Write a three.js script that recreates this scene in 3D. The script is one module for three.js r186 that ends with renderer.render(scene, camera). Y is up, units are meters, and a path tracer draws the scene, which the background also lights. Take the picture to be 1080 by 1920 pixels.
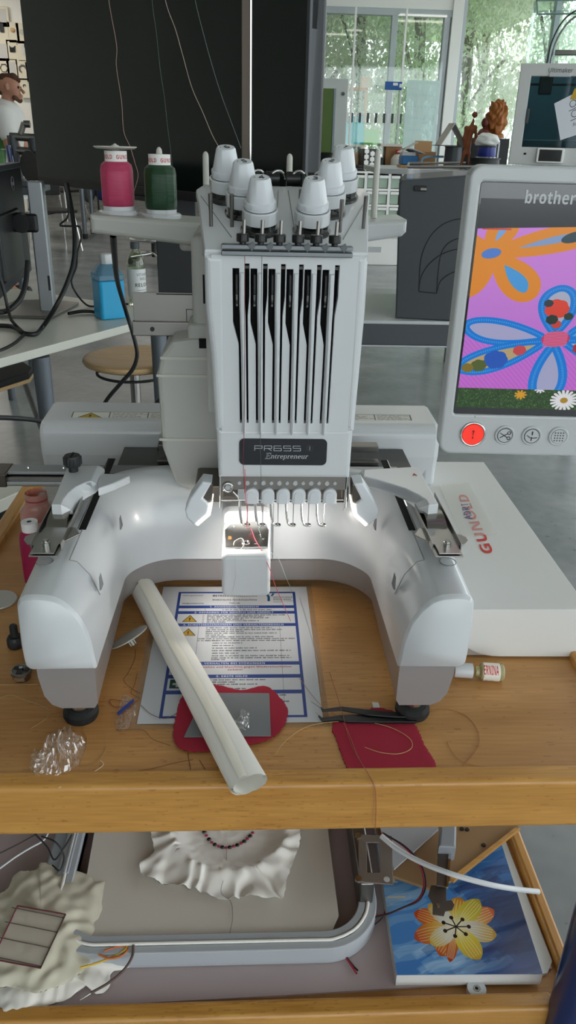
import * as THREE from 'three';
import { RoundedBoxGeometry } from 'three/addons/geometries/RoundedBoxGeometry.js';
import { ParametricGeometry } from 'three/addons/geometries/ParametricGeometry.js';
import { TextGeometry } from 'three/addons/geometries/TextGeometry.js';
import { FontLoader } from 'three/addons/loaders/FontLoader.js';
import { mergeGeometries, mergeVertices, toCreasedNormals } from 'three/addons/utils/BufferGeometryUtils.js';
import { ImprovedNoise } from 'three/addons/math/ImprovedNoise.js';
import { MarchingCubes } from 'three/addons/objects/MarchingCubes.js';
import { RectAreaLightUniformsLib } from 'three/addons/lights/RectAreaLightUniformsLib.js';

// ---------- camera, sky, lamps, exposure ----------
const scene = new THREE.Scene();
const camera = new THREE.PerspectiveCamera(66.3, 1080 / 1920, 0.05, 120);
camera.rotation.order = 'YXZ';
camera.position.set(0, 1.3, 0);
camera.rotation.set(THREE.MathUtils.degToRad(-25.54), -0.055, THREE.MathUtils.degToRad(1.55));
scene.add(camera);
scene.background = new THREE.Color(0.9, 0.94, 1.0);            // bright overcast sky
scene.backgroundIntensity = 4.6;
const LAMP = { ceiling: 7.5, led: 1 };
const renderer = new THREE.WebGLRenderer({ antialias: true });
renderer.toneMapping = THREE.LinearToneMapping;
renderer.toneMappingExposure = 0.7;
renderer.shadowMap.enabled = true;
RectAreaLightUniformsLib.init();

// ---------- helpers ----------
const font = await new FontLoader().loadAsync('fonts/droid/droid_sans_bold.typeface.json');
const fontThin = await new FontLoader().loadAsync('fonts/droid/droid_sans_regular.typeface.json');
const fontSerif = await new FontLoader().loadAsync('fonts/droid/droid_serif_bold.typeface.json');
let seed = 7; const rnd = () => { seed = (seed * 1664525 + 1013904223) >>> 0; return seed / 4294967296; };
const rr = (a, b) => a + (b - a) * rnd();
const PN = new ImprovedNoise(); const ns = (x, y, z = 0) => PN.noise(x, y, z);
const V = (a) => new THREE.Vector3(...a);
const taken = {}; const numbered = (n) => { const k = taken[n] = (taken[n] ?? -1) + 1; return k ? n + '_' + String(k).padStart(3, '0') : n; };
const bases = new Map();
function shadows(o) { o.castShadow = o.receiveShadow = true; return o; }
function thing(name, label, category, pos = [0, 0, 0], turn = 0, group, local = false) {
  const o = new THREE.Group(); o.name = numbered(name); o.position.set(...pos); o.rotation.y = turn;
  o.userData = { label, category }; if (group) o.userData.group = group;
  bases.set(o, local ? null : V(pos)); scene.add(o); return o;
}
// a part: geometry given in world metres (or in the thing's own axes when the thing is local)
function part(parent, name, geo, mat, label) {
  if (Array.isArray(geo)) geo = merge(geo);
  const b = bases.get(parent); if (b) { geo = geo.clone(); geo.translate(-b.x, -b.y, -b.z); }
  const m = shadows(new THREE.Mesh(geo, mat)); m.name = name; bases.set(m, b); parent.add(m);
  if (label) m.userData.label = label; return m;
}
function single(name, label, category, geo, mat, group) {
  if (Array.isArray(geo)) geo = merge(geo); geo = geo.clone(); geo.computeBoundingBox(); const b = geo.boundingBox;
  const c = new THREE.Vector3((b.min.x + b.max.x) / 2, b.min.y, (b.min.z + b.max.z) / 2); geo.translate(-c.x, -c.y, -c.z);
  const m = shadows(new THREE.Mesh(geo, mat)); m.position.copy(c); m.name = numbered(name); m.userData = { label, category }; if (group) m.userData.group = group;
  bases.set(m, c); scene.add(m); return m;
}
function struct(name, geo, mat, parent) {
  if (Array.isArray(geo)) geo = merge(geo); const m = shadows(new THREE.Mesh(geo, mat)); m.name = name;
  if (parent) parent.add(m); else { m.userData.kind = 'structure'; scene.add(m); } return m;
}
function copyOf(o, pos, turn, label, name) { const c = o.clone(); c.name = numbered(name || o.name.replace(/_\d{3}$/, '')); c.position.set(...pos); c.rotation.y = turn; c.userData = { ...o.userData }; if (label) c.userData.label = label; scene.add(c); return c; }
function merge(list) {
  const l = list.flat(9).map((g) => { g = g.index ? g.toNonIndexed() : g.clone(); if (!g.attributes.uv) g.setAttribute('uv', new THREE.BufferAttribute(new Float32Array(g.attributes.position.count * 2), 2)); for (const k of Object.keys(g.attributes)) if (!['position', 'normal', 'uv'].includes(k)) g.deleteAttribute(k); g.morphAttributes = {}; return g; });
  return l.length === 1 ? l[0] : mergeGeometries(l);
}
const bx = (x0, x1, y0, y1, z0, z1, r = 0.002, s = 2) => { const w = Math.abs(x1 - x0), h = Math.abs(y1 - y0), d = Math.abs(z1 - z0); const q = Math.min(r, w / 2.01, h / 2.01, d / 2.01); const g = q > 1e-5 ? new RoundedBoxGeometry(w, h, d, s, q) : new THREE.BoxGeometry(w, h, d); g.translate((x0 + x1) / 2, (y0 + y1) / 2, (z0 + z1) / 2); return g; };
const bxc = (w, h, d, x, y, z, r = 0.002) => bx(x - w / 2, x + w / 2, y - h / 2, y + h / 2, z - d / 2, z + d / 2, r);
// a cylinder between two points
function rod(a, b, r, r2 = r, seg = 16) { const A = V(a), B = V(b), g = new THREE.CylinderGeometry(r2, r, A.distanceTo(B), seg); g.applyQuaternion(new THREE.Quaternion().setFromUnitVectors(new THREE.Vector3(0, 1, 0), B.clone().sub(A).normalize())); const m = A.add(B).multiplyScalar(0.5); g.translate(m.x, m.y, m.z); return g; }
const cyl = (x, y0, y1, z, r, r2 = r, seg = 32) => rod([x, y0, z], [x, y1, z], r, r2, seg);
function tube(pts, r, seg = 0, rad = 6, closed = false) { const c = new THREE.CatmullRomCurve3(pts.map(V), closed, 'centripetal'); return new THREE.TubeGeometry(c, seg || pts.length * 8, r, rad, closed); }
function lathe(prof, pos = [0, 0, 0], seg = 40) { const g = new THREE.LatheGeometry(prof.map((p) => new THREE.Vector2(...p)), seg); const c = toCreasedNormals(g.toNonIndexed(), 0.6); c.translate(...pos); return c; }
function shapeOf(pts, holes = []) { const s = new THREE.Shape(pts.map((p) => new THREE.Vector2(...p))); for (const h of holes) s.holes.push(new THREE.Path(h.map((p) => new THREE.Vector2(...p)))); return s; }
// outline in x,y pulled from z0 to z1
function exXY(pts, z0, z1, bev = 0, holes = [], bs = 2) { const g = new THREE.ExtrudeGeometry(Array.isArray(pts) ? shapeOf(pts, holes) : pts, { depth: Math.abs(z1 - z0) - 2 * bev, bevelEnabled: bev > 0, bevelSize: bev, bevelOffset: -bev, bevelThickness: bev, bevelSegments: bs, curveSegments: 24 }); g.translate(0, 0, Math.min(z0, z1) + bev); return g; }
// outline in x,z pulled from y0 to y1
function exXZ(pts, y0, y1, bev = 0, holes = []) { const f = (p) => [p[0], -p[1]]; const g = exXY(pts.map(f), 0, y1 - y0, bev, holes.map((h) => h.map(f))); g.rotateX(-Math.PI / 2); g.translate(0, y0, 0); return g; }
// outline in z,y pulled from x0 to x1
function exZY(pts, x0, x1, bev = 0) { const g = exXY(pts.map((p) => [-p[0], p[1]]), 0, x1 - x0, bev); g.rotateY(Math.PI / 2); g.translate(x0, 0, 0); return g; }
const rrect = (w, h, r, n = 6) => { const o = []; for (const [sx, sy, a] of [[1, 1, 0], [-1, 1, 90], [-1, -1, 180], [1, -1, 270]]) for (let i = 0; i <= n; i++) { const t = (a + 90 * i / n) * Math.PI / 180; o.push([sx * (w / 2 - r) + r * Math.cos(t), sy * (h / 2 - r) + r * Math.sin(t)]); } return o; };
const smoothPts = (pts, n = 80, closed = true) => new THREE.CatmullRomCurve3(pts.map((p) => new THREE.Vector3(p[0], 0, p[1])), closed, 'centripetal').getSpacedPoints(n).slice(0, closed ? n : n + 1).map((p) => [p.x, p.z]);
function uvBox(g, s = 1, turn = false) {
  g = g.index ? g.toNonIndexed() : g; const p = g.attributes.position, n = p.count, uv = new Float32Array(n * 2), a = new THREE.Vector3(), b = new THREE.Vector3(), c = new THREE.Vector3();
  for (let i = 0; i < n; i += 3) { a.fromBufferAttribute(p, i); b.fromBufferAttribute(p, i + 1); c.fromBufferAttribute(p, i + 2); const N = b.clone().sub(a).cross(c.clone().sub(a)); const X = Math.abs(N.x), Y = Math.abs(N.y), Z = Math.abs(N.z);
    [a, b, c].forEach((q, k) => { let u, v; if (Y >= X && Y >= Z) [u, v] = [q.x, q.z]; else if (Z >= X) [u, v] = [q.x, q.y]; else [u, v] = [q.z, q.y]; if (turn) [u, v] = (Y >= X && Y >= Z) ? [q.z, q.x] : [v, u]; uv[(i + k) * 2] = u / s; uv[(i + k) * 2 + 1] = v / s; }); }
  g.setAttribute('uv', new THREE.BufferAttribute(uv, 2)); return g;
}
// a flat sheet (x right, y up before it is turned) that carries one print
function sheet(w, h, pos, rot = [0, 0, 0]) { const g = new THREE.PlaneGeometry(w, h); g.applyMatrix4(new THREE.Matrix4().makeRotationFromEuler(new THREE.Euler(...rot, 'YXZ'))); g.translate(...pos); return g; }
// a thin sheet through four corners: top left, top right, bottom right, bottom left
function quad(tl, tr, br, bl, n = 1) { const g = new THREE.PlaneGeometry(1, 1, n, n), p = g.attributes.position, A = V(tl), B = V(tr), Cc = V(br), Dd = V(bl); for (let i = 0; i < p.count; i++) { const u = p.getX(i) + 0.5, v = 0.5 - p.getY(i); const q = A.clone().lerp(B, u).lerp(Dd.clone().lerp(Cc, u), v); p.setXYZ(i, q.x, q.y, q.z); } g.computeVertexNormals(); return g; }
// loose cloth: outline in x,z, rings towards the middle; height(x, z, k) lifts it, k = 1 at the rim
function cloth(pts, y, thick, height = () => 0, rings = 14, n = 140, fray = 0) {
  const o = smoothPts(pts, n), cx = o.reduce((s, p) => s + p[0], 0) / n, cz = o.reduce((s, p) => s + p[1], 0) / n, pos = [], uv = [], idx = [];
  for (const top of [1, 0]) for (let r = 0; r <= rings; r++) for (let i = 0; i < n; i++) { const k = r / rings, f = 1 + (r === rings ? (rnd() - 0.5) * fray : 0); const x = cx + (o[i][0] - cx) * k * f, z = cz + (o[i][1] - cz) * k * f; pos.push(x, y + height(x, z, k) + (top ? thick : 0), z); uv.push(x * 10, z * 10); }
  const S = (rings + 1) * n; const at = (t, r, i) => (t ? 0 : S) + r * n + (i % n);
  for (let r = 0; r < rings; r++) for (let i = 0; i < n; i++) { idx.push(at(1, r, i), at(1, r + 1, i + 1), at(1, r + 1, i), at(1, r, i), at(1, r, i + 1), at(1, r + 1, i + 1)); idx.push(at(0, r, i), at(0, r + 1, i), at(0, r + 1, i + 1), at(0, r, i), at(0, r + 1, i + 1), at(0, r, i + 1)); }
  for (let i = 0; i < n; i++) idx.push(at(1, rings, i), at(1, rings, i + 1), at(0, rings, i), at(1, rings, i + 1), at(0, rings, i + 1), at(0, rings, i));
  const g = new THREE.BufferGeometry(); g.setAttribute('position', new THREE.Float32BufferAttribute(pos, 3)); g.setAttribute('uv', new THREE.Float32BufferAttribute(uv, 2)); g.setIndex(idx);
  g.computeVertexNormals(); return g;
}
function text(str, size, depth, f = font) { const g = new TextGeometry(str, { font: f, size, depth, curveSegments: 5, bevelEnabled: false }); g.computeBoundingBox(); const b = g.boundingBox; g.translate(-(b.min.x + b.max.x) / 2, -(b.min.y + b.max.y) / 2, 0); return g; }
function placed(g, pos, rot = [0, 0, 0]) { g.applyMatrix4(new THREE.Matrix4().makeRotationFromEuler(new THREE.Euler(...rot, 'YXZ'))); g.translate(...pos); return g; }

// ---------- textures ----------
const hex = (h) => [(h >> 16) & 255, (h >> 8) & 255, h & 255];
function dataTex(w, h, fn, rx = 1, ry = 1, srgb = true) { const d = new Uint8Array(w * h * 4); for (let y = 0; y < h; y++) for (let x = 0; x < w; x++) { const c = fn(x / w, y / h), i = (y * w + x) * 4; d[i] = c[0]; d[i + 1] = c[1]; d[i + 2] = c[2]; d[i + 3] = 255; } const t = new THREE.DataTexture(d, w, h); t.magFilter = t.minFilter = THREE.LinearFilter; t.wrapS = t.wrapT = THREE.RepeatWrapping; t.repeat.set(rx, ry); if (srgb) t.colorSpace = THREE.SRGBColorSpace; t.needsUpdate = true; return t; }
const mixc = (a, b, t) => a.map((v, i) => Math.max(0, Math.min(255, v + (b[i] - v) * t)));
// noise that repeats over the unit square
const tn = (u, v, fx, fy, z) => { const w = (a) => a - Math.floor(a); u = w(u); v = w(v); const n = (x, y) => ns(x * fx, y * fy, z); return (n(u, v) * (1 - u) + n(u - 1, v) * u) * (1 - v) + (n(u, v - 1) * (1 - u) + n(u - 1, v - 1) * u) * v; };
function woodTex(light, dark, z, w = 1024, h = 512) { const L = hex(light), D = hex(dark); return dataTex(w, h, (u, v) => { const warp = tn(u, v, 2, 5, z) * 0.9; const ring = Math.abs(Math.sin((v * 9 + warp * 2.2) * Math.PI)); const fine = tn(u, v, 14, 240, z + 3), pores = tn(u, v, 46, 300, z + 9), tone = tn(u, v, 2, 3, z + 5); return mixc(L, D, 0.28 + 0.2 * ring * ring + fine * 0.45 + tone * 0.6 + (pores > 0.38 ? 0.45 : 0)); }); }
function canvasTex(w, h, draw, srgb = true) { const c = document.createElement('canvas'); c.width = w; c.height = h; const g = c.getContext('2d'); draw(g, w, h); const t = new THREE.CanvasTexture(c); if (srgb) t.colorSpace = THREE.SRGBColorSpace; t.anisotropy = 8; return t; }
const T = {
  top: woodTex(0xcd9a5e, 0xa06e3a, 1), rail: woodTex(0xd6a052, 0xa8722f, 11), stool: woodTex(0xd9b98a, 0xb99562, 21, 512, 256),
  floor: dataTex(1024, 1024, (u, v) => { const a = tn(u, v, 5, 7, 2) + 0.5 * tn(u, v, 14, 18, 5) + 0.3 * tn(u, v, 60, 60, 8); const s = tn(u, v, 170, 170, 12); return mixc([158, 161, 162], [110, 115, 117], 0.5 + a * 0.8 + (s > 0.42 ? 0.5 : 0)); }),
  weave: dataTex(256, 256, (u, v) => { const k = 128 + 60 * Math.sin(u * 402) * Math.sin(v * 402) + 50 * tn(u, v, 40, 40, 3); return [k, k, k]; }, 1, 1, false),
  grit: dataTex(256, 256, (u, v) => { const k = 128 + 120 * tn(u, v, 60, 60, 4); return [k, k, k]; }, 1, 1, false),
  strands: dataTex(64, 512, (u, v) => { const k = 150 + 26 * Math.sin(v * Math.PI * 2 * 120 + Math.sin(u * 6.283) * 2) + 40 * tn(u, v, 8, 160, 4); return [k, k, k]; }, 1, 1, false),
};
// ---------- materials ----------
const std = (c, rough = 0.5, metal = 0, more = {}) => new THREE.MeshStandardMaterial({ color: c, roughness: rough, metalness: metal, ...more });
const phy = (c, rough = 0.4, more = {}) => new THREE.MeshPhysicalMaterial({ color: c, roughness: rough, ...more });
const glassy = (c, rough = 0.02, more = {}) => new THREE.MeshPhysicalMaterial({ color: c, roughness: rough, transmission: 1, thickness: 0, ior: 1.45, side: THREE.DoubleSide, ...more });
const emit = (c, k, base = 0x222222) => new THREE.MeshStandardMaterial({ color: base, emissive: c, emissiveIntensity: k, roughness: 0.6 });
const M = {
  white: phy(0xced1d3, 0.3, { clearcoat: 0.35, clearcoatRoughness: 0.15 }), white2: phy(0xb4b4ae, 0.45), cream: phy(0xc4c3ba, 0.5), lamp: phy(0xd4d8dc, 0.4),
  skirt: phy(0x8e8886, 0.35, { clearcoat: 0.3 }), panelgrey: phy(0xbfc2c3, 0.38, { clearcoat: 0.2 }),
  black: phy(0x141516, 0.35), gloss: phy(0x0b0c0d, 0.08, { clearcoat: 1 }), rubber: std(0x1a1a1b, 0.7), dark: std(0x232527, 0.55), void: std(0x070707, 0.9), seam: std(0x8b8e90, 0.8),
  steel: std(0xb4b2ae, 0.28, 1), chrome: std(0xd2d2d0, 0.12, 1), satin: std(0x8d8a86, 0.38, 1), darksteel: std(0x6b655f, 0.33, 1), alu: std(0xa9adb0, 0.4, 0.85),
  top: std(0xffffff, 0.42, 0, { map: T.top }), rail: phy(0xffffff, 0.35, { map: T.rail, clearcoat: 0.3, clearcoatRoughness: 0.3 }), stool: phy(0xffffff, 0.4, { map: T.stool }),
  blue: phy(0x1c2c66, 0.35, { clearcoat: 0.4 }), paper: std(0xd8d8d6, 0.8), paper2: std(0xf1ebdd, 0.85), card: std(0xcbcac5, 0.7), tape: phy(0xf3f1e8, 0.3, { transparent: true, opacity: 0.2 }),
  red: std(0x9c1a32, 0.9, 0, { bumpMap: T.weave, bumpScale: 0.0003 }), grey: std(0x77797b, 0.75), calico: std(0xf4f0e8, 0.95, 0, { bumpMap: T.weave, bumpScale: 0.0002 }), linen: std(0xdad4bf, 0.95, 0, { bumpMap: T.weave, bumpScale: 0.0003 }),
  wall: std(0xe9e8e0, 0.9), ceil: std(0xeeeeea, 0.9), frame: std(0xb0b8bc, 0.5, 0.3), pillar: std(0xf2f3f0, 0.8), pane: glassy(0xfdfffe), clear: glassy(0xffffff, 0.03), film: glassy(0xffffff, 0.1, { ior: 2.0 }),
  floor: std(0xffffff, 0.27, 0, { map: T.floor, bumpMap: T.grit, bumpScale: 0.0002 }), desk: phy(0xcfd0c4, 0.35), deskleg: std(0x70777e, 0.4, 0.5), cable: std(0x17191a, 0.5), charcoal: std(0x43484c, 0.5), tv: phy(0x111b18, 0.14, { specularIntensity: 0.6 }),
};

// ---------- the room ----------
const RX0 = -9, RX1 = 5.2, RZ0 = -22, RZ1 = 4, RH = 3.5, FZ = -11.5;
struct('floor', uvBox(bx(RX0 - 0.2, RX1 + 0.2, -0.12, 0, RZ0 - 0.2, RZ1 + 0.2, 0), 2.6), M.floor);
struct('ceiling', bx(RX0 - 0.2, RX1 + 0.2, RH, RH + 0.12, RZ0 - 0.2, RZ1 + 0.2, 0), M.ceil);
struct('wall_left', bx(RX0 - 0.15, RX0, 0, RH, RZ0, RZ1, 0), M.wall);
struct('wall_back', bx(RX0, 0.3, 0, RH, RZ0 - 0.15, RZ0, 0), M.wall);
struct('wall_partition', bx(RX0, -3.5467, 0, RH, -14.8, -14.6, 0), std(0xf4f2ea, 0.9));
struct('wall_return', bx(0.15, 0.3, 0, RH, RZ0, FZ, 0), M.wall);
// glazed fronts: frames with a pane of their own in every bay
function glazing(name, along, from, to, at, y0, y1, posts, w = 0.06, d = 0.09) {
  const g = new THREE.Group(); g.name = name; g.userData = { kind: 'structure' }; scene.add(g);
  const B = (a0, a1, b0, b1, dd) => along === 'x' ? bx(a0, a1, b0, b1, at - dd / 2, at + dd / 2, 0.004) : bx(at - dd / 2, at + dd / 2, b0, b1, a0, a1, 0.004);
  struct('window_frame', [B(from, to, y0, y0 + w, d), B(from, to, y1 - w, y1, d)], M.frame, g);
  for (const p of posts) struct('mullion', B(p - w / 2, p + w / 2, y0 + w, y1 - w, d), M.frame, g);
  for (let i = 0; i < posts.length - 1; i++) struct('pane', B(posts[i] + w / 2, posts[i + 1] - w / 2, y0 + w, y1 - w, 0.012), M.pane, g);
  return g;
}
// the glazed front beyond the drawer unit: two bays, a white pillar, then the tall bay
const w1a = 0.3, w1b = 0.9106, w1c = 1.8065, w1d = 2.4688, w2a = 2.6743, w2b = 3.7143;
glazing('window_1', 'x', w1a, w1d + 0.05, FZ, 0.02, 2.78, [w1a + 0.03, w1b, w1c, w1d], 0.075, 0.11);
struct('wall_lintel', bx(w1a, w1d + 0.05, 2.78, RH, FZ - 0.1, FZ + 0.06, 0), M.pillar);
struct('wall_pillar', bx(w1d + 0.05, w2a - 0.02, 0, RH, FZ - 0.12, FZ + 0.1, 0.005), M.pillar);
glazing('window_2', 'x', w2a - 0.02, RX1, FZ, 0.02, RH, [w2a, w2b + 0.15, RX1 - 0.04], 0.07, 0.11);
// window fronts that light the room from the side and from behind the camera
glazing('window_3', 'z', FZ, RZ1, RX1 + 0.06, 0.3, RH - 0.15, [FZ + 0.1, -9, -6.5, -4, -1.5, 1, RZ1 - 0.1]);
struct('wall_right', [bx(RX1, RX1 + 0.15, 0, 0.3, FZ, RZ1, 0), bx(RX1, RX1 + 0.15, RH - 0.15, RH, FZ, RZ1, 0)], M.wall);
glazing('window_4', 'x', -1.2, RX1, RZ1 + 0.06, 0.25, RH - 0.2, [-1.1, 1, 3.2, RX1 - 0.1]);
struct('wall_front', [bx(RX0, RX1, 0, 0.25, RZ1, RZ1 + 0.15, 0), bx(RX0, -1.2, 0.25, RH - 0.2, RZ1, RZ1 + 0.15, 0), bx(RX0, RX1, RH - 0.2, RH, RZ1, RZ1 + 0.15, 0)], M.wall);
// ceiling lamps of the lab: a glowing panel with a light of the same size under it
[[-3.4, -1.6, 0.2], [1.8, -2.4, 1.0], [-3.6, -5.5, 1.1], [1.2, -6.5, 1.5], [-6.5, -9.5, 2.2], [-2.5, -11.5, 3.6], [3.4, -5, 1.4], [-1.2, 2.4, 0.5], [-6.5, -4, 0.8], [-4.6, -13.2, 6], [2.4, -9.5, 1.3], [-2.2, -17.5, 4]].forEach(([x, z, k]) => {
  const o = thing('ceiling_lamp', 'long white ceiling lamp panel in a thin grey frame', 'ceiling lamp', [x, RH, z], 0, 'ceiling lamps of the workshop', true);
  part(o, 'lamp_frame', bx(-0.66, 0.66, -0.06, 0, -0.17, 0.17, 0.01), M.frame);
  part(o, 'diffuser', bx(-0.62, 0.62, -0.068, -0.058, -0.14, 0.14, 0.003), emit(0xffffff, 2.5));
  const l = new THREE.RectAreaLight(0xfff6ea, LAMP.ceiling * k, 1.24, 0.28); l.position.set(x, RH - 0.075, z); l.rotation.x = -Math.PI / 2; scene.add(l);
});

// ---------- trolley bench ----------
{
  const o = thing('workbench', 'wooden trolley bench with raised honey rims, a lower shelf and blue steel post', 'workbench', [0.012, 0, -0.96]);
  part(o, 'tabletop', uvBox(bx(-0.395, 0.418, 0.665, 0.70, -1.33, -0.618, 0.001), 0.75), M.top);
  part(o, 'front_rail', uvBox(bx(-0.43, 0.44, 0.636, 0.7025, -0.628, -0.602, 0.006, 4), 0.6), M.rail, 'thick honey-coloured front rail');
  const sr = (a, b, y0, y1, z0 = -1.34, z1 = -0.629) => uvBox(bx(a, b, y0, y1, z0, z1, 0.005, 3), 0.6, true);
  part(o, 'side_rail', sr(-0.417, -0.393, 0.655, 0.712), M.rail); part(o, 'side_rail', sr(0.414, 0.437, 0.655, 0.712), M.rail);
  part(o, 'back_rail', uvBox(bx(-0.417, 0.437, 0.655, 0.712, -1.352, -1.33, 0.004), 0.6), M.rail);
  part(o, 'shelf', uvBox(bx(-0.41, 0.412, 0.29, 0.318, -1.33, -0.62, 0.001), 0.75), M.top);
  part(o, 'shelf_front_rail', uvBox(bx(-0.43, 0.385, 0.275, 0.331, -0.621, -0.597, 0.006, 4), 0.6), M.rail);
  part(o, 'shelf_side_rail', sr(0.407, 0.424, 0.28, 0.334), M.rail); part(o, 'shelf_side_rail', sr(-0.43, -0.411, 0.28, 0.334), M.rail);
  part(o, 'post', [cyl(0.404, 0.02, 0.64, -0.592, 0.03)], M.blue, 'dark blue steel post'); part(o, 'post', cyl(-0.404, 0.02, 0.64, -0.592, 0.03), M.blue, 'dark blue steel post');
  part(o, 'post', cyl(0.404, 0.02, 0.655, -1.3, 0.027), M.blue, 'dark blue steel post'); part(o, 'post', cyl(-0.404, 0.02, 0.655, -1.3, 0.027), M.blue, 'dark blue steel post');
  for (const [x, z] of [[0.404, -0.592], [-0.404, -0.592], [0.404, -1.3], [-0.404, -1.3]]) part(o, 'foot', cyl(x, 0, 0.03, z, 0.036), M.rubber);
}

// ---------- the embroidery machine ----------
const em = thing('embroidery_machine', 'white six-needle embroidery machine with colour touch screen standing on the wooden bench', 'embroidery machine', [0, 0.70, -0.97]);
// U-shaped base: one profile swept along the inner edge of the arms
const baseU = (() => { // plan of the inner edge, from the front of one arm round to the front of the other
  const p = []; const push = (x, z, nx, nz) => p.push({ x, z, nx, nz }); const n = 14;
  for (let i = 0; i <= 10; i++) push(-0.161 - 0.004 * i / 10, -0.69 - 0.22 * i / 10, -1, 0);
  for (let i = 1; i < n; i++) { const a = Math.PI / 2 * i / n; push(-0.165 + 0.066 - 0.066 * Math.cos(a) , -0.91 - 0.066 * Math.sin(a), -Math.cos(a), -Math.sin(a)); }
  for (let i = 0; i <= 8; i++) push(-0.099 + 0.198 * i / 8, -0.976, 0, -1);
  for (let i = n - 1; i > 0; i--) { const a = Math.PI / 2 * i / n; push(0.165 - 0.066 + 0.066 * Math.cos(a), -0.91 - 0.066 * Math.sin(a), Math.cos(a), -Math.sin(a)); }
  for (let i = 10; i >= 0; i--) push(0.161 + 0.004 * i / 10, -0.69 - 0.22 * i / 10, 1, 0);
  return p;
})();
function sweepU(profile, path, low = () => 0, caps = true) { // profile: [out, y]
  const pos = [], idx = [], m = profile.length; path.forEach((q) => profile.forEach(([o, y, k = 1]) => pos.push(q.x + q.nx * o, y + low(q) * k, q.z + q.nz * o)));
  for (let i = 0; i < path.length - 1; i++) for (let j = 0; j < m; j++) { const a = i * m + j, b = i * m + (j + 1) % m, c = a + m, d = b + m; idx.push(a, b, c, b, d, c); }
  if (caps) { const f = THREE.ShapeUtils.triangulateShape(profile.map((p) => new THREE.Vector2(p[0], p[1])), []); const e = (path.length - 1) * m; for (const [a, b, c] of f) { idx.push(a, b, c); idx.push(e + c, e + b, e + a); } }
  const g = new THREE.BufferGeometry(); g.setAttribute('position', new THREE.Float32BufferAttribute(pos, 3)); g.setIndex(idx); return toCreasedNormals(g.toNonIndexed(), 0.7);
}
const lowAt = (q) => -0.028 * Math.min(1, Math.max(0, (-0.69 - q.z) / 0.26));
// rounded front end: the profile shrinks a little towards the nose
{
  const prof = []; const P = (o, y, k = 0) => prof.push([o, y, k]);
  P(0, 0.787, 1); P(0.0012, 0.797, 1); for (let i = 1; i <= 12; i++) { const a = Math.PI / 2 * i / 12; P(0.002 + 0.044 * (1 - Math.cos(a)), 0.80 + 0.076 * Math.sin(a), 1 - i / 12); }
  P(0.056, 0.8765); P(0.064, 0.876); for (let i = 1; i <= 5; i++) { const a = Math.PI / 2 * i / 5; P(0.062 + 0.012 * Math.sin(a), 0.864 + 0.012 * Math.cos(a)); } P(0.0755, 0.82); P(0.0745, 0.80, 1); for (let i = 1; i <= 4; i++) { const a = Math.PI / 2 * i / 4; P(0.066 + 0.0085 * Math.cos(a), 0.795 - 0.009 * Math.sin(a), 1); }
  const nose = (side, t) => ({ ...(side < 0 ? baseU[0] : baseU[baseU.length - 1]), z: -0.69 + t });
  const cx = 0.038, cy = 0.825; const shrink = (s) => prof.map(([o, y, k]) => [cx + (o - cx) * s, cy + (y - cy) * s, k]);
  const shell = sweepU(prof, baseU, lowAt, false);
  const ends = []; for (const side of [-1, 1]) { const rings = [[0, 1], [0.002, 0.994], [0.0045, 0.975], [0.006, 0.945]], pos = [], idx = [], m = prof.length; rings.forEach(([t, s]) => { const q = nose(side, t); shrink(s).forEach(([o, y]) => pos.push(q.x + q.nx * o, y, q.z)); });
    for (let i = 0; i < rings.length - 1; i++) for (let j = 0; j < m; j++) { const a = i * m + j, b = i * m + (j + 1) % m; idx.push(a, a + m, b, b, a + m, b + m); } const e = (rings.length - 1) * m; for (const [a, b, c] of THREE.ShapeUtils.triangulateShape(shrink(0.945).map((p) => new THREE.Vector2(p[0], p[1])), [])) idx.push(e + a, e + b, e + c);
    const g = new THREE.BufferGeometry(); g.setAttribute('position', new THREE.Float32BufferAttribute(pos, 3)); g.setIndex(idx); ends.push(toCreasedNormals(g.toNonIndexed(), 1.0)); }
  part(em, 'base_shell', [shell, ...ends], M.white);
  const sk = []; for (const [o, y, k] of [[0.004, 0.80, 1], [0.004, 0.735, 0.3], [0.008, 0.728, 0.3], [0.044, 0.728, 0.3], [0.054, 0.733, 0.3], [0.061, 0.745, 0.5], [0.065, 0.77, 1], [0.066, 0.80, 1]]) sk.push([o, y, k]);
  part(em, 'base_skirt', sweepU(sk, baseU.map((q) => ({ ...q, z: q.z - (q.nz === 0 ? 0.004 : 0) })), lowAt), M.skirt, 'grey lower skirt');
}
for (const x of [-0.19, 0.19]) for (const z of [-0.715, -1.06]) { const f = part(em, 'foot', [lathe([[0, 0], [0.0185, 0], [0.02, 0.004], [0.0195, 0.009], [0.0155, 0.0125], [0, 0.0125]], [x, 0.70, z])], M.rubber, 'black rubber levelling foot'); part(f, 'levelling_nut', lathe([[0, 0.012], [0.0115, 0.012], [0.012, 0.02], [0.009, 0.022], [0.009, 0.034], [0, 0.034]], [x, 0.70, z]), M.chrome); }
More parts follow.
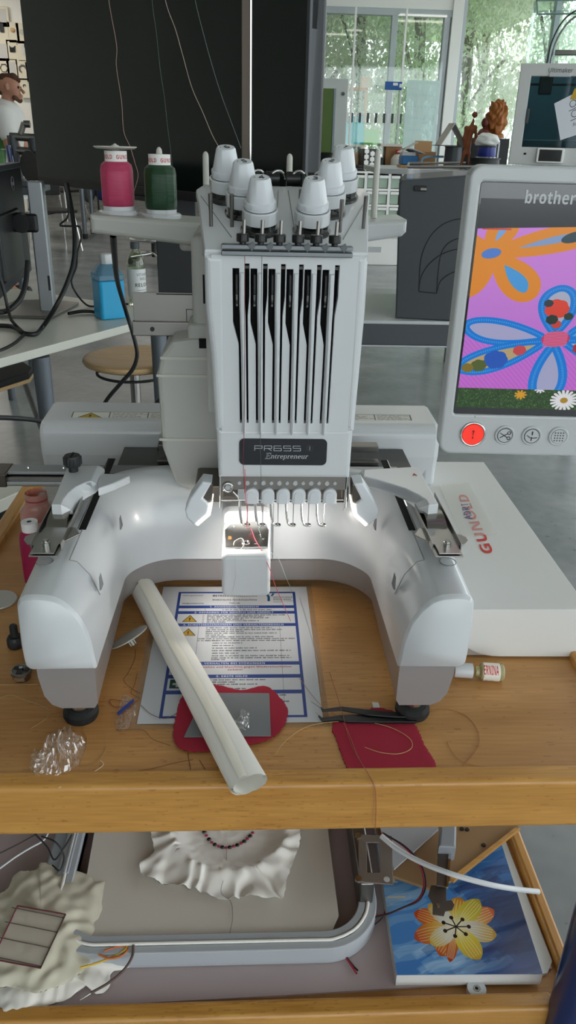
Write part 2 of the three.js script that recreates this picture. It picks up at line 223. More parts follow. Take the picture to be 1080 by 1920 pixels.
for (const s of [-1, 1]) {
  part(em, 'carriage_slot', bx(s * 0.1965 - 0.0042, s * 0.1965 + 0.0042, 0.8762, 0.8772, -1.06, -0.835, 0), M.void);
  part(em, 'slot_edge', bx(s * 0.2018 - 0.0006, s * 0.2018 + 0.0006, 0.876, 0.8778, -1.06, -0.835, 0), M.chrome);
  part(em, 'panel_seam', [bx(s * 0.1965 - 0.0004, s * 0.1965 + 0.0004, 0.8755, 0.8771, -0.835, -0.762, 0), rod([s * 0.1965, 0.8762, -0.762], [s * 0.188, 0.874, -0.762], 0.0005), rod([s * 0.188, 0.8735, -0.762], [s * 0.176, 0.856, -0.764], 0.0005), rod([s * 0.176, 0.856, -0.764], [s * 0.168, 0.828, -0.768], 0.0005)], M.seam);
  part(em, 'hole_plug', [new THREE.TorusGeometry(0.009, 0.0005, 6, 32).rotateX(Math.PI / 2).translate(s * 0.222, 0.8768, -0.757)], M.seam);
  for (const z of [-0.775, -0.925]) part(em, 'locating_notch', exXY([[0, 0], [0.006, 0.002], [0.001, 0.017]].map(([a, b]) => [s * (0.171 - a * 0.4) - s * 0.004, 0.836 + b]), z, z + 0.012), std(0x7d8082, 0.8));
}
// carriage cover behind, with the printed warning strip
part(em, 'carriage_cover', exZY((() => { const p = [[-1.30, 0.795], [-1.2, 0.795]]; p.push([-1.192, 0.83]); for (let i = 0; i <= 8; i++) { const a = Math.PI / 2 * i / 8; p.push([-1.215 + 0.022 * Math.cos(a), 0.862 + 0.02 * Math.sin(a)]); } p.push([-1.30, 0.884]); return p; })(), -0.335, 0.312, 0.008), M.white);
part(em, 'cover_end', bx(0.288, 0.311, 0.775, 0.83, -1.28, -1.197, 0.008), M.white);
part(em, 'cover_foot', bx(-0.325, -0.20, 0.72, 0.80, -1.28, -1.1, 0.01), M.white2);
const warnTex = canvasTex(1024, 80, (g, w, h) => { g.fillStyle = '#d6d5cc'; g.fillRect(0, 0, w, h); g.strokeStyle = '#555'; g.lineWidth = 3; g.strokeRect(4, 4, w - 8, h - 8); for (let i = 1; i < 9; i++) { g.beginPath(); g.moveTo(i * w / 9, 4); g.lineTo(i * w / 9, h - 4); g.stroke(); } g.fillStyle = '#b3942c'; g.strokeStyle = '#222'; g.beginPath(); g.moveTo(57, 14); g.lineTo(94, 64); g.lineTo(20, 64); g.closePath(); g.fill(); g.stroke(); g.fillStyle = '#222'; g.fillRect(54, 30, 6, 18); g.fillRect(54, 53, 6, 6); g.fillStyle = '#777'; for (let i = 1; i < 9; i++) for (let r = 0; r < 6; r++) { let x = i * w / 9 + 8; const e = (i + 1) * w / 9 - 12 - ((r * 37 + i * 13) % 50); while (x < e) { const l = 6 + ((x * 7 + r * 11) % 17); g.fillRect(x, 13 + r * 10, l, 3.6); x += l + 4; } } });
part(em, 'warning_strip', sheet(0.56, 0.026, [-0.01, 0.8835, -1.232], [-1.38, 0, 0]), std(0xffffff, 0.5, 0, { map: warnTex }));
// frame carriage: rails across, white brackets with steel clamps
part(em, 'carriage_rail', [bx(-0.345, 0.22, 0.856, 0.861, -1.075, -1.048, 0.001), bx(-0.345, 0.22, 0.843, 0.850, -1.05, -1.036, 0.002)], M.alu, 'brushed metal frame rail'); part(em, 'carriage_rail', bx(-0.345, 0.22, 0.850, 0.8545, -1.073, -1.042, 0), M.satin);
part(em, 'carriage_rail', [bx(-0.14, 0.2, 0.862, 0.872, -1.15, -1.13, 0.001), bx(-0.14, 0.2, 0.846, 0.852, -1.13, -1.115, 0.001)], M.satin); part(em, 'rail_channel', bx(-0.2, 0.25, 0.83, 0.845, -1.19, -1.05, 0), std(0x5c5c5a, 0.5, 0.6));
part(em, 'rail_end', bx(-0.372, -0.343, 0.842, 0.862, -1.078, -1.034, 0.002), M.darksteel);
for (const [i, x] of [-0.318, -0.268].entries()) part(em, 'rivet', lathe([[0, 0.8605], [0.003, 0.8605], [0.002, 0.863], [0, 0.8632]], [x, 0, -1.062], 14), M.chrome);
const creaseL = [[-0.1946,-0.9475], [-0.1944,-0.8972], [-0.2016,-0.8905], [-0.2099,-0.8775], [-0.2146,-0.8601], [-0.2167,-0.8434], [-0.2163,-0.8272]], flangeL = [[-0.1873,-0.9496], [-0.1875,-0.9083], [-0.1914,-0.8996], [-0.1998,-0.8911], [-0.2052,-0.8753], [-0.2076,-0.8585], [-0.207,-0.8416]], backL = [[-0.2271,-0.8279], [-0.2329,-0.9451]];
const creaseR = [[0.1489,-0.9385], [0.1454,-0.9172], [0.1617,-0.907], [0.1928,-0.8791], [0.2057,-0.86], [0.2114,-0.8461], [0.2121,-0.831]], flangeR = [[0.1433,-0.9414], [0.1442,-0.9401], [0.1525,-0.9273], [0.1813,-0.9067], [0.1935,-0.8904], [0.2025,-0.8698], [0.2044,-0.8493]], backR = [[0.2241,-0.8334], [0.2227,-0.9507]];
function bracket(s) {
  const cr = s < 0 ? creaseL : creaseR, fl = s < 0 ? flangeL : flangeR; const o = part(em, 'frame_bracket', exXZ([...cr, ...(s < 0 ? backL : backR)], 0.899, 0.9125, 0.0012), M.white, 'white arm bracket that grips the hoop');
  const pos = [], idx = []; cr.forEach((c, i) => { const f = fl[i], [cx, cz] = c, [fx, fz] = f, fy = [0.906, 0.9, 0.898, 0.896, 0.896, 0.896, 0.897][i]; pos.push(cx, 0.9122, cz, (cx + fx) / 2, (0.9115 + fy) / 2 + 0.0012, (cz + fz) / 2, fx, fy, fz, fx, fy - 0.0035, fz, cx, 0.9, cz); });
  for (let i = 0; i < cr.length - 1; i++) for (let j = 0; j < 5; j++) { const a = i * 5 + j, b = i * 5 + (j + 1) % 5; idx.push(...(s < 0 ? [a, b, a + 5, b, b + 5, a + 5] : [a, a + 5, b, b, a + 5, b + 5])); } const e = (cr.length - 1) * 5; idx.push(e, e + 1, e + 4, e + 1, e + 2, e + 4, e + 2, e + 3, e + 4);
  const g = new THREE.BufferGeometry(); g.setAttribute('position', new THREE.Float32BufferAttribute(pos, 3)); g.setIndex(idx); part(o, 'bracket_flange', toCreasedNormals(g.toNonIndexed(), 0.6), M.white);
  const X = s * 0.2195, W = 0.0155; const c = part(em, 'frame_clamp', [bx(X - W, X + W, 0.889, 0.8905, -0.9, -0.745, 0.0004), bx(X - W - 0.001, X - W, 0.889, 0.898, -0.9, -0.76, 0.0003), bx(X + W, X + W + 0.001, 0.889, 0.898, -0.9, -0.76, 0.0003)], M.steel, 'polished steel hoop clamp');
  part(c, 'leaf_spring', (() => { const g2 = new THREE.PlaneGeometry(0.023, 0.07, 1, 16); const p = g2.attributes.position; for (let i = 0; i < p.count; i++) { const v = p.getY(i) / 0.07 + 0.5; p.setXYZ(i, p.getX(i) + X, 0.896 + 0.004 * Math.sin(v * 4.2) - 0.004 * (v < 0.1 ? (0.1 - v) * 8 : 0), -0.808 - v * 0.07); } g2.computeVertexNormals(); return g2; })(), new THREE.MeshStandardMaterial({ color: 0x8d8982, metalness: 1, roughness: 0.25, side: THREE.DoubleSide }));
  part(c, 'thumb_plate', exXZ([[X - s * -0.012, -0.813], [X - s * 0.022, -0.808], [X - s * 0.030, -0.792], [X - s * 0.012, -0.768], [X - s * 0.011, -0.747], [X - s * -0.013, -0.747], [X - s * -0.0145, -0.765], [X - s * -0.022, -0.768], [X - s * -0.0285, -0.778], [X - s * -0.0285, -0.786], [X - s * -0.022, -0.793], [X - s * -0.0145, -0.795]].sort(() => 0), 0.8915, 0.893, 0.0003), M.steel);
  part(c, 'locating_pin', lathe([[0, 0.893], [0.0045, 0.893], [0.0045, 0.897], [0.003, 0.8975], [0.003, 0.9], [0, 0.9]], [X + s * 0.001, 0, -0.764], 20), M.chrome);
}
bracket(-1); bracket(1);
part(em, 'bracket_arm', exXZ([[-0.1915,-0.9265], [-0.1849,-0.9354], [-0.1536,-0.9341], [-0.152,-0.9271], [-0.1673,-0.9048], [-0.1846,-0.8865]].reverse(), 0.896, 0.9065, 0.002), M.white);
part(em, 'red_letter', placed(text('A', 0.007, 0.0004, fontThin), [0.2121,0.9128,-0.9215], [-Math.PI / 2, 0, 0]), std(0xb0403c, 0.6));
{ const [KX, , KZ] = [-0.2219,0.912,-0.9275]; const k = part(em, 'clamp_knob', [lathe([[0, 0.912], [0.006, 0.912], [0.006, 0.919], [0.0098, 0.92], [0.0108, 0.923], [0.0108, 0.931], [0.0095, 0.934], [0, 0.934]], [KX, 0, KZ], 32), ...[...Array(16)].map((_, i) => cyl(KX + 0.0105 * Math.cos(i * Math.PI / 8), 0.9225, 0.9318, KZ + 0.0105 * Math.sin(i * Math.PI / 8), 0.0012, 0.0012, 6))], M.dark, 'black ribbed thumb knob'); part(k, 'knob_slot', bx(KX - 0.0012, KX + 0.0012, 0.9335, 0.9346, KZ - 0.009, KZ + 0.009, 0), M.void); }
// column and neck behind the head
part(em, 'column', [exXY([[-0.101, 0.868], [-0.085, 0.858], [0.08, 0.858], [0.1, 0.868], [0.112, 0.92], [0.114, 1.02], [0.108, 1.045], [0.098, 1.064], [0.075, 1.068], [-0.072, 1.068], [-0.098, 1.064], [-0.113, 1.045], [-0.1185, 1.02], [-0.1165, 0.92]], -1.2, -0.99, 0.006)], M.white2);
for (const y of [1.043, 1.02, 0.933]) part(em, 'column_band', exXY(rrect(0.234 - (y > 1.04 ? 0.012 : 0), 0.0035, 0.001).map(([a, b]) => [a - 0.0025, b + y]), -1.19, -0.9885), M.cream);
part(em, 'neck', [bx(-0.072, 0.085, 1.06, 1.19, -1.18, -1.0, 0.008), bx(-0.079, 0.09, 1.06, 1.085, -1.18, -0.995, 0.006)], M.white2);
part(em, 'neck_slot', bx(-0.058, -0.0555, 1.11, 1.145, -1.0, -0.9992, 0), M.void); part(em, 'neck_recess', bx(-0.064, -0.03, 1.068, 1.056, -0.992, -0.9895, 0), M.void);
part(em, 'head_carrier', [bx(-0.07, 0.13, 0.868, 0.893, -0.99, -0.93, 0.003)], M.darksteel);
// polished plate beside the neck
{ const p = part(em, 'side_plate', [exXY(rrect(0.1, 0.038, 0.003).map(([a, b]) => [a - 0.103, b + 1.094]), -1.055, -1.053, 0.0004), bx(-0.155, -0.053, 1.0575, 1.0765, -1.058, -1.046, 0.0015)], M.satin, 'brushed steel side plate'); part(p, 'screw', rod([-0.1285, 1.067, -1.046], [-0.1285, 1.067, -1.044], 0.003), M.dark); part(p, 'screw', rod([-0.0585, 1.0665, -1.046], [-0.0585, 1.0665, -1.043], 0.006), M.dark); part(p, 'groove', [bx(-0.122, -0.053, 1.1105, 1.112, -1.0532, -1.0525, 0), bx(-0.083, -0.055, 1.0915, 1.0925, -1.0532, -1.0525, 0), bx(-0.084, -0.083, 1.0765, 1.0925, -1.0532, -1.0525, 0)], M.dark); }

// ---------- head: cover with thread slots ----------
const hz = -0.872;                                             // front face of the head cover
const sx0 = -0.0151, pitch = 0.0194;
{
  const slots = []; for (let i = 0; i < 6; i++) { const x = sx0 + i * pitch, d = (y) => (1.17 - y) * (0.0135 - i * 0.0042);  // lanes close up slightly downwards
    slots.push([[x - 0.0036, 1.172], [x + 0.0036, 1.172], [x + 0.0036, 1.135], [x + 0.0042 + d(1.08), 1.08], [x + 0.0042 + d(0.998), 0.998], [x + 0.0018 + d(0.998), 0.998], [x + 0.0018 + d(1.09), 1.09], [x - 0.0036 + d(1.114) * 0.3, 1.114]].reverse());
    slots.push([[x + 0.0098, 1.177], [x + 0.0146, 1.177], [x + 0.0146, 1.143], [x + 0.0122 + d(1.125), 1.122], [x + 0.0118 + d(0.998), 0.998], [x + 0.0097 + d(0.998), 0.998], [x + 0.0097 + d(1.12), 1.12], [x + 0.0098, 1.135]].reverse()); }
  const front = [[-0.0325, 0.987], [0.1165, 0.987], [0.119, 1.08], [0.12, 1.13], [0.1195, 1.187], [-0.0415, 1.186], [-0.041, 1.13], [-0.0365, 1.08]];
  const cover = part(em, 'head_cover', [exXY(front, hz - 0.012, hz, 0.0005, slots, 2),
    exXY([[-0.0398, 0.988], [-0.025, 0.988], [-0.025, 1.186], [-0.0492, 1.186], [-0.0486, 1.13], [-0.0438, 1.08]], -1.01, hz + 0.0004, 0.007, [], 4), exXY([[0.1238, 0.988], [0.1265, 1.08], [0.1278, 1.13], [0.1272, 1.188], [0.112, 1.188], [0.112, 0.988]], -1.01, hz + 0.0004, 0.007, [], 4)], M.white);
  part(em, 'head_inside', bx(-0.036, 0.117, 0.94, 1.18, -1.0, hz - 0.016, 0), M.void);
  part(em, 'badge_panel', [exXY([[-0.037, 0.9275], [0.122, 0.9275], [0.1225, 0.9905], [-0.0385, 0.9895]], -1.0, hz - 0.0015, 0.005, [], 3)], M.white);
  const badge = canvasTex(1024, 336, (g, w, h) => { g.fillStyle = '#1b1f25'; g.fillRect(0, 0, w, h); g.strokeStyle = '#b7bbc0'; g.lineWidth = 7; g.lineJoin = 'round'; // thin square capitals drawn as strokes
    const S = (x, pts) => { for (const p of pts) { g.beginPath(); p.forEach(([a, b], i) => i ? g.lineTo(x + a * 86, 90 + b * 62) : g.moveTo(x + a * 86, 90 + b * 62)); g.stroke(); } };
    const six = [[[1, 0], [0, 0], [0, 1], [1, 1], [1, 0.48], [0, 0.48]]], five = [[[1, 0], [0, 0], [0, 0.46], [1, 0.46], [1, 1], [0, 1]]];
    S(180, [[[0, 1], [0, 0], [1, 0], [1, 0.52], [0, 0.52]]]); S(292, [[[0, 1], [0, 0], [1, 0], [1, 0.52], [0, 0.52]], [[0.5, 0.52], [1, 1]]]); S(404, six); S(516, five); S(628, five);
    g.fillStyle = '#c9ccd0'; g.font = 'italic 74px serif'; g.textAlign = 'left'; g.fillText('ntrepreneur', 362, 250); g.font = 'italic 104px serif'; g.lineWidth = 3; g.strokeText('E', 298, 256);
    g.strokeStyle = '#55434c'; g.beginPath(); g.arc(822, 118, 36, 0, 7); g.stroke(); g.strokeStyle = '#9a9ea3'; g.beginPath(); g.moveTo(818, 90); g.lineTo(818, 146); g.moveTo(828, 96); g.lineTo(826, 140); g.stroke(); });
  const B = new THREE.ExtrudeGeometry(shapeOf(rrect(0.1045, 0.0335, 0.006)), { depth: 0.0012, bevelEnabled: false }); { const p = B.attributes.position, u = B.attributes.uv; for (let i = 0; i < p.count; i++) u.setXY(i, p.getX(i) / 0.1045 + 0.5, p.getY(i) / 0.0335 + 0.5); } B.translate(0.0403, 0.9615, hz - 0.0018);
  part(em, 'badge', B, new THREE.MeshStandardMaterial({ map: badge, roughness: 0.25 }), 'black badge with silver lettering');
  // raised ribs between the slots, levers inside
  for (let i = 0; i < 6; i++) { const x = sx0 + i * pitch, k = 0.0135 - i * 0.0042; const r = exXY([[x + 0.0045, 1.168], [x + 0.0093, 1.168], [x + 0.0093, 1.13], [x + 0.0085 + 0.085 * k, 1.085], [x + 0.0085 + 0.17 * k, 0.987], [x + 0.0078 + 0.18 * k, 0.984], [x + 0.0062 + 0.18 * k, 0.984], [x + 0.0055 + 0.17 * k, 0.987], [x + 0.0055 + 0.085 * k, 1.085], [x + 0.0045, 1.13]].reverse(), hz - 0.003, hz + 0.0042, 0.0012);
    part(em, 'thread_rib', r, M.white); }
  for (let i = 0; i < 6; i++) { const x = sx0 + i * pitch; const l = part(em, 'take_up_lever', [exZY([[hz - 0.014, 1.17], [hz - 0.004, 1.165], [hz - 0.001, 1.15], [hz - 0.002, 1.135], [hz - 0.006, 1.131], [hz - 0.014, 1.14]], x - 0.0004, x + 0.0024, 0.0006)], M.dark); part(l, 'lever_tip', rod([x + 0.001, 1.1315, hz - 0.005], [x + 0.001, 1.145, hz - 0.0005], 0.0012), M.chrome); }
}
// sloping tension plate on top, y = 1.195 + 0.345 * (-0.885 - z)
const tilt = Math.atan(0.345), tp = (x, z, o = 0) => [x, 1.195 + 0.345 * (-0.885 - z) + o, z];
{
  const w = [[-0.048, -0.874], [0.1265, -0.874], [0.1395, -0.985], [0.145, -1.02], [0.136, -1.035], [-0.056, -1.035], [-0.065, -1.02], [-0.06, -0.985]];
  const g = exXZ(w, -0.012, 0, 0.003); { const p = g.attributes.position; for (let i = 0; i < p.count; i++) p.setY(i, p.getY(i) + 1.195 + 0.345 * (-0.885 - p.getZ(i))); g.computeVertexNormals(); }
  part(em, 'tension_plate', [toCreasedNormals(g, 0.5)], M.white);
  part(em, 'head_back', [bx(-0.058, 0.138, 1.165, 1.225, -1.035, -0.99, 0.006), exZY([[-0.886, 1.17], [-0.9, 1.19], [-1.01, 1.228], [-1.01, 1.17]], -0.0475, 0.1255), bx(-0.05, 0.128, 1.0, 1.175, -1.01, -0.9, 0.004)], M.white2);
  const line = (a, b) => rod(tp(...a, 0.0004), tp(...b, 0.0004), 0.0005, 0.0005, 6); part(em, 'thread_line', [line([-0.02, -0.9], [-0.058, -1.0]), line([0.102, -0.9], [0.135, -0.99]), line([0.028, -0.9], [0.034, -1.02]), line([0.05, -0.9], [0.046, -1.02])], M.seam);
}
const digits = [...'654321'], knobAt = [[-0.0276,1.2332,-0.9957], [-0.0078,1.2202,-0.9581], [0.0108,1.2062,-0.9176], [0.0682,1.2063,-0.9177], [0.0895,1.2228,-0.9655], [0.1078,1.2366,-1.0057]];
knobAt.forEach((p, i) => {
  const q = new THREE.Quaternion().setFromEuler(new THREE.Euler(tilt * 0.85, 0, 0)); const on = (g) => { g.applyQuaternion(q); g.translate(...p); return g; };
  const k = part(em, 'tension_knob', on(lathe([[0, 0.0105], [0.0195, 0.0105], [0.0198, 0.0125], [0.0198, 0.0235], [0.019, 0.0245], [0, 0.0245]])), M.white);
  part(k, 'knob_base', on(lathe([[0, -0.006], [0.0215, -0.006], [0.0215, 0.002], [0.0195, 0.0045], [0.0195, 0.0106], [0, 0.0106]])), M.gloss, 'glossy black base ring');
  part(k, 'knob_cap', on(lathe([[0, 0.0246], [0.0172, 0.0246], [0.0172, 0.026], [0.0163, 0.0262], [0.0163, 0.0275], [0.0172, 0.0277], [0.0172, 0.0325], [0.0155, 0.0335], [0.0112, 0.055], [0.0098, 0.0572], [0, 0.0575]])), M.lamp);
  part(k, 'knob_groove', on(lathe([[0.0166, 0.0248], [0.0175, 0.0248], [0.0175, 0.0253], [0.0166, 0.0253]])), M.dark);
  part(k, 'numeral', on(placed(text(digits[i], 0.0085, 0.0004, fontThin), [0.001, 0.0575, 0], [-Math.PI / 2, (i - 2.5) * -0.25, 0])), M.black); part(k, 'pointer', on(placed(new THREE.ConeGeometry(0.0012, 0.0004, 3), [-0.0062, 0.0576, 0.001])), M.black);
});
for (const p of [[-0.0431,1.2089,-0.9252], [-0.02,1.2088,-0.925], [0.0562,1.2144,-0.9413], [0.0997,1.2063,-0.9178], [0.1271,1.2098,-0.9279]]) { const q = [p[0], p[1] + 0.034, p[2] + 0.008]; const g = part(em, 'guide_pin', [rod(p, q, 0.0021), rod([p[0], p[1] + 0.018, p[2] + 0.0042], q, 0.0024)], M.satin); g.userData.label = 'polished guide pin'; }
// guide rail with knurled nuts
{ const y = 1.1945, z = -0.868, x0 = -0.0302, x1 = 0.1089; part(em, 'guide_rail', [bx(x0, x1, y - 0.002, y + 0.0025, z - 0.008, z + 0.004, 0.0006), bx(x0, x1, y - 0.0085, y - 0.0035, z - 0.004, z + 0.0055, 0.001)], std(0x74787b, 0.36, 0.9), 'steel thread guide rail');
  for (const px of [-0.0077, 0.0114, 0.0310, 0.0507, 0.0699, 0.0896]) { const n = part(em, 'rail_nut', [lathe([[0, y + 0.003], [0.0035, y + 0.003], [0.0035, y + 0.005], [0.0063, y + 0.0055], [0.0066, y + 0.0065], [0.0066, y + 0.0125], [0.006, y + 0.0135], [0, y + 0.0135]], [px, 0, z], 24)], M.black, 'black knurled nut'); part(n, 'nut_stud', [rod([px + 0.0012, y + 0.013, z], [px + 0.0018, y + 0.027, z - 0.001], 0.002)], M.satin); part(n, 'guide_leaf', exXY([[px + 0.005, y + 0.002], [px + 0.011, y + 0.006], [px + 0.0135, y + 0.002], [px + 0.01, y - 0.004]].reverse(), z + 0.003, z + 0.005, 0.0003), std(0x5c6063, 0.45, 0.7)); } }
// rear thread guides with silver hoops
for (const px of [0.0058, 0.0302, 0.0559, 0.0823]) { const y = 1.242; const g = part(em, 'rear_guide', bx(px - 0.0125, px + 0.0125, y - 0.02, y, -1.07, -1.045, 0.001), M.alu); part(g, 'guide_drum', rod([px - 0.011, y + 0.0115, -1.052], [px + 0.006, y + 0.0115, -1.052], 0.0085), M.black); part(g, 'guide_hoop', new THREE.TorusGeometry(0.0095, 0.0017, 10, 30, Math.PI).rotateY(0.35).translate(px + 0.004, y + 0.011, -1.05), M.chrome); part(g, 'guide_ledge', bx(px - 0.0128, px + 0.0128, y - 0.003, y + 0.003, -1.045, -1.041, 0.0008), M.steel); }
// needle case under the head
{
  const y0 = 0.926, nx0 = -0.0027, z = -0.892;
  part(em, 'needle_plate_bar', [bx(-0.0355, 0.121, 0.907, y0, -0.935, -0.884, 0.001)], M.satin); part(em, 'needle_back', bx(-0.034, 0.119, 0.885, 0.908, -0.94, -0.91, 0.001), M.darksteel);
  for (let i = 0; i < 13; i++) part(em, 'screw', rod([-0.012 + i * 0.0098, 0.9165, -0.884], [-0.012 + i * 0.0098, 0.9165, -0.8825], 0.0022 + (i % 2) * 0.0006), M.chrome);
  part(em, 'clamp_screw', [new THREE.TorusGeometry(0.0055, 0.0016, 8, 24).translate(-0.026, 0.911, -0.882), rod([-0.026, 0.911, -0.884], [-0.026, 0.911, -0.8815], 0.0035)], M.chrome); part(em, 'threader_lever', [bx(-0.014, -0.003, 0.893, 0.9095, -0.89, -0.884, 0.001), rod([-0.036, 0.892, -0.886], [0.118, 0.892, -0.888], 0.0012), rod([-0.02, 0.905, -0.883], [-0.014, 0.898, -0.883], 0.001)], M.chrome);
  for (const g of [bx(0.1185, 0.1215, 0.882, 0.925, -0.9, -0.884, 0.0005)]) part(em, 'side_bracket', g, M.chrome); part(em, 'side_bracket', [bx(-0.0365, -0.0345, 0.882, 0.925, -0.9, -0.884, 0.0005)], M.chrome); part(em, 'thread_hook', tube([[0.1195, 0.9, -0.886], [0.12, 0.886, -0.885], [0.118, 0.879, -0.884]], 0.0006), M.steel);
  for (let i = 0; i < 6; i++) { const x = nx0 + i * 0.0193, cx = x + 0.0062;
    const capShape = new THREE.Shape(); capShape.moveTo(-0.0085, -0.0095); capShape.lineTo(0.0085, -0.0095); capShape.lineTo(0.0085, 0.002); capShape.absarc(0, 0.002, 0.0085, 0, Math.PI); const cg = exXY(capShape, 0, 0.009, 0.0018, [], 4); cg.translate(cx, 0.9, -0.888);
    const c = part(em, 'needle_cap', cg, M.lamp); const cs2 = new THREE.Shape(); cs2.moveTo(-0.0058, -0.0095); cs2.lineTo(0.0058, -0.0095); cs2.lineTo(0.0058, 0.001); cs2.absarc(0, 0.001, 0.0058, 0, Math.PI); const cg2 = exXY(cs2, 0, 0.0012, 0.0005); cg2.translate(cx, 0.9, -0.8793); part(c, 'cap_face', cg2, M.lamp);
    const f = part(em, 'presser_foot', [tube([[x - 0.0085, 0.897, z], [x - 0.0088, 0.88, z + 0.002], [x - 0.0075, 0.866, z + 0.003], [x - 0.005, 0.8575, z + 0.0035], [x - 0.001, 0.8555, z + 0.003]], 0.0016, 30, 8), new THREE.TorusGeometry(0.0028, 0.0013, 8, 24).rotateX(Math.PI / 2).translate(x + 0.0005, 0.8555, z + 0.001), rod([x - 0.0085, 0.894, z], [x - 0.0085, 0.906, z], 0.0024)], M.chrome);
    part(em, 'needle', [rod([x + 0.0006, 0.858, z], [x + 0.0006, 0.885, z], 0.0005, 0.0007, 8), rod([x + 0.0006, 0.885, z], [x + 0.0006, 0.908, z], 0.0016)], M.steel); }
  // work lamps on both sides
  for (const s of [-1, 1]) { const X = s < 0 ? -0.044 : 0.126, ox = (a) => X + s * a; const body = [[0.001, 0.921], [0.0125, 0.9225], [0.028, 0.9], [0.0345, 0.884], [0.033, 0.874], [0.0235, 0.8635], [0.019, 0.867], [0.0065, 0.879], [0.004, 0.891], [0.0125, 0.9]].map(([a, b]) => [ox(a), b]); const L = part(em, 'work_lamp', exXY(s < 0 ? body : body.reverse(), -0.9, -0.872, 0.0025, [], 3), M.lamp, 'white side lamp head');
    part(L, 'lamp_mount', exXY((s < 0 ? (a) => a : (a) => a.reverse())([[0.0, 0.918], [0.008, 0.919], [0.011, 0.901], [0.002, 0.89]].map(([a, b]) => [ox(a), b])), -0.9, -0.876, 0.001), M.darksteel);
    const strip = [[0.0035, 0.8935], [0.0005, 0.894], [0.0035, 0.8785], [0.019, 0.8638], [0.0215, 0.8655], [0.0065, 0.88]].map(([a, b]) => [ox(a), b]); part(L, 'lamp_light_strip', exXY(s < 0 ? strip : strip.reverse(), -0.901, -0.8705, 0.0004), emit(0xfff7ea, 6));
    const l = new THREE.SpotLight(0xfff8f0, 0.105, 1.2, 1.15, 0.7, 2); l.position.set(ox(0.0035), 0.8625, -0.884); l.target.position.set(-0.003, 0.80, -0.9); l.castShadow = true; l.shadow.radius = 0.5; scene.add(l, l.target); }
}
// free arm with needle plate
{
  const wy = 0.835; part(em, 'free_arm', [exXY((() => { const p = rrect(0.0608, 0.061, 0.0075, 6).map(([a, b]) => [a - 0.0035, b + wy - 0.0305]); return p; })(), -0.99, -0.848, 0.006, [], 4)], M.white);
  part(em, 'arm_root', [exXY(rrect(0.066, 0.06, 0.012).map(([a, b]) => [a - 0.0035, b + wy - 0.012]), -1.03, -0.94, 0.012)], M.white);
  const np = part(em, 'needle_plate', [exXZ([[-0.0295, -0.866], [0.0235, -0.866], [0.0258, -0.915], [0.0215, -0.93], [0.009, -0.934], [0.009, -0.972], [-0.012, -0.972], [-0.012, -0.934], [-0.0255, -0.93], [-0.0315, -0.915]].reverse(), wy, wy + 0.0012, 0.0003)], M.steel, 'polished steel needle plate');
  part(np, 'plate_edge', tube([[-0.029, wy + 0.001, -0.8685], [-0.003, wy + 0.0022, -0.865], [0.023, wy + 0.001, -0.8685]], 0.0007), M.chrome); part(np, 'needle_hole_rim', new THREE.TorusGeometry(0.0045, 0.0012, 8, 28).rotateX(Math.PI / 2).translate(-0.004, wy + 0.0014, -0.879), M.chrome); part(np, 'needle_hole', cyl(-0.004, wy + 0.0012, wy + 0.0016, -0.879, 0.0018), M.void);
  for (const [x, z] of [[-0.02, -0.923], [0.0135, -0.923], [0.014, -0.902], [0.018, -0.89], [0.0085, -0.877]]) part(np, 'screw', cyl(x, wy + 0.001, wy + 0.002, z, 0.0021, 0.0018, 16), M.chrome);
  part(np, 'brass_chip', bx(-0.0265, -0.022, wy + 0.001, wy + 0.0016, -0.896, -0.888, 0.0003), std(0x9a7340, 0.4, 0.8));
  part(em, 'hook_cover', [new THREE.SphereGeometry(0.0072, 24, 16).scale(1, 1, 0.45).translate(0.0165, 0.872, -0.945)], M.chrome); part(em, 'tension_screw', [bx(0.055, 0.072, 0.882, 0.889, -0.94, -0.93, 0.001)], M.lamp);
}
part(em, 'wall_seam', bx(0.0335, 0.0342, 0.755, 0.865, -0.982, -0.9755, 0), M.seam);
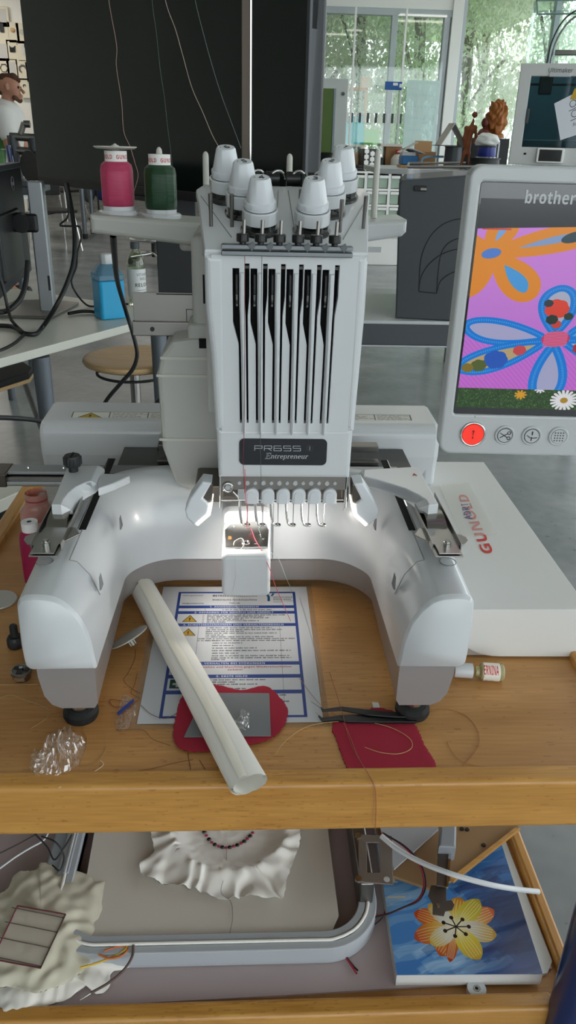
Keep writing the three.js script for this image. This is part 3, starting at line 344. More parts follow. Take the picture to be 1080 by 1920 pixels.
// spool stands on both sides of the head, spool pins, mast
{
  const yT = 1.197, tray = (x0, x1, s) => exXY([[x0, 1.166 - s * 0.004], [x1, 1.166 + s * 0.004], [x1, yT], [x0, yT]], -1.245, -1.15, 0.005, [], 3);
  part(em, 'spool_tray', [exXY([[-0.219, 1.174], [-0.062, 1.158], [-0.062, 1.19], [-0.219, 1.198]], -1.25, -1.15, 0.006, [], 3)], M.white2, 'white spool tray'); part(em, 'spool_tray', [exXY([[0.13, 1.164], [0.213, 1.178], [0.219, 1.184], [0.219, 1.2], [0.13, 1.194]], -1.25, -1.15, 0.006, [], 3)], M.white, 'white spool tray');
  part(em, 'tray_bridge', bx(-0.1, 0.16, 1.15, 1.19, -1.25, -1.17, 0.006), M.white2);
  for (const [x, y] of [[-0.186, 1.197], [-0.126, 1.194], [-0.062, 1.19], [0.055, 1.19], [0.1225, 1.193], [0.1785, 1.198]]) { const p = part(em, 'spool_pin', [cyl(x, y, y + 0.083, -1.2, 0.0046, 0.0042, 18), new THREE.SphereGeometry(0.0042, 14, 8).scale(1, 1.6, 1).translate(x, y + 0.083, -1.2)], M.cream, 'white spool pin'); if (x < -0.1) part(p, 'spool_base_disc', lathe([[0, y - 0.002], [0.0275, y - 0.002], [0.028, y + 0.002], [0.026, y + 0.004], [0.0215, y + 0.0045], [0.0215, y + 0.0075], [0, y + 0.0075]], [x, 0, -1.2]), M.white); }
  part(em, 'mast', [bx(-0.0118, 0.0012, 1.18, 1.64, -1.19, -1.178, 0.001)], std(0x5f564e, 0.55, 0.8), 'telescopic thread mast'); part(em, 'mast_edge', [bx(-0.0005, 0.0014, 1.18, 1.64, -1.1778, -1.176, 0)], M.chrome); part(em, 'mast_guide_bar', [bx(-0.2, 0.19, 1.63, 1.642, -1.2, -1.17, 0.002)], M.steel);
}
// touch-screen panel
const PNL = { bl: [0.2272,0.9616], w: 0.26, h: 0.318 };
{
  const turn = new THREE.Matrix4().makeRotationFromEuler(new THREE.Euler(0.0, -0.05, 0, 'YXZ')); turn.setPosition(PNL.bl[0], PNL.bl[1], -0.872); const on = (g) => { g.applyMatrix4(turn); return g; };
  const R = (x0, x1, y0, y1, r) => rrect(x1 - x0, y1 - y0, r).map(([a, b]) => [a + (x0 + x1) / 2, b + (y0 + y1) / 2]);
  const pnl = part(em, 'control_panel', [on(exXY(R(0, PNL.w, 0, PNL.h, 0.014), -0.026, 0, 0.003, [R(0.0125, PNL.w - 0.0125, 0.05, PNL.h - 0.0165, 0.003)], 3)), on(bx(0.01, PNL.w - 0.01, 0.03, PNL.h - 0.01, -0.025, -0.006, 0)), on(bx(0.09, 0.2, 0.08, 0.2, -0.09, -0.02, 0.01)), on(bx(0.12, 0.17, 0.1, 0.16, -0.36, -0.08, 0.01))], M.panelgrey, 'grey operating panel with touch screen');
  part(pnl, 'screen_bezel', on(exXY(R(0.0126, PNL.w - 0.0126, 0.0501, PNL.h - 0.0166, 0.003), -0.008, -0.0012)), M.gloss);
  const lcd = canvasTex(900, 1160, (g, w, h) => { g.fillStyle = '#2a2d36'; g.fillRect(0, 0, w, h); const petal = (cx, cy, a, len, wd, col, lw, fill, stroke2) => { g.save(); g.translate(cx, cy); g.rotate(a); g.beginPath(); g.moveTo(0, 0); g.bezierCurveTo(len * 0.35, -wd * 0.7, len * 0.8, -wd * 1.1, len, -wd * 0.25); g.bezierCurveTo(len * 1.12, wd * 0.45, len * 0.6, wd * 0.95, 0, 0); g.closePath(); g.fillStyle = fill; g.fill(); g.lineWidth = lw; g.strokeStyle = col; g.stroke(); if (stroke2) { g.lineWidth = lw * 0.25; g.strokeStyle = stroke2; g.setLineDash([4, 6]); g.stroke(); g.setLineDash([]); } g.restore(); };
    const L = 640, top = 135, bot = 1040; g.save(); g.beginPath(); g.moveTo(0, top + 18); g.lineTo(L, top - 14); g.lineTo(L, bot); g.lineTo(0, bot); g.closePath(); g.clip(); const bg = g.createLinearGradient(0, top, 0, bot); bg.addColorStop(0, '#dc8cf0'); bg.addColorStop(0.5, '#d487ea'); bg.addColorStop(1, '#d673e2'); g.fillStyle = bg; g.fillRect(0, 0, L, h);
    g.strokeStyle = 'rgba(150,60,190,0.45)'; g.lineWidth = 2; for (let i = -40; i < 60; i++) { g.beginPath(); g.moveTo(i * 22, 700); g.lineTo(i * 22 + 260, 1040); g.stroke(); }
    const or = '#f2942a'; petal(60, 262, -1.1, 170, 60, or, 46, '#7fb2f2'); petal(80, 280, -0.28, 430, 70, or, 50, '#8fa9da'); petal(100, 300, 0.95, 250, 95, or, 52, '#4aa6ee'); petal(60, 290, 2.2, 240, 90, or, 70, '#f2942a'); petal(40, 260, 3.3, 150, 80, or, 60, '#e05a3a'); g.fillStyle = '#f2942a'; g.beginPath(); g.ellipse(95, 280, 85, 60, -0.3, 0, 7); g.fill(); g.fillStyle = '#5486e0'; g.beginPath(); g.ellipse(70, 280, 42, 26, -0.3, 0, 7); g.fill(); g.fillStyle = '#2f4a58'; g.beginPath(); g.ellipse(405, 185, 55, 26, -0.4, 0, 7); g.fill(); g.fillStyle = '#e0523e'; g.fillRect(20, 148, 120, 10);
    const bl = '#1284ea', li = '#55b6ff', fx = 392, fy = 740; petal(fx, fy - 30, -1.53, 250, 110, bl, 36, '#b9c0d8', li); petal(fx - 30, fy, 3.33, 360, 95, bl, 34, '#b6b6e0', li); petal(fx - 30, fy + 14, 2.72, 400, 92, bl, 34, '#c9b184', li); petal(fx + 4, fy + 30, 1.62, 330, 105, bl, 40, '#b3b6dc', li); petal(fx + 40, fy, -0.42, 330, 90, bl, 34, '#62b4f2', li); petal(fx + 40, fy + 10, 0.38, 330, 90, bl, 34, '#bdb6d2', li);
    const bl2 = (x, y, r, c) => { g.fillStyle = c; g.beginPath(); for (let i = 0; i < 7; i++) { const a = i * 0.9; g.moveTo(x, y); g.arc(x + r * 0.5 * Math.cos(a), y + r * 0.5 * Math.sin(a), r * 0.55, 0, 7); } g.fill(); }; bl2(384, 570, 52, '#ee4a3a'); bl2(392, 656, 22, '#d8483f'); bl2(370, 630, 26, '#2a3b3a'); bl2(440, 610, 20, '#34443e'); bl2(345, 540, 20, '#37424c'); bl2(150, 868, 52, '#2a62cc'); bl2(78, 905, 34, '#5b6a34'); bl2(250, 810, 28, '#d8505a'); bl2(30, 920, 26, '#8c7a2c'); bl2(515, 790, 32, '#b93448'); bl2(590, 800, 34, '#27323a'); bl2(628, 812, 20, '#b8c4e8');
    g.fillStyle = '#d83a6e'; g.beginPath(); g.ellipse(fx + 8, fy, 62, 46, -0.15, 0, 7); g.fill(); g.strokeStyle = '#f088b4'; g.lineWidth = 4; for (let i = -5; i < 6; i++) { g.beginPath(); g.moveTo(fx - 44, fy + i * 8 + 6); g.lineTo(fx + 60, fy + i * 8 - 6); g.stroke(); } g.restore();
    g.save(); g.beginPath(); g.rect(L, 118, w - L, 1100); g.clip(); g.fillStyle = '#8f2d4c'; g.fillRect(L, 0, w, h); g.strokeStyle = 'rgba(190,70,110,0.35)'; g.lineWidth = 2; for (let i = 0; i < 260; i++) { g.beginPath(); g.moveTo(L, i * 6); g.lineTo(w, i * 6 + 6); g.stroke(); } const daisy = (x, y, r, n, c, mid, lw = 14) => { g.strokeStyle = c; g.lineWidth = lw; g.lineCap = 'round'; for (let i = 0; i < n; i++) { const a = i * 6.283 / n; g.beginPath(); g.moveTo(x + r * 0.35 * Math.cos(a), y + r * 0.35 * Math.sin(a)); g.lineTo(x + r * Math.cos(a), y + r * Math.sin(a)); g.stroke(); } g.fillStyle = mid; g.beginPath(); g.arc(x, y, r * 0.3, 0, 7); g.fill(); };
    for (const x of [0, 210]) { daisy(714 + x, 222, 62, 16, '#4c3fd0', '#2a2458'); daisy(716 + x, 356, 66, 13, '#d8b878', '#2f5a58'); daisy(714 + x, 470, 60, 15, '#4a42d8', '#c9b468'); } g.fillStyle = '#c24a62'; g.fillRect(L, 1040, 60, 120); for (const [x, c] of [[705, '#b89ac0'], [745, '#d9a04a'], [775, '#a33a64'], [815, '#6a4aa8'], [860, '#c9785a']]) { g.fillStyle = c; g.fillRect(x, 1036, 36, 124); } g.restore();
    g.save(); g.beginPath(); g.rect(0, bot, L, 120); g.clip(); g.fillStyle = '#2c4a24'; g.fillRect(0, bot, L, 120); let s = 5; const r = () => (s = (s * 16807) % 2147483647) / 2147483647; for (let i = 0; i < 2600; i++) { g.strokeStyle = ['#3f6a30', '#1f3518', '#5c8a40', '#27421c'][i % 4]; g.lineWidth = 2; const x = r() * L, y = bot + r() * 120; g.beginPath(); g.moveTo(x, y); g.lineTo(x + r() * 14 - 7, y - 12 * r()); g.stroke(); } daisy(486, bot + 62, 58, 18, '#f4f4f8', '#b8932c', 13); daisy(285, bot + 34, 24, 9, '#e8a82a', '#e8a82a', 10); daisy(640, bot + 8, 22, 9, '#e8a02a', '#e8a02a', 10); daisy(370, bot - 4, 22, 9, '#efeff8', '#ddd', 9); g.restore(); });
  part(pnl, 'screen', on(sheet(PNL.w - 0.029, 0.228, [PNL.w / 2, 0.058 + 0.114, -0.0009])), new THREE.MeshStandardMaterial({ color: 0x111111, roughness: 0.12, emissive: 0xffffff, emissiveMap: lcd, emissiveIntensity: 0.95 }), 'lit colour screen showing embroidered flowers');
  const logo = text('brother', 0.0122, 0.0006); logo.scale(0.86, 1, 1); part(pnl, 'lettering', on(placed(logo, [0.0865, 0.2885, -0.0012])), M.panelgrey);
  const bY = 0.0255; const btn = (x, r, m, ringM) => { const b = part(pnl, 'panel_button', on(placed(new THREE.CylinderGeometry(r, r, 0.003, 40), [x, bY, 0.0008], [Math.PI / 2, 0, 0])), m); part(pnl, 'button_ring', on(new THREE.TorusGeometry(r + 0.0016, 0.0017, 10, 44).translate(x, bY, 0.0005)), ringM); return b; };
  const st = btn(0.038, 0.0124, new THREE.MeshStandardMaterial({ color: 0xd8382c, emissive: 0xff2a18, emissiveIntensity: 0.75, roughness: 0.4 }), M.chrome); st.userData.label = 'lit red start button in a chrome ring'; part(pnl, 'button_symbol', on([[-0.0006, 0.0006, -0.0052, -0.0022], [-0.0005, 0.0005, -0.0008, 0.0035]].map(([a, b, c, d]) => bx(0.038 + a, 0.038 + b, bY + c, bY + d, 0.0023, 0.0026, 0)).concat([exXY([[0.0355, bY + 0.0028], [0.038, bY + 0.006], [0.0405, bY + 0.0028], [0.038, bY + 0.004]].reverse(), 0.0023, 0.0026)]).reduce((a, g) => mergeGeometries([a, g].map((q) => { const k = q.index ? q.toNonIndexed() : q.clone(); return k; })))), std(0x5a1512, 0.6));
  for (const [x, k] of [[0.076, 0], [0.108, 1], [0.14, 2]]) { btn(x, 0.0088, M.panelgrey, M.panelgrey); const s = []; const rd = (a, b, w = 0.0005) => s.push(rod([x + a[0], bY + a[1], 0.0024], [x + b[0], bY + b[1], 0.0024], w, w, 6));
    if (k === 0) { rd([-0.006, 0.003], [0.003, -0.0025]); rd([-0.006, -0.003], [0.003, 0.0025]); for (const q of [-1, 1]) s.push(new THREE.TorusGeometry(0.0018, 0.0005, 6, 18).translate(x + 0.0045, bY + q * 0.0032, 0.0024)); s.push(new THREE.TorusGeometry(0.0086, 0.0003, 6, 40).translate(x, bY, 0.0023)); }
    if (k === 1) { rd([0, 0.006], [0, 0.0015], 0.0008); s.push(tube([[x - 0.006, bY + 0.001, 0.0024], [x - 0.001, bY - 0.0022, 0.0024], [x + 0.0065, bY - 0.0018, 0.0024]], 0.0005)); rd([-0.0002, -0.001], [-0.0004, -0.0058], 0.0006); s.push(new THREE.TorusGeometry(0.0086, 0.0003, 6, 40).translate(x, bY, 0.0023)); }
    if (k === 2) for (let i = 0; i < 4; i++) for (let j = 0; j < 4; j++) s.push(rod([x - 0.0048 + i * 0.0032, bY - 0.0048 + j * 0.0032, 0.0022], [x - 0.0048 + i * 0.0032, bY - 0.0048 + j * 0.0032, 0.0025], 0.0008, 0.0008, 10));
    part(pnl, 'button_symbol', on(merge(s)), M.dark); }
  part(pnl, 'pilot_light', on(new THREE.SphereGeometry(0.0012, 10, 8).translate(0.0385, bY + 0.0215, 0)), M.white);
}

// ---------- spools on the machine ----------
const ringTex = canvasTex(512, 64, (g, w, h) => { g.fillStyle = '#eceae6'; g.fillRect(0, 0, w, h); g.fillStyle = '#b8343a'; g.font = 'bold 34px sans-serif'; for (let i = 0; i < 3; i++) g.fillText('GUNOLD', 14 + i * 171, 46); });
function spool(name, label, x, y, z, colour, o = {}) {
  const s = thing(name, label, 'thread spool', [x, y, z], 0, o.group, true); const R = o.r || 0.0225, h = o.h || 0.0575;
  part(s, 'thread', lathe([[0, 0], [R * 0.92, 0], [R * 0.98, 0.003], [R, h * 0.15], [R, h * 0.8], [R * 0.93, h * 0.93], [R * 0.72, h], [0, h]], [0, 0.002, 0], 44), new THREE.MeshPhysicalMaterial({ color: colour, roughness: 0.45, bumpMap: T.strands, bumpScale: 0.0006, sheen: 0.6, sheenColor: new THREE.Color(colour) }));
  part(s, 'core_top', [new THREE.CylinderGeometry(R * 0.68, R * 0.68, 0.014, 40, 1, true).translate(0, h + 0.0085, 0), new THREE.RingGeometry(R * 0.2, R * 0.68, 40).rotateX(-Math.PI / 2).translate(0, h + 0.0154, 0)], std(0xffffff, 0.5, 0, { map: o.plain ? null : ringTex }), 'white core ring with red print');
  part(s, 'core_foot', lathe([[0, 0], [R * 0.96, 0], [R * 0.96, 0.002], [0, 0.002]]), M.white); return s;
}
spool('thread_spool', 'pink thread spool with a white disc on top on the machine tray', -0.186, 1.2045, -1.2, 0xb8385f);
{ const d = single('spool_cap', 'thin white disc pressed onto the pink thread spool', 'spool cap', [lathe([[0.0046, 0], [0.026, 0.0015], [0.0295, 0.0035], [0.0292, 0.0045], [0.024, 0.003], [0.0075, 0.0025], [0.0046, 0.006]], [-0.186, 1.2785, -1.2])], M.cream); }
spool('thread_spool', 'dark green thread spool standing on the machine tray', -0.126, 1.2015, -1.2, 0x0a3a1c);
// spools standing behind the machine arm on the bench
spool('thread_spool', 'magenta thread spool with white rim standing on the bench beside the machine', -0.311, 0.70, -1.01, 0x9c1048, { r: 0.017, h: 0.085, plain: true });
{ const s = thing('thread_spool', 'pale pink clear-topped thread cone behind the magenta spool', 'thread spool', [-0.3235, 0.70, -1.1], 0, null, true); part(s, 'thread', lathe([[0, 0], [0.0265, 0], [0.0258, 0.072], [0, 0.072]]), std(0xeab9ae, 0.6)); part(s, 'plastic_dome', lathe([[0.0266, 0.066], [0.0255, 0.078], [0.0172, 0.089], [0.0162, 0.105], [0.0152, 0.105], [0.0162, 0.088], [0.0245, 0.077], [0.0256, 0.066]]), new THREE.MeshPhysicalMaterial({ color: 0xf0c4b8, roughness: 0.15, transmission: 0.6, thickness: 0, side: THREE.DoubleSide })); part(s, 'rim_print', lathe([[0.0165, 0.094], [0.0169, 0.094], [0.0169, 0.0965], [0.0165, 0.0965]]), std(0xa8414a, 0.6)); }
// ---------- threads led through the machine ----------
const TR = 0.00038;
const threadPts = (list, z, up) => { const p = list.map((a) => a); return p; };
single('upper_thread', 'fine pinkish thread rising past the big screen from the pink spool', 'thread', tube([[-0.19, 1.632, -1.185], [-0.1797,1.4513,-1.185], [-0.1732,1.3989,-1.185], [-0.1752,1.3808,-1.185], [-0.1712,1.3377,-1.185], [-0.1701,1.2994,-1.185], [-0.1633,1.2832,-1.185], [-0.158,1.2634,-1.185], [-0.1545,1.248,-1.185], [-0.159,1.2329,-1.185], [-0.1641,1.2215,-1.19], [-0.164, 1.216, -1.2]], TR, 120, 5), std(0xb08a82, 0.7));
single('upper_thread', 'barely visible dark thread rising from the green spool', 'thread', tube([[-0.125, 1.632, -1.185], [-0.1252,1.453,-1.185], [-0.1215,1.4182,-1.185], [-0.1181,1.3732,-1.185], [-0.1144,1.3454,-1.185], [-0.1117,1.3105,-1.185], [-0.1081,1.2746,-1.185], [-0.107, 1.255, -1.19]], TR * 0.8, 120, 5), std(0x55625c, 0.7));
single('upper_thread', 'pale thread running down to the back tension knob numbered six', 'thread', tube([[-0.13, 1.632, -1.15], [-0.1034,1.4463,-1.13], [-0.0915,1.4152,-1.12], [-0.0826,1.3865,-1.11], [-0.0712,1.3513,-1.09], [-0.0578,1.3251,-1.07], [-0.0451,1.2991,-1.05], [-0.0319,1.2794,-1.03]], TR, 120, 5), std(0xb9a294, 0.7));
single('upper_thread', 'thin grey thread slanting towards the thread mast', 'thread', tube([[-0.1, 1.632, -1.15], [-0.0673,1.4474,-1.13], [-0.0573,1.4106,-1.12], [-0.0477,1.3789,-1.11], [-0.0366,1.3469,-1.1], [-0.0232,1.3145,-1.08], [-0.0113,1.2864,-1.06]], TR * 0.8, 120, 5), std(0x76807c, 0.7));
single('needle_thread', 'pink thread hanging from the first needle down to the paper sheet', 'thread', tube([[-0.0052,0.9418,-0.866], [-0.004,0.8987,-0.876], [-0.0022, 0.87, -0.889], [-0.0032, 0.853, -0.889], [0.0022,0.84,-0.9126], [0.0076,0.838,-0.8864], [0.0148,0.8358,-0.862], [0.0253,0.8187,-0.845], [0.0328,0.7868,-0.86], [0.0572,0.704,-0.8997]], 0.0004, 100, 6), std(0xc84a5e, 0.6));
single('front_thread', 'dark red thread drawn over the machine badge into the needle case', 'thread', tube([[-0.0054,1.1883,-0.866], [-0.0059,0.9953,-0.866], [-0.0071,0.954,-0.866], [-0.0053,0.9059,-0.876]], 0.0003, 60, 5), std(0x8a3338, 0.7)); single('front_thread', 'grey thread drawn over the badge beside the dark red one', 'thread', tube([[0.0126,1.1886,-0.866], [0.0127,0.9955,-0.866], [0.0137,0.9487,-0.866], [0.016,0.8764,-0.885]], 0.0003, 60, 5), std(0x555a5e, 0.7));
single('loose_thread', 'white thread dangling in front of the free arm', 'thread', tube([[-0.0192,0.8375,-0.87], [-0.0181,0.8375,-0.88], [-0.0101,0.8375,-0.8888], [-0.006, 0.838, -0.872], [-0.012, 0.836, -0.856], [-0.017, 0.828, -0.846], [-0.0156,0.8106,-0.846], [-0.0177,0.7952,-0.846], [-0.0198,0.7839,-0.848], [-0.0181,0.7607,-0.86], [-0.0122,0.702,-0.9271]], 0.00035, 90, 5), std(0xe2e0d8, 0.7));
single('loose_thread', 'pale green thread hanging behind the free arm towards the sheet', 'thread', tube([[0.012, 0.852, -0.89], [0.02, 0.82, -0.9], [0.0407,0.7828,-0.93], [0.0499,0.7577,-0.93], [0.0635,0.702,-0.9824]], 0.0003, 60, 5), std(0xa9bfae, 0.7));
// ---------- papers and cloth on the bench ----------
{
  const sheetTex = canvasTex(1240, 1754, (g, w, h) => {
    g.fillStyle = '#e9ebee'; g.fillRect(0, 0, w, h); const blue = '#27479a', X0 = 150, X1 = 1125, Y0 = 95, Y1 = 1690; g.strokeStyle = blue; g.lineWidth = 22; g.strokeRect(X0, Y0, X1 - X0, Y1 - Y0);
    const bar = (y, s, hh = 42) => { g.fillStyle = blue; g.fillRect(X0, y, X1 - X0, hh); g.fillStyle = '#dfe4f0'; g.font = 'bold 33px sans-serif'; g.textAlign = 'center'; g.fillText(s, (X0 + X1) / 2 - 20, y + 32); };
    g.textAlign = 'center'; g.fillStyle = '#222'; g.font = 'bold 36px sans-serif'; g.fillText('BETRIEBSANWEISUNG', 620, 160); g.font = 'bold 30px sans-serif'; g.fillText('Elektrische Stickmaschine', 620, 222); g.font = 'bold 26px sans-serif'; g.fillText('FabLab', 620, 272); g.textAlign = 'left'; g.font = '24px sans-serif'; g.fillText('Geltungsbereich', 175, 150); g.fillText('Nr. 1', 435, 150); g.font = 'bold 22px sans-serif'; g.fillText('Tätigkeitsbereich', 178, 274);
    g.fillStyle = '#1d5f86'; g.beginPath(); g.moveTo(868, 110); g.lineTo(900, 110); g.lineTo(918, 160); g.lineTo(918, 235); g.lineTo(896, 235); g.lineTo(896, 165); g.closePath(); g.fill(); g.beginPath(); g.moveTo(960, 110); g.lineTo(940, 110); g.lineTo(926, 150); g.lineTo(936, 160); g.closePath(); g.fill(); g.fillStyle = '#23282c'; g.font = 'bold 25px sans-serif'; g.fillText('HOCHSCHULE', 945, 180); g.fillText('RHEIN-WAAL', 945, 212); g.font = '18px sans-serif'; g.fillText('University of Applied', 945, 236); g.fillText('Sciences', 945, 256);
    bar(300, '1. ANWENDUNGSBEREICH'); bar(385, '2. GEFAHREN FÜR MENSCH UND UMWELT'); bar(565, '3. SCHUTZMASSNAHMEN UND VERHALTENSREGELN'); bar(1075, '4. VERHALTEN BEI STÖRUNGEN'); bar(1230, '5. ERSTE HILFE'); bar(1408, '6. INSTANDHALTUNG');
    let s = 3; const r = () => (s = (s * 16807) % 2147483647) / 2147483647; const line = (x, y, e) => { g.fillStyle = '#3a3d42'; let p = x; while (p < e) { const l = 14 + r() * 52; g.globalAlpha = 0.75; g.fillRect(p, y, Math.min(l, e - p), 9); for (let q = p; q < Math.min(p + l, e); q += 9) if (r() > 0.6) g.fillRect(q, y - 6, 3, 18); g.globalAlpha = 1; p += l + 9; } };
    g.fillStyle = '#333'; g.fillRect(378, 342, 2, 43); line(520, 360, 930); g.fillRect(366, 430, 2, 135); for (let i = 0; i < 6; i++) { line(400, 440 + i * 21, [1040, 860, 900, 700, 820, 560][i]); g.fillRect(372, 442 + i * 21, 6, 6); } for (let i = 0; i < 8; i++) { line(i > 5 ? 340 : 400, 625 + i * 25, [920, 1010, 700, 960, 540, 930, 1100, 520][i]); }
    for (let i = 0; i < 7; i++) line(460 - (i === 0 ? 60 : 0), 800 + i * 33, [1020, 690, 620, 800, 1060, 660, 1050][i]); line(460, 1024, 1060); line(460, 1046, 560); g.fillRect(340, 610, 2, 460); g.fillRect(985, 610, 2, 1010); g.fillStyle = '#b33a3a'; g.font = 'bold 29px sans-serif'; g.textAlign = 'center'; g.fillText('Netzstecker ziehen und Maschine gegen Wiedereinschalten', 640, 1150); g.fillText('sichern!', 640, 1182); for (let i = 0; i < 5; i++) line(330, 1288 + i * 25, [860, 640, 800, 560, 720][i]); for (let i = 0; i < 3; i++) line(340, 1462 + i * 34, [1010, 640, 1020][i]); g.fillStyle = '#333'; g.fillRect(300, 1600, 690, 2); g.font = '26px sans-serif'; g.textAlign = 'left'; g.fillText('Datum:', 280, 1650);
    const tri = (y) => { g.fillStyle = '#dfae22'; g.strokeStyle = '#2a2412'; g.lineWidth = 6; g.beginPath(); g.moveTo(262, y); g.lineTo(318, y + 92); g.lineTo(206, y + 92); g.closePath(); g.fill(); g.stroke(); g.fillStyle = '#2a2412'; g.fillRect(257, y + 34, 10, 30); g.fillRect(257, y + 70, 10, 10); }; tri(448); tri(640); g.fillStyle = '#14463c'; g.fillRect(178, 1285, 110, 100); g.fillStyle = '#e8ecea'; g.fillRect(222, 1300, 22, 70); g.fillRect(198, 1324, 70, 22);
  });
  const o = thing('instruction_sheet', 'laminated sheet of printed safety rules with blue headings lying under the machine', 'paper sheet', [-0.02, 0.70, -0.847]);
  part(o, 'paper', quad([-0.125, 0.7012, -0.9955], [0.085, 0.7012, -0.9955], [0.0853, 0.7012, -0.698], [-0.1252, 0.7012, -0.698]), std(0xd2d2d2, 0.5, 0, { map: sheetTex })); part(o, 'laminate_pouch', bx(-0.133, 0.0925, 0.7003, 0.7009, -1.003, -0.6905, 0.0002), phy(0xb89a78, 0.2, { transparent: true, opacity: 0.25, clearcoat: 1 }));
}
// roll of white stabiliser lying across the sheet: a flattened spiral tube
{
  const A = V([-0.152, 0.7185, -0.968]), B = V([0.001, 0.7175, -0.593]), ax = B.clone().sub(A), side = new THREE.Vector3(-ax.z, 0, ax.x).normalize(), up = new THREE.Vector3(0, 1, 0);
  const roll = (r0, r1, turns, a0, flat, jag = 0) => { const nu = 90, nv = 30, pos = [], uv = [], idx = []; for (let j = 0; j <= nv; j++) for (let i = 0; i <= nu; i++) { const u = i / nu, v = j / nv, a = a0 + u * turns * Math.PI * 2; let r = r0 + (r1 - r0) * u; r *= 1 + 0.018 * ns(Math.cos(a) * 1.5 + 4, Math.sin(a) * 1.5, v * 7) ; const vv = v + (j === 0 || j === nv ? jag * ns(u * 14, j, 2) : 0) + (u > 0.97 ? 0 : 0); const e = 1 - flat * v; const p = A.clone().addScaledVector(ax, vv).addScaledVector(side, Math.cos(a) * r * (1 + flat * v * 0.55)).addScaledVector(up, Math.sin(a) * r * e - r0 * (1 - e) * 0.9); pos.push(p.x, p.y, p.z); uv.push(u, v); } for (let j = 0; j < nv; j++) for (let i = 0; i < nu; i++) { const a = j * (nu + 1) + i, b = a + nu + 1; idx.push(a, b, a + 1, b, b + 1, a + 1); } const g = new THREE.BufferGeometry(); g.setAttribute('position', new THREE.Float32BufferAttribute(pos, 3)); g.setAttribute('uv', new THREE.Float32BufferAttribute(uv, 2)); g.setIndex(idx); g.computeVertexNormals(); return g; };
  const pm = std(0xf2efe6, 0.85, 0, { side: THREE.DoubleSide }); const o = thing('stabiliser_roll', 'rolled-up white stabiliser paper lying diagonally across the printed sheet', 'paper roll', [-0.075, 0.70, -0.78]); part(o, 'outer_wrap', roll(0.0168, 0.0174, 1.12, 0.75, 0.3, 0.004), pm); part(o, 'inner_wraps', [roll(0.0142, 0.0162, 2.2, 0.75, 0.3, 0.006)], pm);
  // creased loose edge that runs along the roll
  const ed = []; for (let i = 0; i <= 40; i++) { const v = i / 40, a = 1.12 + 0.09 * ns(v * 9, 3) + 0.05 * Math.sin(v * 11); const r = 0.0196; const e = 1 - 0.3 * v; ed.push(A.clone().addScaledVector(ax, v).addScaledVector(side, Math.cos(a) * r * (1 + 0.165 * v)).addScaledVector(up, Math.sin(a) * r * e - 0.0168 * (1 - e) * 0.9)); }
  const pos = [], idx = []; ed.forEach((p, i) => { const q = p.clone().addScaledVector(side, -0.011).addScaledVector(up, -0.0004), m = p.clone().addScaledVector(side, -0.005).addScaledVector(up, 0.0014 + 0.001 * ns(i * 0.3, 1)); for (const k of [p, m, q]) pos.push(k.x, k.y, k.z); }); for (let i = 0; i < 40; i++) for (let j = 0; j < 2; j++) { const a = i * 3 + j; idx.push(a, a + 1, a + 3, a + 1, a + 4, a + 3); } const g = new THREE.BufferGeometry(); g.setAttribute('position', new THREE.Float32BufferAttribute(pos, 3)); g.setIndex(idx); g.computeVertexNormals(); part(o, 'loose_edge', g, std(0xefe9da, 0.9, 0, { side: THREE.DoubleSide }), 'ragged loose edge of the paper');
}
const wave = (a, f, s) => (x, z, k) => a * (0.6 + ns(x * f, z * f, s));
single('red_fabric', 'rounded dark red fabric scrap under the grey patch on the sheet', 'fabric scrap', cloth([[-0.075,-0.7483], [-0.0423,-0.7639], [-0.0088,-0.7545], [0.0206,-0.7611], [0.0366,-0.741], [0.0447,-0.7217], [0.0439,-0.7032], [0.0353,-0.682], [0.0201,-0.6669], [-0.0147,-0.6575], [-0.0535,-0.6508], [-0.0732,-0.656], [-0.0815,-0.6719], [-0.0822,-0.7078]], 0.7022, 0.0008, wave(0.0006, 40, 2), 14, 160, 0.02), M.red);
single('red_fabric', 'square dark red fabric scrap with frayed edges under the tweezers', 'fabric scrap', cloth([[0.0986,-0.7], [0.1222,-0.7088], [0.1457,-0.7215], [0.1686,-0.7155], [0.1883,-0.6941], [0.1932,-0.661], [0.1979,-0.6222], [0.1643,-0.6151], [0.1382,-0.6103], [0.1139,-0.607], [0.1031,-0.6301], [0.0977,-0.6668], [0.0942,-0.6858]], 0.7004, 0.0008, wave(0.0006, 40, 5), 14, 220, 0.035), M.red);
single('grey_patch', 'flat grey fabric patch lying on the rounded red scrap', 'fabric patch', exXZ([[-0.0516,-0.7475], [0.0247,-0.7456], [0.0249,-0.6722], [-0.0704,-0.672]].reverse(), 0.7042, 0.705), M.grey);
function crumple(pts, y, h, s, n = 60) { const g = cloth(pts, y, 0.00025, (x, z, k) => h * Math.abs(ns(x * 90, z * 90, s) * 1.1 + 0.8 * ns(x * 210, z * 210, s + 4)) * (1.15 - k * 0.8) * 2, 12, n, 0.1).toNonIndexed(); g.deleteAttribute('normal'); g.computeVertexNormals(); return g; }
single('plastic_scrap', 'tiny crumpled clear plastic scrap on the grey patch', 'plastic scrap', crumple([[-0.0084,-0.7139], [0.0002,-0.7101], [0.0014,-0.692], [-0.0022,-0.6815], [-0.0104,-0.6816], [-0.0214,-0.6959], [-0.0118,-0.6975]], 0.7052, 0.008, 3, 40), M.film);
single('plastic_wrap', 'crumpled clear plastic wrapper near the front rail', 'plastic wrapper', crumple([[-0.2015,-0.6921], [-0.1898,-0.6832], [-0.1779,-0.6695], [-0.1762,-0.6515], [-0.1802,-0.6296], [-0.1971,-0.6193], [-0.2197,-0.6212], [-0.2292,-0.6508], [-0.2203,-0.6603], [-0.2188,-0.6786]], 0.7006, 0.011, 8, 90), M.film);
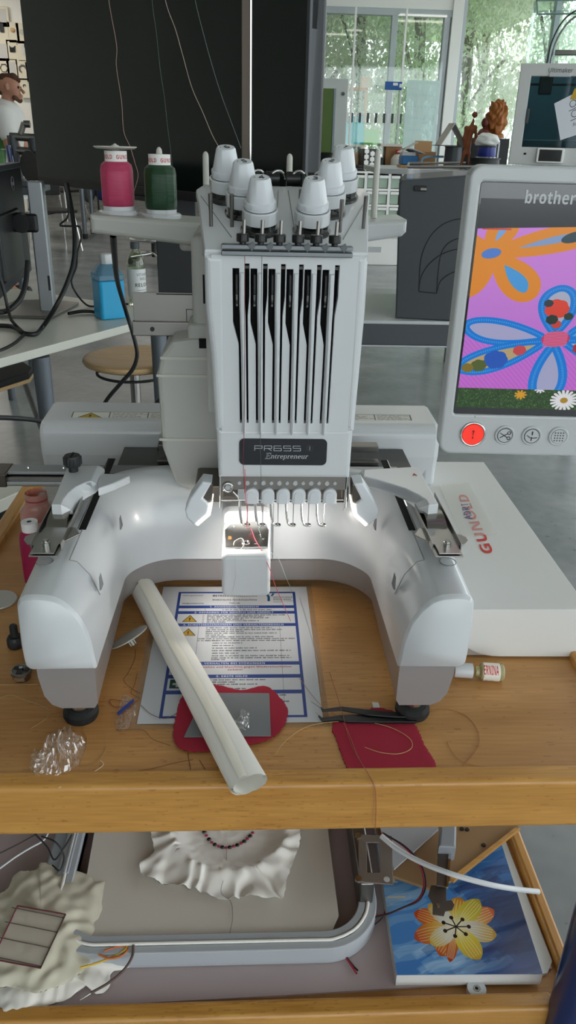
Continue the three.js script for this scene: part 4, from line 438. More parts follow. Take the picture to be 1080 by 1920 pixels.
{ const o = thing('plastic_strip', 'small clear plastic strip with a blue line beside the sheet', 'plastic strip', [-0.1394,0.7,-0.7201]); part(o, 'clear_film', crumple([[-0.1469,-0.7476], [-0.1347,-0.7406], [-0.1294,-0.7096], [-0.1382,-0.6876], [-0.147,-0.6912], [-0.1488,-0.7191]], 0.7006, 0.002, 15, 40), M.film); part(o, 'blue_line', exXZ([[-0.1499,-0.7149], [-0.1345,-0.7401], [-0.1327,-0.7352], [-0.1474,-0.7103]].reverse(), 0.7032, 0.7036), std(0x27408f, 0.5)); }
{ // tweezers
  const o = thing('tweezers', 'black bent-tip tweezers lying on the square red scrap', 'tweezers', [0.1441,0.702,-0.711]); const y = 0.7055;
  const arm = (pts, nm) => { const c = pts.map((p) => p); return c; };
  const upper = [[0.0827,-0.7182], [0.0867,-0.7135], [0.1075,-0.7179], [0.1378,-0.7118], [0.1741,-0.7067], [0.1925,-0.7027], [0.1929,-0.6982], [0.1665,-0.6985], [0.1365,-0.7026], [0.1068,-0.7113], [0.0845,-0.7098]], lower = [[0.0799,-0.7062], [0.085,-0.7015], [0.105,-0.7058], [0.1186,-0.7066], [0.187,-0.7028], [0.193,-0.6991], [0.1906,-0.6928], [0.1413,-0.6935], [0.1111,-0.6948], [0.1005,-0.6977], [0.0835,-0.697]];
  part(o, 'tweezer_arm', exXZ(upper.reverse(), y, y + 0.002, 0.0006), M.black); part(o, 'tweezer_arm', exXZ(lower.reverse(), y - 0.0035, y - 0.0005, 0.0006), M.black); part(o, 'steel_tip', rod([0.086,0.7065,-0.7129], [0.0728,0.7075,-0.727], 0.0009, 0.0003, 8), M.steel); part(o, 'steel_tip', rod([0.0839,0.7045,-0.7015], [0.0775,0.703,-0.7126], 0.0009, 0.0003, 8), M.steel);
}
// spool caps on the bench
{ const d = single('spool_cap', 'white disc with a short split peg tipped on its side by the roll', 'spool cap', (() => { const g = merge([lathe([[0, 0], [0.0262, 0.0005], [0.0266, 0.0018], [0.0258, 0.0024], [0, 0.0028]]), ...[0, 1, 2, 3].map((i) => bx(-0.0016, 0.0016, -0.0105, 0.001, 0.0026, 0.0042, 0.0004).applyMatrix4(new THREE.Matrix4().makeRotationY(i * Math.PI / 2)))]); g.applyMatrix4(new THREE.Matrix4().makeRotationFromEuler(new THREE.Euler(-0.42, 0.25, 0.42, 'YXZ'))); g.translate([-0.1529,0.712,-0.8459].at(0), 0.7152, [-0.1529,0.712,-0.8459].at(2)); return g; })(), M.white2); }
single('spool_cap', 'plain white plastic disc lying flat near the bench side rail', 'spool cap', lathe([[0, 0.0005], [0.0245, 0.0005], [0.0256, 0.002], [0.0245, 0.0034], [0, 0.003]], [[-0.3521,0.703,-0.9591].at(0), 0.70, [-0.3521,0.703,-0.9591].at(2)]), M.cream);
{ const [x, , z] = [-0.274,0.7,-0.7837]; const o = thing('bobbin_case', 'small round metal bobbin case with cut-outs beside the machine foot', 'bobbin case', [x, 0.70, z]); part(o, 'case', lathe([[0, 0], [0.0095, 0], [0.0105, 0.002], [0.0105, 0.0085], [0.0125, 0.009], [0.0125, 0.0125], [0.0105, 0.0135], [0.0095, 0.0125], [0.004, 0.0125], [0.004, 0.006], [0, 0.006]], [x, 0.70, z]), M.satin); part(o, 'cut_out', [bx(x - 0.004, x + 0.003, 0.7127, 0.7137, z + 0.001, z + 0.008, 0), bx(x + 0.004, x + 0.009, 0.7127, 0.7137, z - 0.004, z + 0.002, 0), bx(x - 0.009, x - 0.004, 0.7127, 0.7135, z - 0.006, z - 0.001, 0)], M.dark); part(o, 'tension_clip', [bx(x - 0.006, x + 0.006, 0.7035, 0.7085, z + 0.0098, z + 0.0112, 0.0004)], M.chrome); part(o, 'post', lathe([[0, 0.7125], [0.0025, 0.7125], [0.0025, 0.7165], [0, 0.717]], [x, 0, z], 16), M.chrome); }
{ const [x, , z] = [-0.2992,0.7,-0.8501]; const o = thing('thumb_screw', 'dark grey plastic thumb screw standing beside the machine arm', 'thumb screw', [x, 0.70, z]); part(o, 'head', lathe([[0, 0], [0.009, 0], [0.0105, 0.003], [0.0105, 0.012], [0.0085, 0.016], [0, 0.016]], [x, 0.70, z], 14), M.dark); part(o, 'stem', lathe([[0, 0.015], [0.005, 0.016], [0.005, 0.031], [0.0035, 0.033], [0, 0.033]], [x, 0.70, z], 20), M.dark); }
{ const [x, , z] = [0.1498,0.7,-0.7274]; single('paper_scrap', 'tiny white paper scrap beside the square red scrap', 'paper scrap', exXZ([[x - 0.004, z - 0.005], [x + 0.003, z - 0.004], [x + 0.004, z + 0.005], [x - 0.004, z + 0.005]].reverse(), 0.7005, 0.7012), M.paper); }
// loose thread ends on the tabletop
const bit = (label, pts, c, r = 0.0003) => single('thread_scrap', label, 'thread', tube(pts, r, pts.length * 10, 5), std(c, 0.7));
bit('thin cream thread arching from the sheet across the square red scrap', [[0.0295,0.7012,-0.647], [0.0376,0.7012,-0.6633], [0.0625,0.7012,-0.6887], [0.0872,0.7024,-0.6958], [0.1298,0.7026,-0.6967], [0.1616,0.7026,-0.6855], [0.1793,0.7026,-0.6662], [0.1781,0.7026,-0.6536], [0.1637,0.7026,-0.6449], [0.1437,0.7026,-0.6468], [0.1268,0.7026,-0.6553]], 0xc9b078);
bit('copper thread looping on the bare wood by the second machine foot', [[0.2047,0.7008,-0.7115], [0.227,0.7008,-0.7187], [0.2498,0.7008,-0.709], [0.2582,0.7008,-0.6862], [0.2544,0.7008,-0.6602], [0.2339,0.7008,-0.6335], [0.2051,0.7012,-0.6036]], 0xa86a34);
bit('short copper thread crossing the copper loop', [[0.2197,0.7008,-0.665], [0.221,0.7008,-0.6524], [0.227,0.7008,-0.636], [0.2438,0.7008,-0.627], [0.2614,0.7008,-0.6259]], 0xb98a52);
bit('long thread running over the front rail from the square red scrap', [[0.1007,0.7012,-0.7905], [0.1068,0.7075,-0.7123], [0.1129,0.7025,-0.6565], [0.125,0.7025,-0.6166], [0.1291,0.7031,-0.598], [0.1326,0.6819,-0.6], [0.1353,0.636,-0.6]], 0x9a5a40, 0.0003);
bit('pinkish thread beside the long one on the red scrap', [[0.0615,0.7022,-0.779], [0.0837,0.7022,-0.7285], [0.1058,0.7025,-0.6999], [0.1179,0.7025,-0.6401], [0.1275,0.7031,-0.6024], [0.1303,0.6893,-0.6], [0.1311,0.6478,-0.6]], 0xb07a68, 0.00025);
bit('white stiff thread end beside the plastic wrapper', [[-0.1913,0.7014,-0.6035], [-0.177,0.7008,-0.6119], [-0.1605,0.7008,-0.625], [-0.152,0.7008,-0.6363], [-0.1562,0.7008,-0.6419]], 0xe6d2b4, 0.0004);
bit('tan thread curling past the plastic wrapper', [[-0.1835,0.7008,-0.6885], [-0.1764,0.7008,-0.6756], [-0.1751,0.7008,-0.659], [-0.1758,0.7008,-0.6337], [-0.1627,0.7008,-0.6373], [-0.1545,0.7008,-0.6546], [-0.1541,0.7008,-0.6627]], 0xa5824c);
bit('pale thread ring near the bench side rail', [[-0.2902,0.7008,-0.7468], [-0.2792,0.7008,-0.7515], [-0.2614,0.7008,-0.7425], [-0.2407,0.7008,-0.7327], [-0.2298,0.7008,-0.7251], [-0.2279,0.7008,-0.7113], [-0.2411,0.7008,-0.6929]], 0xb59a6a, 0.0003);
bit('straight pale thread beside the bobbin case', [[-0.2969,0.7008,-0.7706], [-0.2748,0.7008,-0.7703], [-0.253,0.7008,-0.7711]], 0xc4ab7c, 0.0003);
bit('brown thread curl in front of the sheet', [[-0.122,0.7008,-0.6243], [-0.0978,0.7008,-0.63], [-0.0763,0.7008,-0.6374], [-0.0586,0.7008,-0.6418]], 0x7a4d28, 0.0003);
bit('brown tangled thread in front of the red scrap', [[-0.0649,0.7008,-0.6515], [-0.0606,0.7008,-0.6293], [-0.0566,0.7008,-0.6119], [-0.0467,0.7008,-0.6102], [-0.0428,0.7008,-0.6198], [-0.0518,0.7008,-0.6409]], 0x704a2a, 0.0003);
bit('brown thread hanging from the tipped disc', [[-0.1453,0.7008,-0.8406], [-0.1435,0.7008,-0.8211], [-0.1481,0.7008,-0.7917], [-0.1513,0.7008,-0.7781], [-0.1402,0.7008,-0.7626], [-0.1288,0.7008,-0.7525]], 0x7c4b2c, 0.0003);
bit('dark red thread tangle beside the blue-lined strip', [[-0.1363,0.7008,-0.7916], [-0.1371,0.7008,-0.7676], [-0.1389,0.7008,-0.7526], [-0.1276,0.7008,-0.7427], [-0.134,0.7008,-0.7351], [-0.1546,0.7008,-0.7287], [-0.1621,0.7008,-0.7412], [-0.1405,0.7008,-0.7371]], 0x8a3b30, 0.0003);
bit('dark thread beneath the rolled paper tail', [[-0.1467,0.7008,-0.6888], [-0.1338,0.7008,-0.6895], [-0.1158,0.7013,-0.6869], [-0.1055,0.7013,-0.6739], [-0.0842,0.7013,-0.6627]], 0x6d5533, 0.0003);
bit('dark thread crossing the sheet corner', [[-0.1246,0.702,-0.7297], [-0.1098,0.702,-0.7127], [-0.0941,0.702,-0.7061], [-0.0816,0.702,-0.7151]], 0x6f4a4c, 0.0003);
bit('grey thread down the sheet edge', [[0.0734,0.702,-0.9647], [0.0817,0.702,-0.8832], [0.0873,0.702,-0.806], [0.0872,0.702,-0.7482]], 0x9aa4a8, 0.00025);
// white thread box beside the machine
{
  const bt = canvasTex(512, 1024, (g, w, h) => { g.clearRect(0, 0, w, h); g.save(); g.translate(w / 2, h / 2); g.rotate(-Math.PI / 2); g.textAlign = 'center'; g.font = 'bold 258px sans-serif'; g.fillStyle = '#d2332a'; g.scale(0.92, 1); g.fillText('GUNOLD', 0, 92); g.restore(); });
  const h = 0.7755, o = thing('thread_box', 'flat white cardboard box with red lettering on the bench beside the machine', 'cardboard box', [0.343, 0.70, -1.065]);
  part(o, 'box_body', bx(0.262, 0.4245, 0.7015, h - 0.003, -1.308, -0.823, 0.001), M.card); part(o, 'lid', [bx(0.26, 0.4265, h - 0.0025, h, -1.31, -0.816, 0.0008)], std(0xdededb, 0.55)); 
  part(o, 'lid_flap', [exXY((() => { const p = [[0.268, h - 0.0005], [0.2685, 0.738]]; for (let i = 0; i <= 8; i++) { const a = Math.PI / 2 * i / 8; p.push([0.268 + 0.055 * (1 - Math.cos(a)), 0.738 - 0.034 * Math.sin(a)]); } p.push([0.413, 0.703], [0.4275, 0.712], [0.4275, h - 0.0005]); return p; })(), -0.8195, -0.8165, 0.0008)], std(0xdcdbd7, 0.55));
  part(o, 'lettering', quad([0.3292,0.7762,-1.1658], [0.3723,0.7762,-1.1706], [0.3612,0.7762,-0.9606], [0.3148,0.7762,-0.9527]), new THREE.MeshStandardMaterial({ map: bt, transparent: true, roughness: 0.6 }), 'red capital lettering'); part(o, 'tape', exXZ([[0.3198,-1.2001], [0.3754,-1.2144], [0.3675,-1.0228], [0.3135,-1.0089]].reverse(), 0.7765, 0.7768), M.tape, 'strip of translucent tape');
  const ht = canvasTex(256, 512, (g) => { g.translate(128, 256); g.rotate(-Math.PI / 2); g.strokeStyle = '#27408a'; g.lineWidth = 13; g.lineCap = 'round'; const L = (p) => { g.beginPath(); p.forEach(([a, b], i) => i ? g.lineTo(a, b) : g.moveTo(a, b)); g.stroke(); }; L([[-190, 70], [-150, -70], [-110, 75]]); L([[-178, 25], [-120, 25]]); L([[-80, -70], [-78, 68]]); L([[-95, -70], [-40, -58], [-18, 0], [-42, 58], [-90, 70]]); L([[25, 72], [22, -68], [72, -60], [78, -20], [25, 2], [90, 74]]); L([[140, -60], [142, 70]]); L([[120, -64], [165, -62]]); });
  part(o, 'handwriting', quad([0.336,0.777,-1.1389], [0.3572,0.777,-1.1433], [0.3462,0.777,-1.0611], [0.3262,0.777,-1.0573]), new THREE.MeshStandardMaterial({ map: ht, transparent: true, roughness: 0.6 }), 'blue handwritten name');
}
// little oil bottle lying on its side
{
  const lt = canvasTex(256, 256, (g, w, h) => { g.fillStyle = '#ece9df'; g.fillRect(0, 0, w, h); g.save(); g.translate(150, 250); g.rotate(-Math.PI / 2); g.fillStyle = '#c8332c'; g.font = 'bold 62px sans-serif'; g.fillText('BERNINA', -55, 0); g.fillStyle = '#555'; g.font = '22px sans-serif'; g.fillText('Maschinen-Öl', 20, -80); g.fillText('Sewing oil 30 ml', 20, -112); g.fillText('Huile machine', 20, 46); g.restore(); });
  const a = V([0.2578,0.712,-0.7788]), b = V([0.3135,0.712,-0.7728]), d = b.clone().sub(a).normalize(), L = a.distanceTo(b), q = new THREE.Quaternion().setFromUnitVectors(new THREE.Vector3(0, 1, 0), d), on = (g) => { g.applyQuaternion(q); g.translate(a.x, 0.7118, a.z); return g; };
  const o = thing('oil_bottle', 'small yellowish oil bottle with white cap lying beside the white box', 'oil bottle', [(a.x + b.x) / 2, 0.70, (a.z + b.z) / 2]);
  part(o, 'bottle', on(lathe([[0, 0.022], [0.006, 0.022], [0.0065, 0.026], [0.0105, 0.0285], [0.0108, L - 0.002], [0.009, L], [0, L]])), new THREE.MeshPhysicalMaterial({ color: 0xd9d3a0, roughness: 0.15, transmission: 0.5, thickness: 0 })); part(o, 'cap', on(lathe([[0, -0.004], [0.0085, -0.004], [0.0092, -0.002], [0.0092, 0.018], [0, 0.0205]], [0, 0, 0], 24)), M.white); part(o, 'label_wrap', on(new THREE.CylinderGeometry(0.011, 0.011, L - 0.036, 36, 1, true).rotateY(2.2).translate(0, 0.0305 + (L - 0.036) / 2, 0)), std(0xffffff, 0.6, 0, { map: lt }));
}

// ---------- things on the lower shelf ----------
const SY = 0.318;
single('cardboard_mat', 'purple-grey cardboard sheet covering most of the lower shelf', 'cardboard sheet', exXZ([[-0.4, -1.2], [0.4, -1.2], [0.4, -0.655], [0.275,-0.6374], [0.0512,-0.629], [-0.2622,-0.6203], [-0.4, -0.605]].reverse(), SY + 0.0005, SY + 0.0045), std(0xb9a9a9, 0.85, 0, { bumpMap: T.grit, bumpScale: 0.0002 }));
{
  const HY = 0.336, o = thing('embroidery_hoop', 'large grey plastic embroidery hoop with steel clip lying on the lower shelf', 'embroidery hoop', [-0.045, SY + 0.0045, -0.82]);
  const ring = (w, d, r, t) => { const c = [-0.046, -0.825]; const P = rrect(w, d, r, 14).map(([a, b]) => [a + c[0], b + c[1]]), Q = rrect(w - 2 * t, d - 2 * t, r - t, 14).map(([a, b]) => [a + c[0], b + c[1]]); return [P, [Q.reverse()]]; };
  const grey = phy(0xb3b8bd, 0.45); let [P, H] = ring(0.448, 0.312, 0.075, 0.011); part(o, 'outer_ring', exXZ(P.reverse(), SY + 0.005, HY + 0.016, 0.0015, H), grey);
  [P, H] = ring(0.418, 0.282, 0.062, 0.010); part(o, 'inner_ring', exXZ(P.reverse(), SY + 0.008, HY + 0.018, 0.0015, H), grey);
  const strip = []; for (let i = 0; i <= 160; i++) { const t = i / 160; strip.push(t); } const Pm = rrect(0.4235, 0.2875, 0.064, 40).map(([a, b]) => [a - 0.046, HY + 0.0175 + 0.0015 * ns(a * 60, b * 60, 4), b - 0.825]); part(o, 'caught_fabric', tube(Pm, 0.0023, 700, 6, true), M.calico, 'white fabric pinched between the rings');
  part(o, 'side_holder', [bx(-0.29, -0.245, SY + 0.006, HY + 0.012, -0.98, -0.80, 0.004), bx(-0.262, -0.253, HY + 0.01, HY + 0.02, -0.95, -0.79, 0.002)], phy(0xa0a8b0, 0.4));
  const bm = std(0x948a82, 0.45, 0.55), by = 0.39; const B = (x, yy) => [x, yy]; const outer = [[0.1598,-0.8171], [0.2083,-0.8132], [0.1964,-0.7318], [0.1498,-0.7371]], inner = [[0.1696,-0.8026], [0.188,-0.8022], [0.1811,-0.7509], [0.1634,-0.7513]];
  const clip = part(o, 'clip_plate', [exXZ([...outer].reverse(), by, by + 0.002, 0.0004, [inner])], bm, 'brown-grey steel clip plate'); for (const p of [[0.1587,0.39,-0.8142], [0.1504,0.39,-0.7413]]) part(clip, 'clip_screw', lathe([[0, 0], [0.0048, 0], [0.0048, 0.003], [0.002, 0.0042], [0, 0.0038]], p, 18), M.chrome); { const p = [0.1889,0.39,-0.7396]; part(clip, 'clip_hole', cyl(p[0], by + 0.0018, by + 0.0024, p[2], 0.0042), M.card); }
  part(o, 'clip_block', [bx(0.152, 0.172, HY, by, -0.9, -0.735, 0.003)], M.satin);
  const lt = canvasTex(512, 64, (g, w, h) => { g.clearRect(0, 0, w, h); g.fillStyle = '#d4d8da'; g.font = '34px sans-serif'; g.textAlign = 'center'; g.fillText('300 x 200mm (11.8" x 7.9")', w / 2, 44); });
  part(o, 'size_marking', quad([-0.0199,0.3545,-0.6924], [0.0502,0.3545,-0.6906], [0.0505,0.3545,-0.6799], [-0.0196,0.3545,-0.6817]), new THREE.MeshStandardMaterial({ map: lt, transparent: true, roughness: 0.6 }));
}
single('felt_field', 'beige-grey felt stretched flat inside the hoop', 'felt', exXZ([[-0.236, -1.0], [0.12, -1.0], [0.1235, -0.72], [0.112, -0.6965], [-0.225, -0.6965]].reverse(), 0.3465, 0.3485), std(0xd8d1c6, 0.95, 0, { bumpMap: T.grit, bumpScale: 0.0004 }));
{ // cream cloth with beads
  const c = [-0.0264,-0.8591]; const o = thing('bead_sampler', 'ruffled cream cloth with a curved row of black and pink beads on the felt', 'embroidery sample', [c[0], 0.3486, c[1]]);
  const H = (x, z, k) => { const d = Math.hypot((x - c[0]) / 0.085, (z - c[1]) / 0.075); return 0.004 + 0.011 * Math.exp(-Math.pow((d - 1) * 5, 2)) + k * 0.0042 * (0.7 + Math.sin(Math.atan2(z - c[1], x - c[0]) * 17 + ns(x * 25, z * 25) * 7)) * (d > 1 ? 1 : 0) + 0.0012 * ns(x * 90, z * 90, 5); };
  part(o, 'cloth', cloth([[-0.1446,-0.8611], [-0.1372,-0.8221], [-0.1547,-0.8021], [-0.1449,-0.7839], [-0.1153,-0.7718], [-0.0888,-0.7651], [-0.046,-0.7496], [-0.0414,-0.7453], [0.0003,-0.746], [0.0458,-0.7441], [0.057,-0.781], [0.0718,-0.8175], [0.078,-0.8564], [0.06, -0.93], [-0.13, -0.93]], 0.3487, 0.0008, H, 26, 200, 0.02), M.calico);
  const bp = []; for (let i = 0; i < 17; i++) { const a = Math.PI * (0.93 - 0.86 * i / 16); const px = [385, 389, 394, 400, 406, 413, 420, 427, 434, 441, 448, 455, 461, 466, 470, 474, 477][i]; bp.push(px); }
  [[-0.0657,0.354,-0.8604], [-0.0622,0.354,-0.8533], [-0.0579,0.354,-0.8463], [-0.0536,0.354,-0.8403], [-0.0488,0.354,-0.8363], [-0.0431,0.354,-0.8333], [-0.0376,0.354,-0.8313], [-0.0321,0.354,-0.8302], [-0.0266,0.354,-0.831], [-0.0212,0.354,-0.8328], [-0.0157,0.354,-0.8346], [-0.0102,0.354,-0.8374], [-0.0055,0.354,-0.8412], [-0.0008,0.354,-0.846], [0.0032,0.354,-0.8509], [0.0072,0.354,-0.8568]].forEach((p, i) => part(o, 'bead', new THREE.SphereGeometry(i % 2 ? 0.0021 : 0.003, 12, 8).scale(1.2, 0.8, 1).translate(p[0], p[1] + 0.0005, p[2]), i % 2 ? phy(0xb02a56, 0.3) : M.gloss));
  part(o, 'thread_tail', tube([[-0.0312,0.355,-0.8274], [-0.0313,0.355,-0.8011], [-0.0335,0.36,-0.7746], [-0.0363,0.36,-0.7488], [-0.0238,0.351,-0.743], [-0.0204,0.351,-0.7184], [-0.0234,0.355,-0.6921]], 0.0003, 60, 5), std(0x4a4048, 0.8));
}
{ // pile of calico on the corner of the shelf
  single('white_cloth', 'crumpled white cotton cloth under the stitched swatch', 'cloth', cloth([[-0.3429,-0.6882], [-0.2865,-0.7093], [-0.2183,-0.7193], [-0.1762,-0.7004], [-0.138,-0.6918], [-0.1336,-0.679], [-0.1575,-0.6672], [-0.1748,-0.6605], [-0.1746,-0.6423], [-0.1892,-0.6345], [-0.201,-0.6451], [-0.2212,-0.63], [-0.2547,-0.6196], [-0.2749,-0.6104], [-0.319,-0.6085]], SY + 0.0048, 0.0012, (x, z, k) => 0.012 * (1 - k * k) + 0.006 * Math.abs(ns(x * 35, z * 22, 3)) + 0.003 * ns(x * 90, z * 60, 7) + 0.002, 22, 180, 0.02), M.calico);
  const o = thing('stitched_swatch', 'wrinkled ecru fabric swatch with a dark red stitched grid square', 'fabric swatch', [-0.2719,0.345,-0.7135]); const H = (x, z, k) => 0.016 * (1 - k * k) + 0.0016 * Math.sin((x * 0.8 + z) * 120 + ns(x * 20, z * 20) * 8) * (0.3 + 0.7 * k) + 0.003 * ns(x * 60, z * 60, 2);
  part(o, 'ecru_layer', cloth([[-0.3563,-0.7562], [-0.3343,-0.7727], [-0.3301,-0.8007], [-0.3014,-0.8055], [-0.2988,-0.8164], [-0.2622,-0.8046], [-0.2265,-0.7947], [-0.1931,-0.778], [-0.192,-0.744], [-0.198,-0.7042], [-0.2002,-0.6705], [-0.2096,-0.6494], [-0.2327,-0.6342], [-0.2565,-0.6254], [-0.2907,-0.6331], [-0.3256,-0.6422]], 0.345, 0.0012, H, 26, 200, 0.025), M.linen);
  const yS = 0.3665; const C = [[-0.3066,-0.7309], [-0.2403,-0.7165], [-0.2554,-0.6425], [-0.3176,-0.6559]]; const at = (u, v) => { const x = (C[0][0] * (1 - u) + C[1][0] * u) * (1 - v) + (C[3][0] * (1 - u) + C[2][0] * u) * v, z = (C[0][1] * (1 - u) + C[1][1] * u) * (1 - v) + (C[3][1] * (1 - u) + C[2][1] * u) * v; return [x, yS, z]; };
  const pg = new THREE.PlaneGeometry(1, 1, 16, 16), pp = pg.attributes.position; for (let i = 0; i < pp.count; i++) { const q = at(pp.getX(i) + 0.5, 0.5 - pp.getY(i)); pp.setXYZ(i, q[0], yS - 0.0006 + 0.0005 * ns(q[0] * 90, q[2] * 90, 3), q[2]); } pg.computeVertexNormals(); part(o, 'square_patch', pg, std(0xcdc4b4, 0.95, 0, { side: THREE.DoubleSide, bumpMap: T.weave, bumpScale: 0.0003 }));
  const st = (a, b, c, m = 0.0009) => part(o, 'stitch_row', tube([0, 0.2, 0.4, 0.6, 0.8, 1].map((t) => { const q = at(a[0] + (b[0] - a[0]) * t, a[1] + (b[1] - a[1]) * t); q[1] += 0.0004 * ns(t * 9, a[1] * 7); return q; }), m, 40, 5), std(c, 0.8)); st([0, 0], [1, 0], 0x6e3038); st([1, 0], [1, 1], 0x4f3a34); st([0, 1], [1, 1], 0x6e3038); st([0, 0], [0, 1], 0x7a3040); for (const v of [0.05, 0.33, 0.62, 0.95]) st([-0.1, v], [1.0, v + 0.02], 0x5a4a40, 0.0005);
}
// clamp arm, boards, magazine
const magTex = canvasTex(900, 1200, (g, w, h) => {
  const gr = g.createLinearGradient(0, 0, w * 0.7, h); gr.addColorStop(0, '#e2e8ee'); gr.addColorStop(0.22, '#c3d8ec'); gr.addColorStop(0.4, '#6ea6dc'); gr.addColorStop(0.62, '#4a8ed6'); gr.addColorStop(1, '#3f78c4'); g.fillStyle = gr; g.fillRect(0, 0, w, h); let s = 11; const r = () => (s = (s * 16807) % 2147483647) / 2147483647;
  for (let i = 0; i < 90; i++) { const x = r() * w, y = 380 + r() * 820, dk = x / w + r() * 0.5 > 0.75; g.strokeStyle = dk ? 'rgba(14,34,84,0.22)' : 'rgba(200,232,252,0.26)'; g.lineWidth = 20 + r() * 46; g.beginPath(); g.moveTo(x - 140, y + 50); g.bezierCurveTo(x - 40, y - 30, x + 60, y + 40, x + 180, y - 60); g.stroke(); } const sh = g.createRadialGradient(w, h * 0.75, 40, w, h * 0.8, 560); sh.addColorStop(0, 'rgba(10,22,62,0.72)'); sh.addColorStop(1, 'rgba(10,22,62,0)'); g.fillStyle = sh; g.fillRect(0, 0, w, h);
  const pet = (a, L, W, c1, c2) => { g.save(); g.translate(430, 905); g.scale(0.92, 0.88); g.rotate(a); const q = g.createLinearGradient(0, 0, L, 0); q.addColorStop(0, '#f3ead0'); q.addColorStop(0.45, c1); q.addColorStop(1, c2); g.fillStyle = q; g.beginPath(); g.moveTo(0, 0); g.bezierCurveTo(L * 0.25, -W, L * 0.85, -W * 1.05, L, -W * 0.1); g.bezierCurveTo(L * 0.9, W, L * 0.3, W, 0, 0); g.fill(); g.strokeStyle = 'rgba(255,246,210,0.5)'; g.lineWidth = 6; for (let k = -2; k < 3; k++) { g.beginPath(); g.moveTo(20, 0); g.quadraticCurveTo(L * 0.5, k * W * 0.28, L * 0.9, k * W * 0.18); g.stroke(); } g.restore(); };
  pet(-2.75, 300, 95, '#e8973a', '#c8481c'); pet(2.9, 320, 100, '#e8b04a', '#c2431a'); pet(-0.38, 330, 90, '#e0c070', '#c84e1a'); pet(2.25, 260, 95, '#e8a83a', '#c2501c'); pet(1.95, 270, 50, '#d9731f', '#b03a12'); pet(-1.95, 230, 100, '#e0bd3a', '#c79a20'); pet(-1.2, 240, 110, '#e6c64a', '#c87a1c'); pet(-0.75, 300, 90, '#d9c648', '#b6a020'); pet(0.25, 280, 100, '#d8cfc0', '#c8983a'); pet(1.15, 260, 105, '#e8d04a', '#caa02a'); pet(2.6, 240, 80, '#e9e2d2', '#d8b34a'); pet(-2.3, 240, 80, '#dfe0d8', '#d6a23a');
  g.strokeStyle = '#33301f'; g.lineWidth = 8; for (let i = 0; i < 7; i++) { const a = i * 0.9; g.beginPath(); g.moveTo(430, 905); g.lineTo(430 + 80 * Math.cos(a), 905 + 60 * Math.sin(a)); g.stroke(); g.fillStyle = '#2a2218'; g.beginPath(); g.arc(430 + 84 * Math.cos(a), 905 + 62 * Math.sin(a), 13, 0, 7); g.fill(); } g.fillStyle = '#2b3a88'; g.font = 'bold 150px sans-serif'; g.font = '120px sans-serif'; g.fillText('XT', 640, 330); g.fillStyle = '#e4d9c0'; g.font = 'italic 210px serif'; g.fillText('K', 30, 590); g.fillText('F', 420, 520); g.fillRect(16, 690, 120, 12);
});
{ const o = thing('magazine', 'blue magazine with an orange and yellow tulip on its cover', 'magazine', [0.27, SY + 0.0045, -0.76]); const y = 0.344; const C = [[0.196, -0.905], [0.385, -0.905], [0.3769,-0.6334], [0.1893,-0.637]]; part(o, 'pages', exXZ([...C].reverse().map(([a, b]) => [a, b]), SY + 0.005, y - 0.0008), M.paper); part(o, 'cover', quad(...C.map(([a, b]) => [a, y, b])), phy(0xffffff, 0.25, { map: magTex, clearcoat: 0.5 })); }
single('booklet', 'white booklet sticking out from under the tulip magazine', 'booklet', exXZ([[0.33, -0.93], [0.398, -0.93], [0.4037,-0.6646], [0.3917,-0.6487], [0.34, -0.64]].reverse(), SY + 0.0002, SY + 0.0046), M.paper);
single('hardboard', 'brown perforated hardboard panel with a pale edge resting on the magazine', 'board', [exXZ([[0.18, -0.98], [0.42, -0.98], [0.4101,-0.8501], [0.2861,-0.7611], [0.2573,-0.747], [0.2023,-0.7719]].reverse(), 0.3565, 0.3615)], std(0x9c7a54, 0.8, 0, { bumpMap: T.grit, bumpScale: 0.0003 }));
single('board_edging', 'pale wooden edging strip along the hardboard panel', 'wood strip', exXZ([[0.4027,-0.8466], [0.4116,-0.8464], [0.2882,-0.756], [0.284,-0.7605]].reverse(), 0.3616, 0.367), M.rail);
for (const [i, p] of [[0.3233,0.3615,-0.8504], [0.3312,0.3615,-0.8492], [0.3486,0.3615,-0.8201]].entries()) { const h = single('peg', ['dark peg in the hardboard beside the front rail', 'second dark peg next to the front rail', 'single dark peg nearer the pale edging'][i], 'peg', lathe([[0, 0], [0.0035, 0], [0.003, 0.0015], [0, 0.0016]], [p[0], 0.3615, p[2]], 14), M.black, 'hardboard pegs'); }
single('grey_board', 'light grey board corner lying over the brown hardboard', 'board', exXZ([[0.18, -1.0], [0.32, -1.0], [0.285,-0.8434], [0.2065,-0.774]].reverse(), 0.3676, 0.3705), std(0xb9bcc2, 0.6));
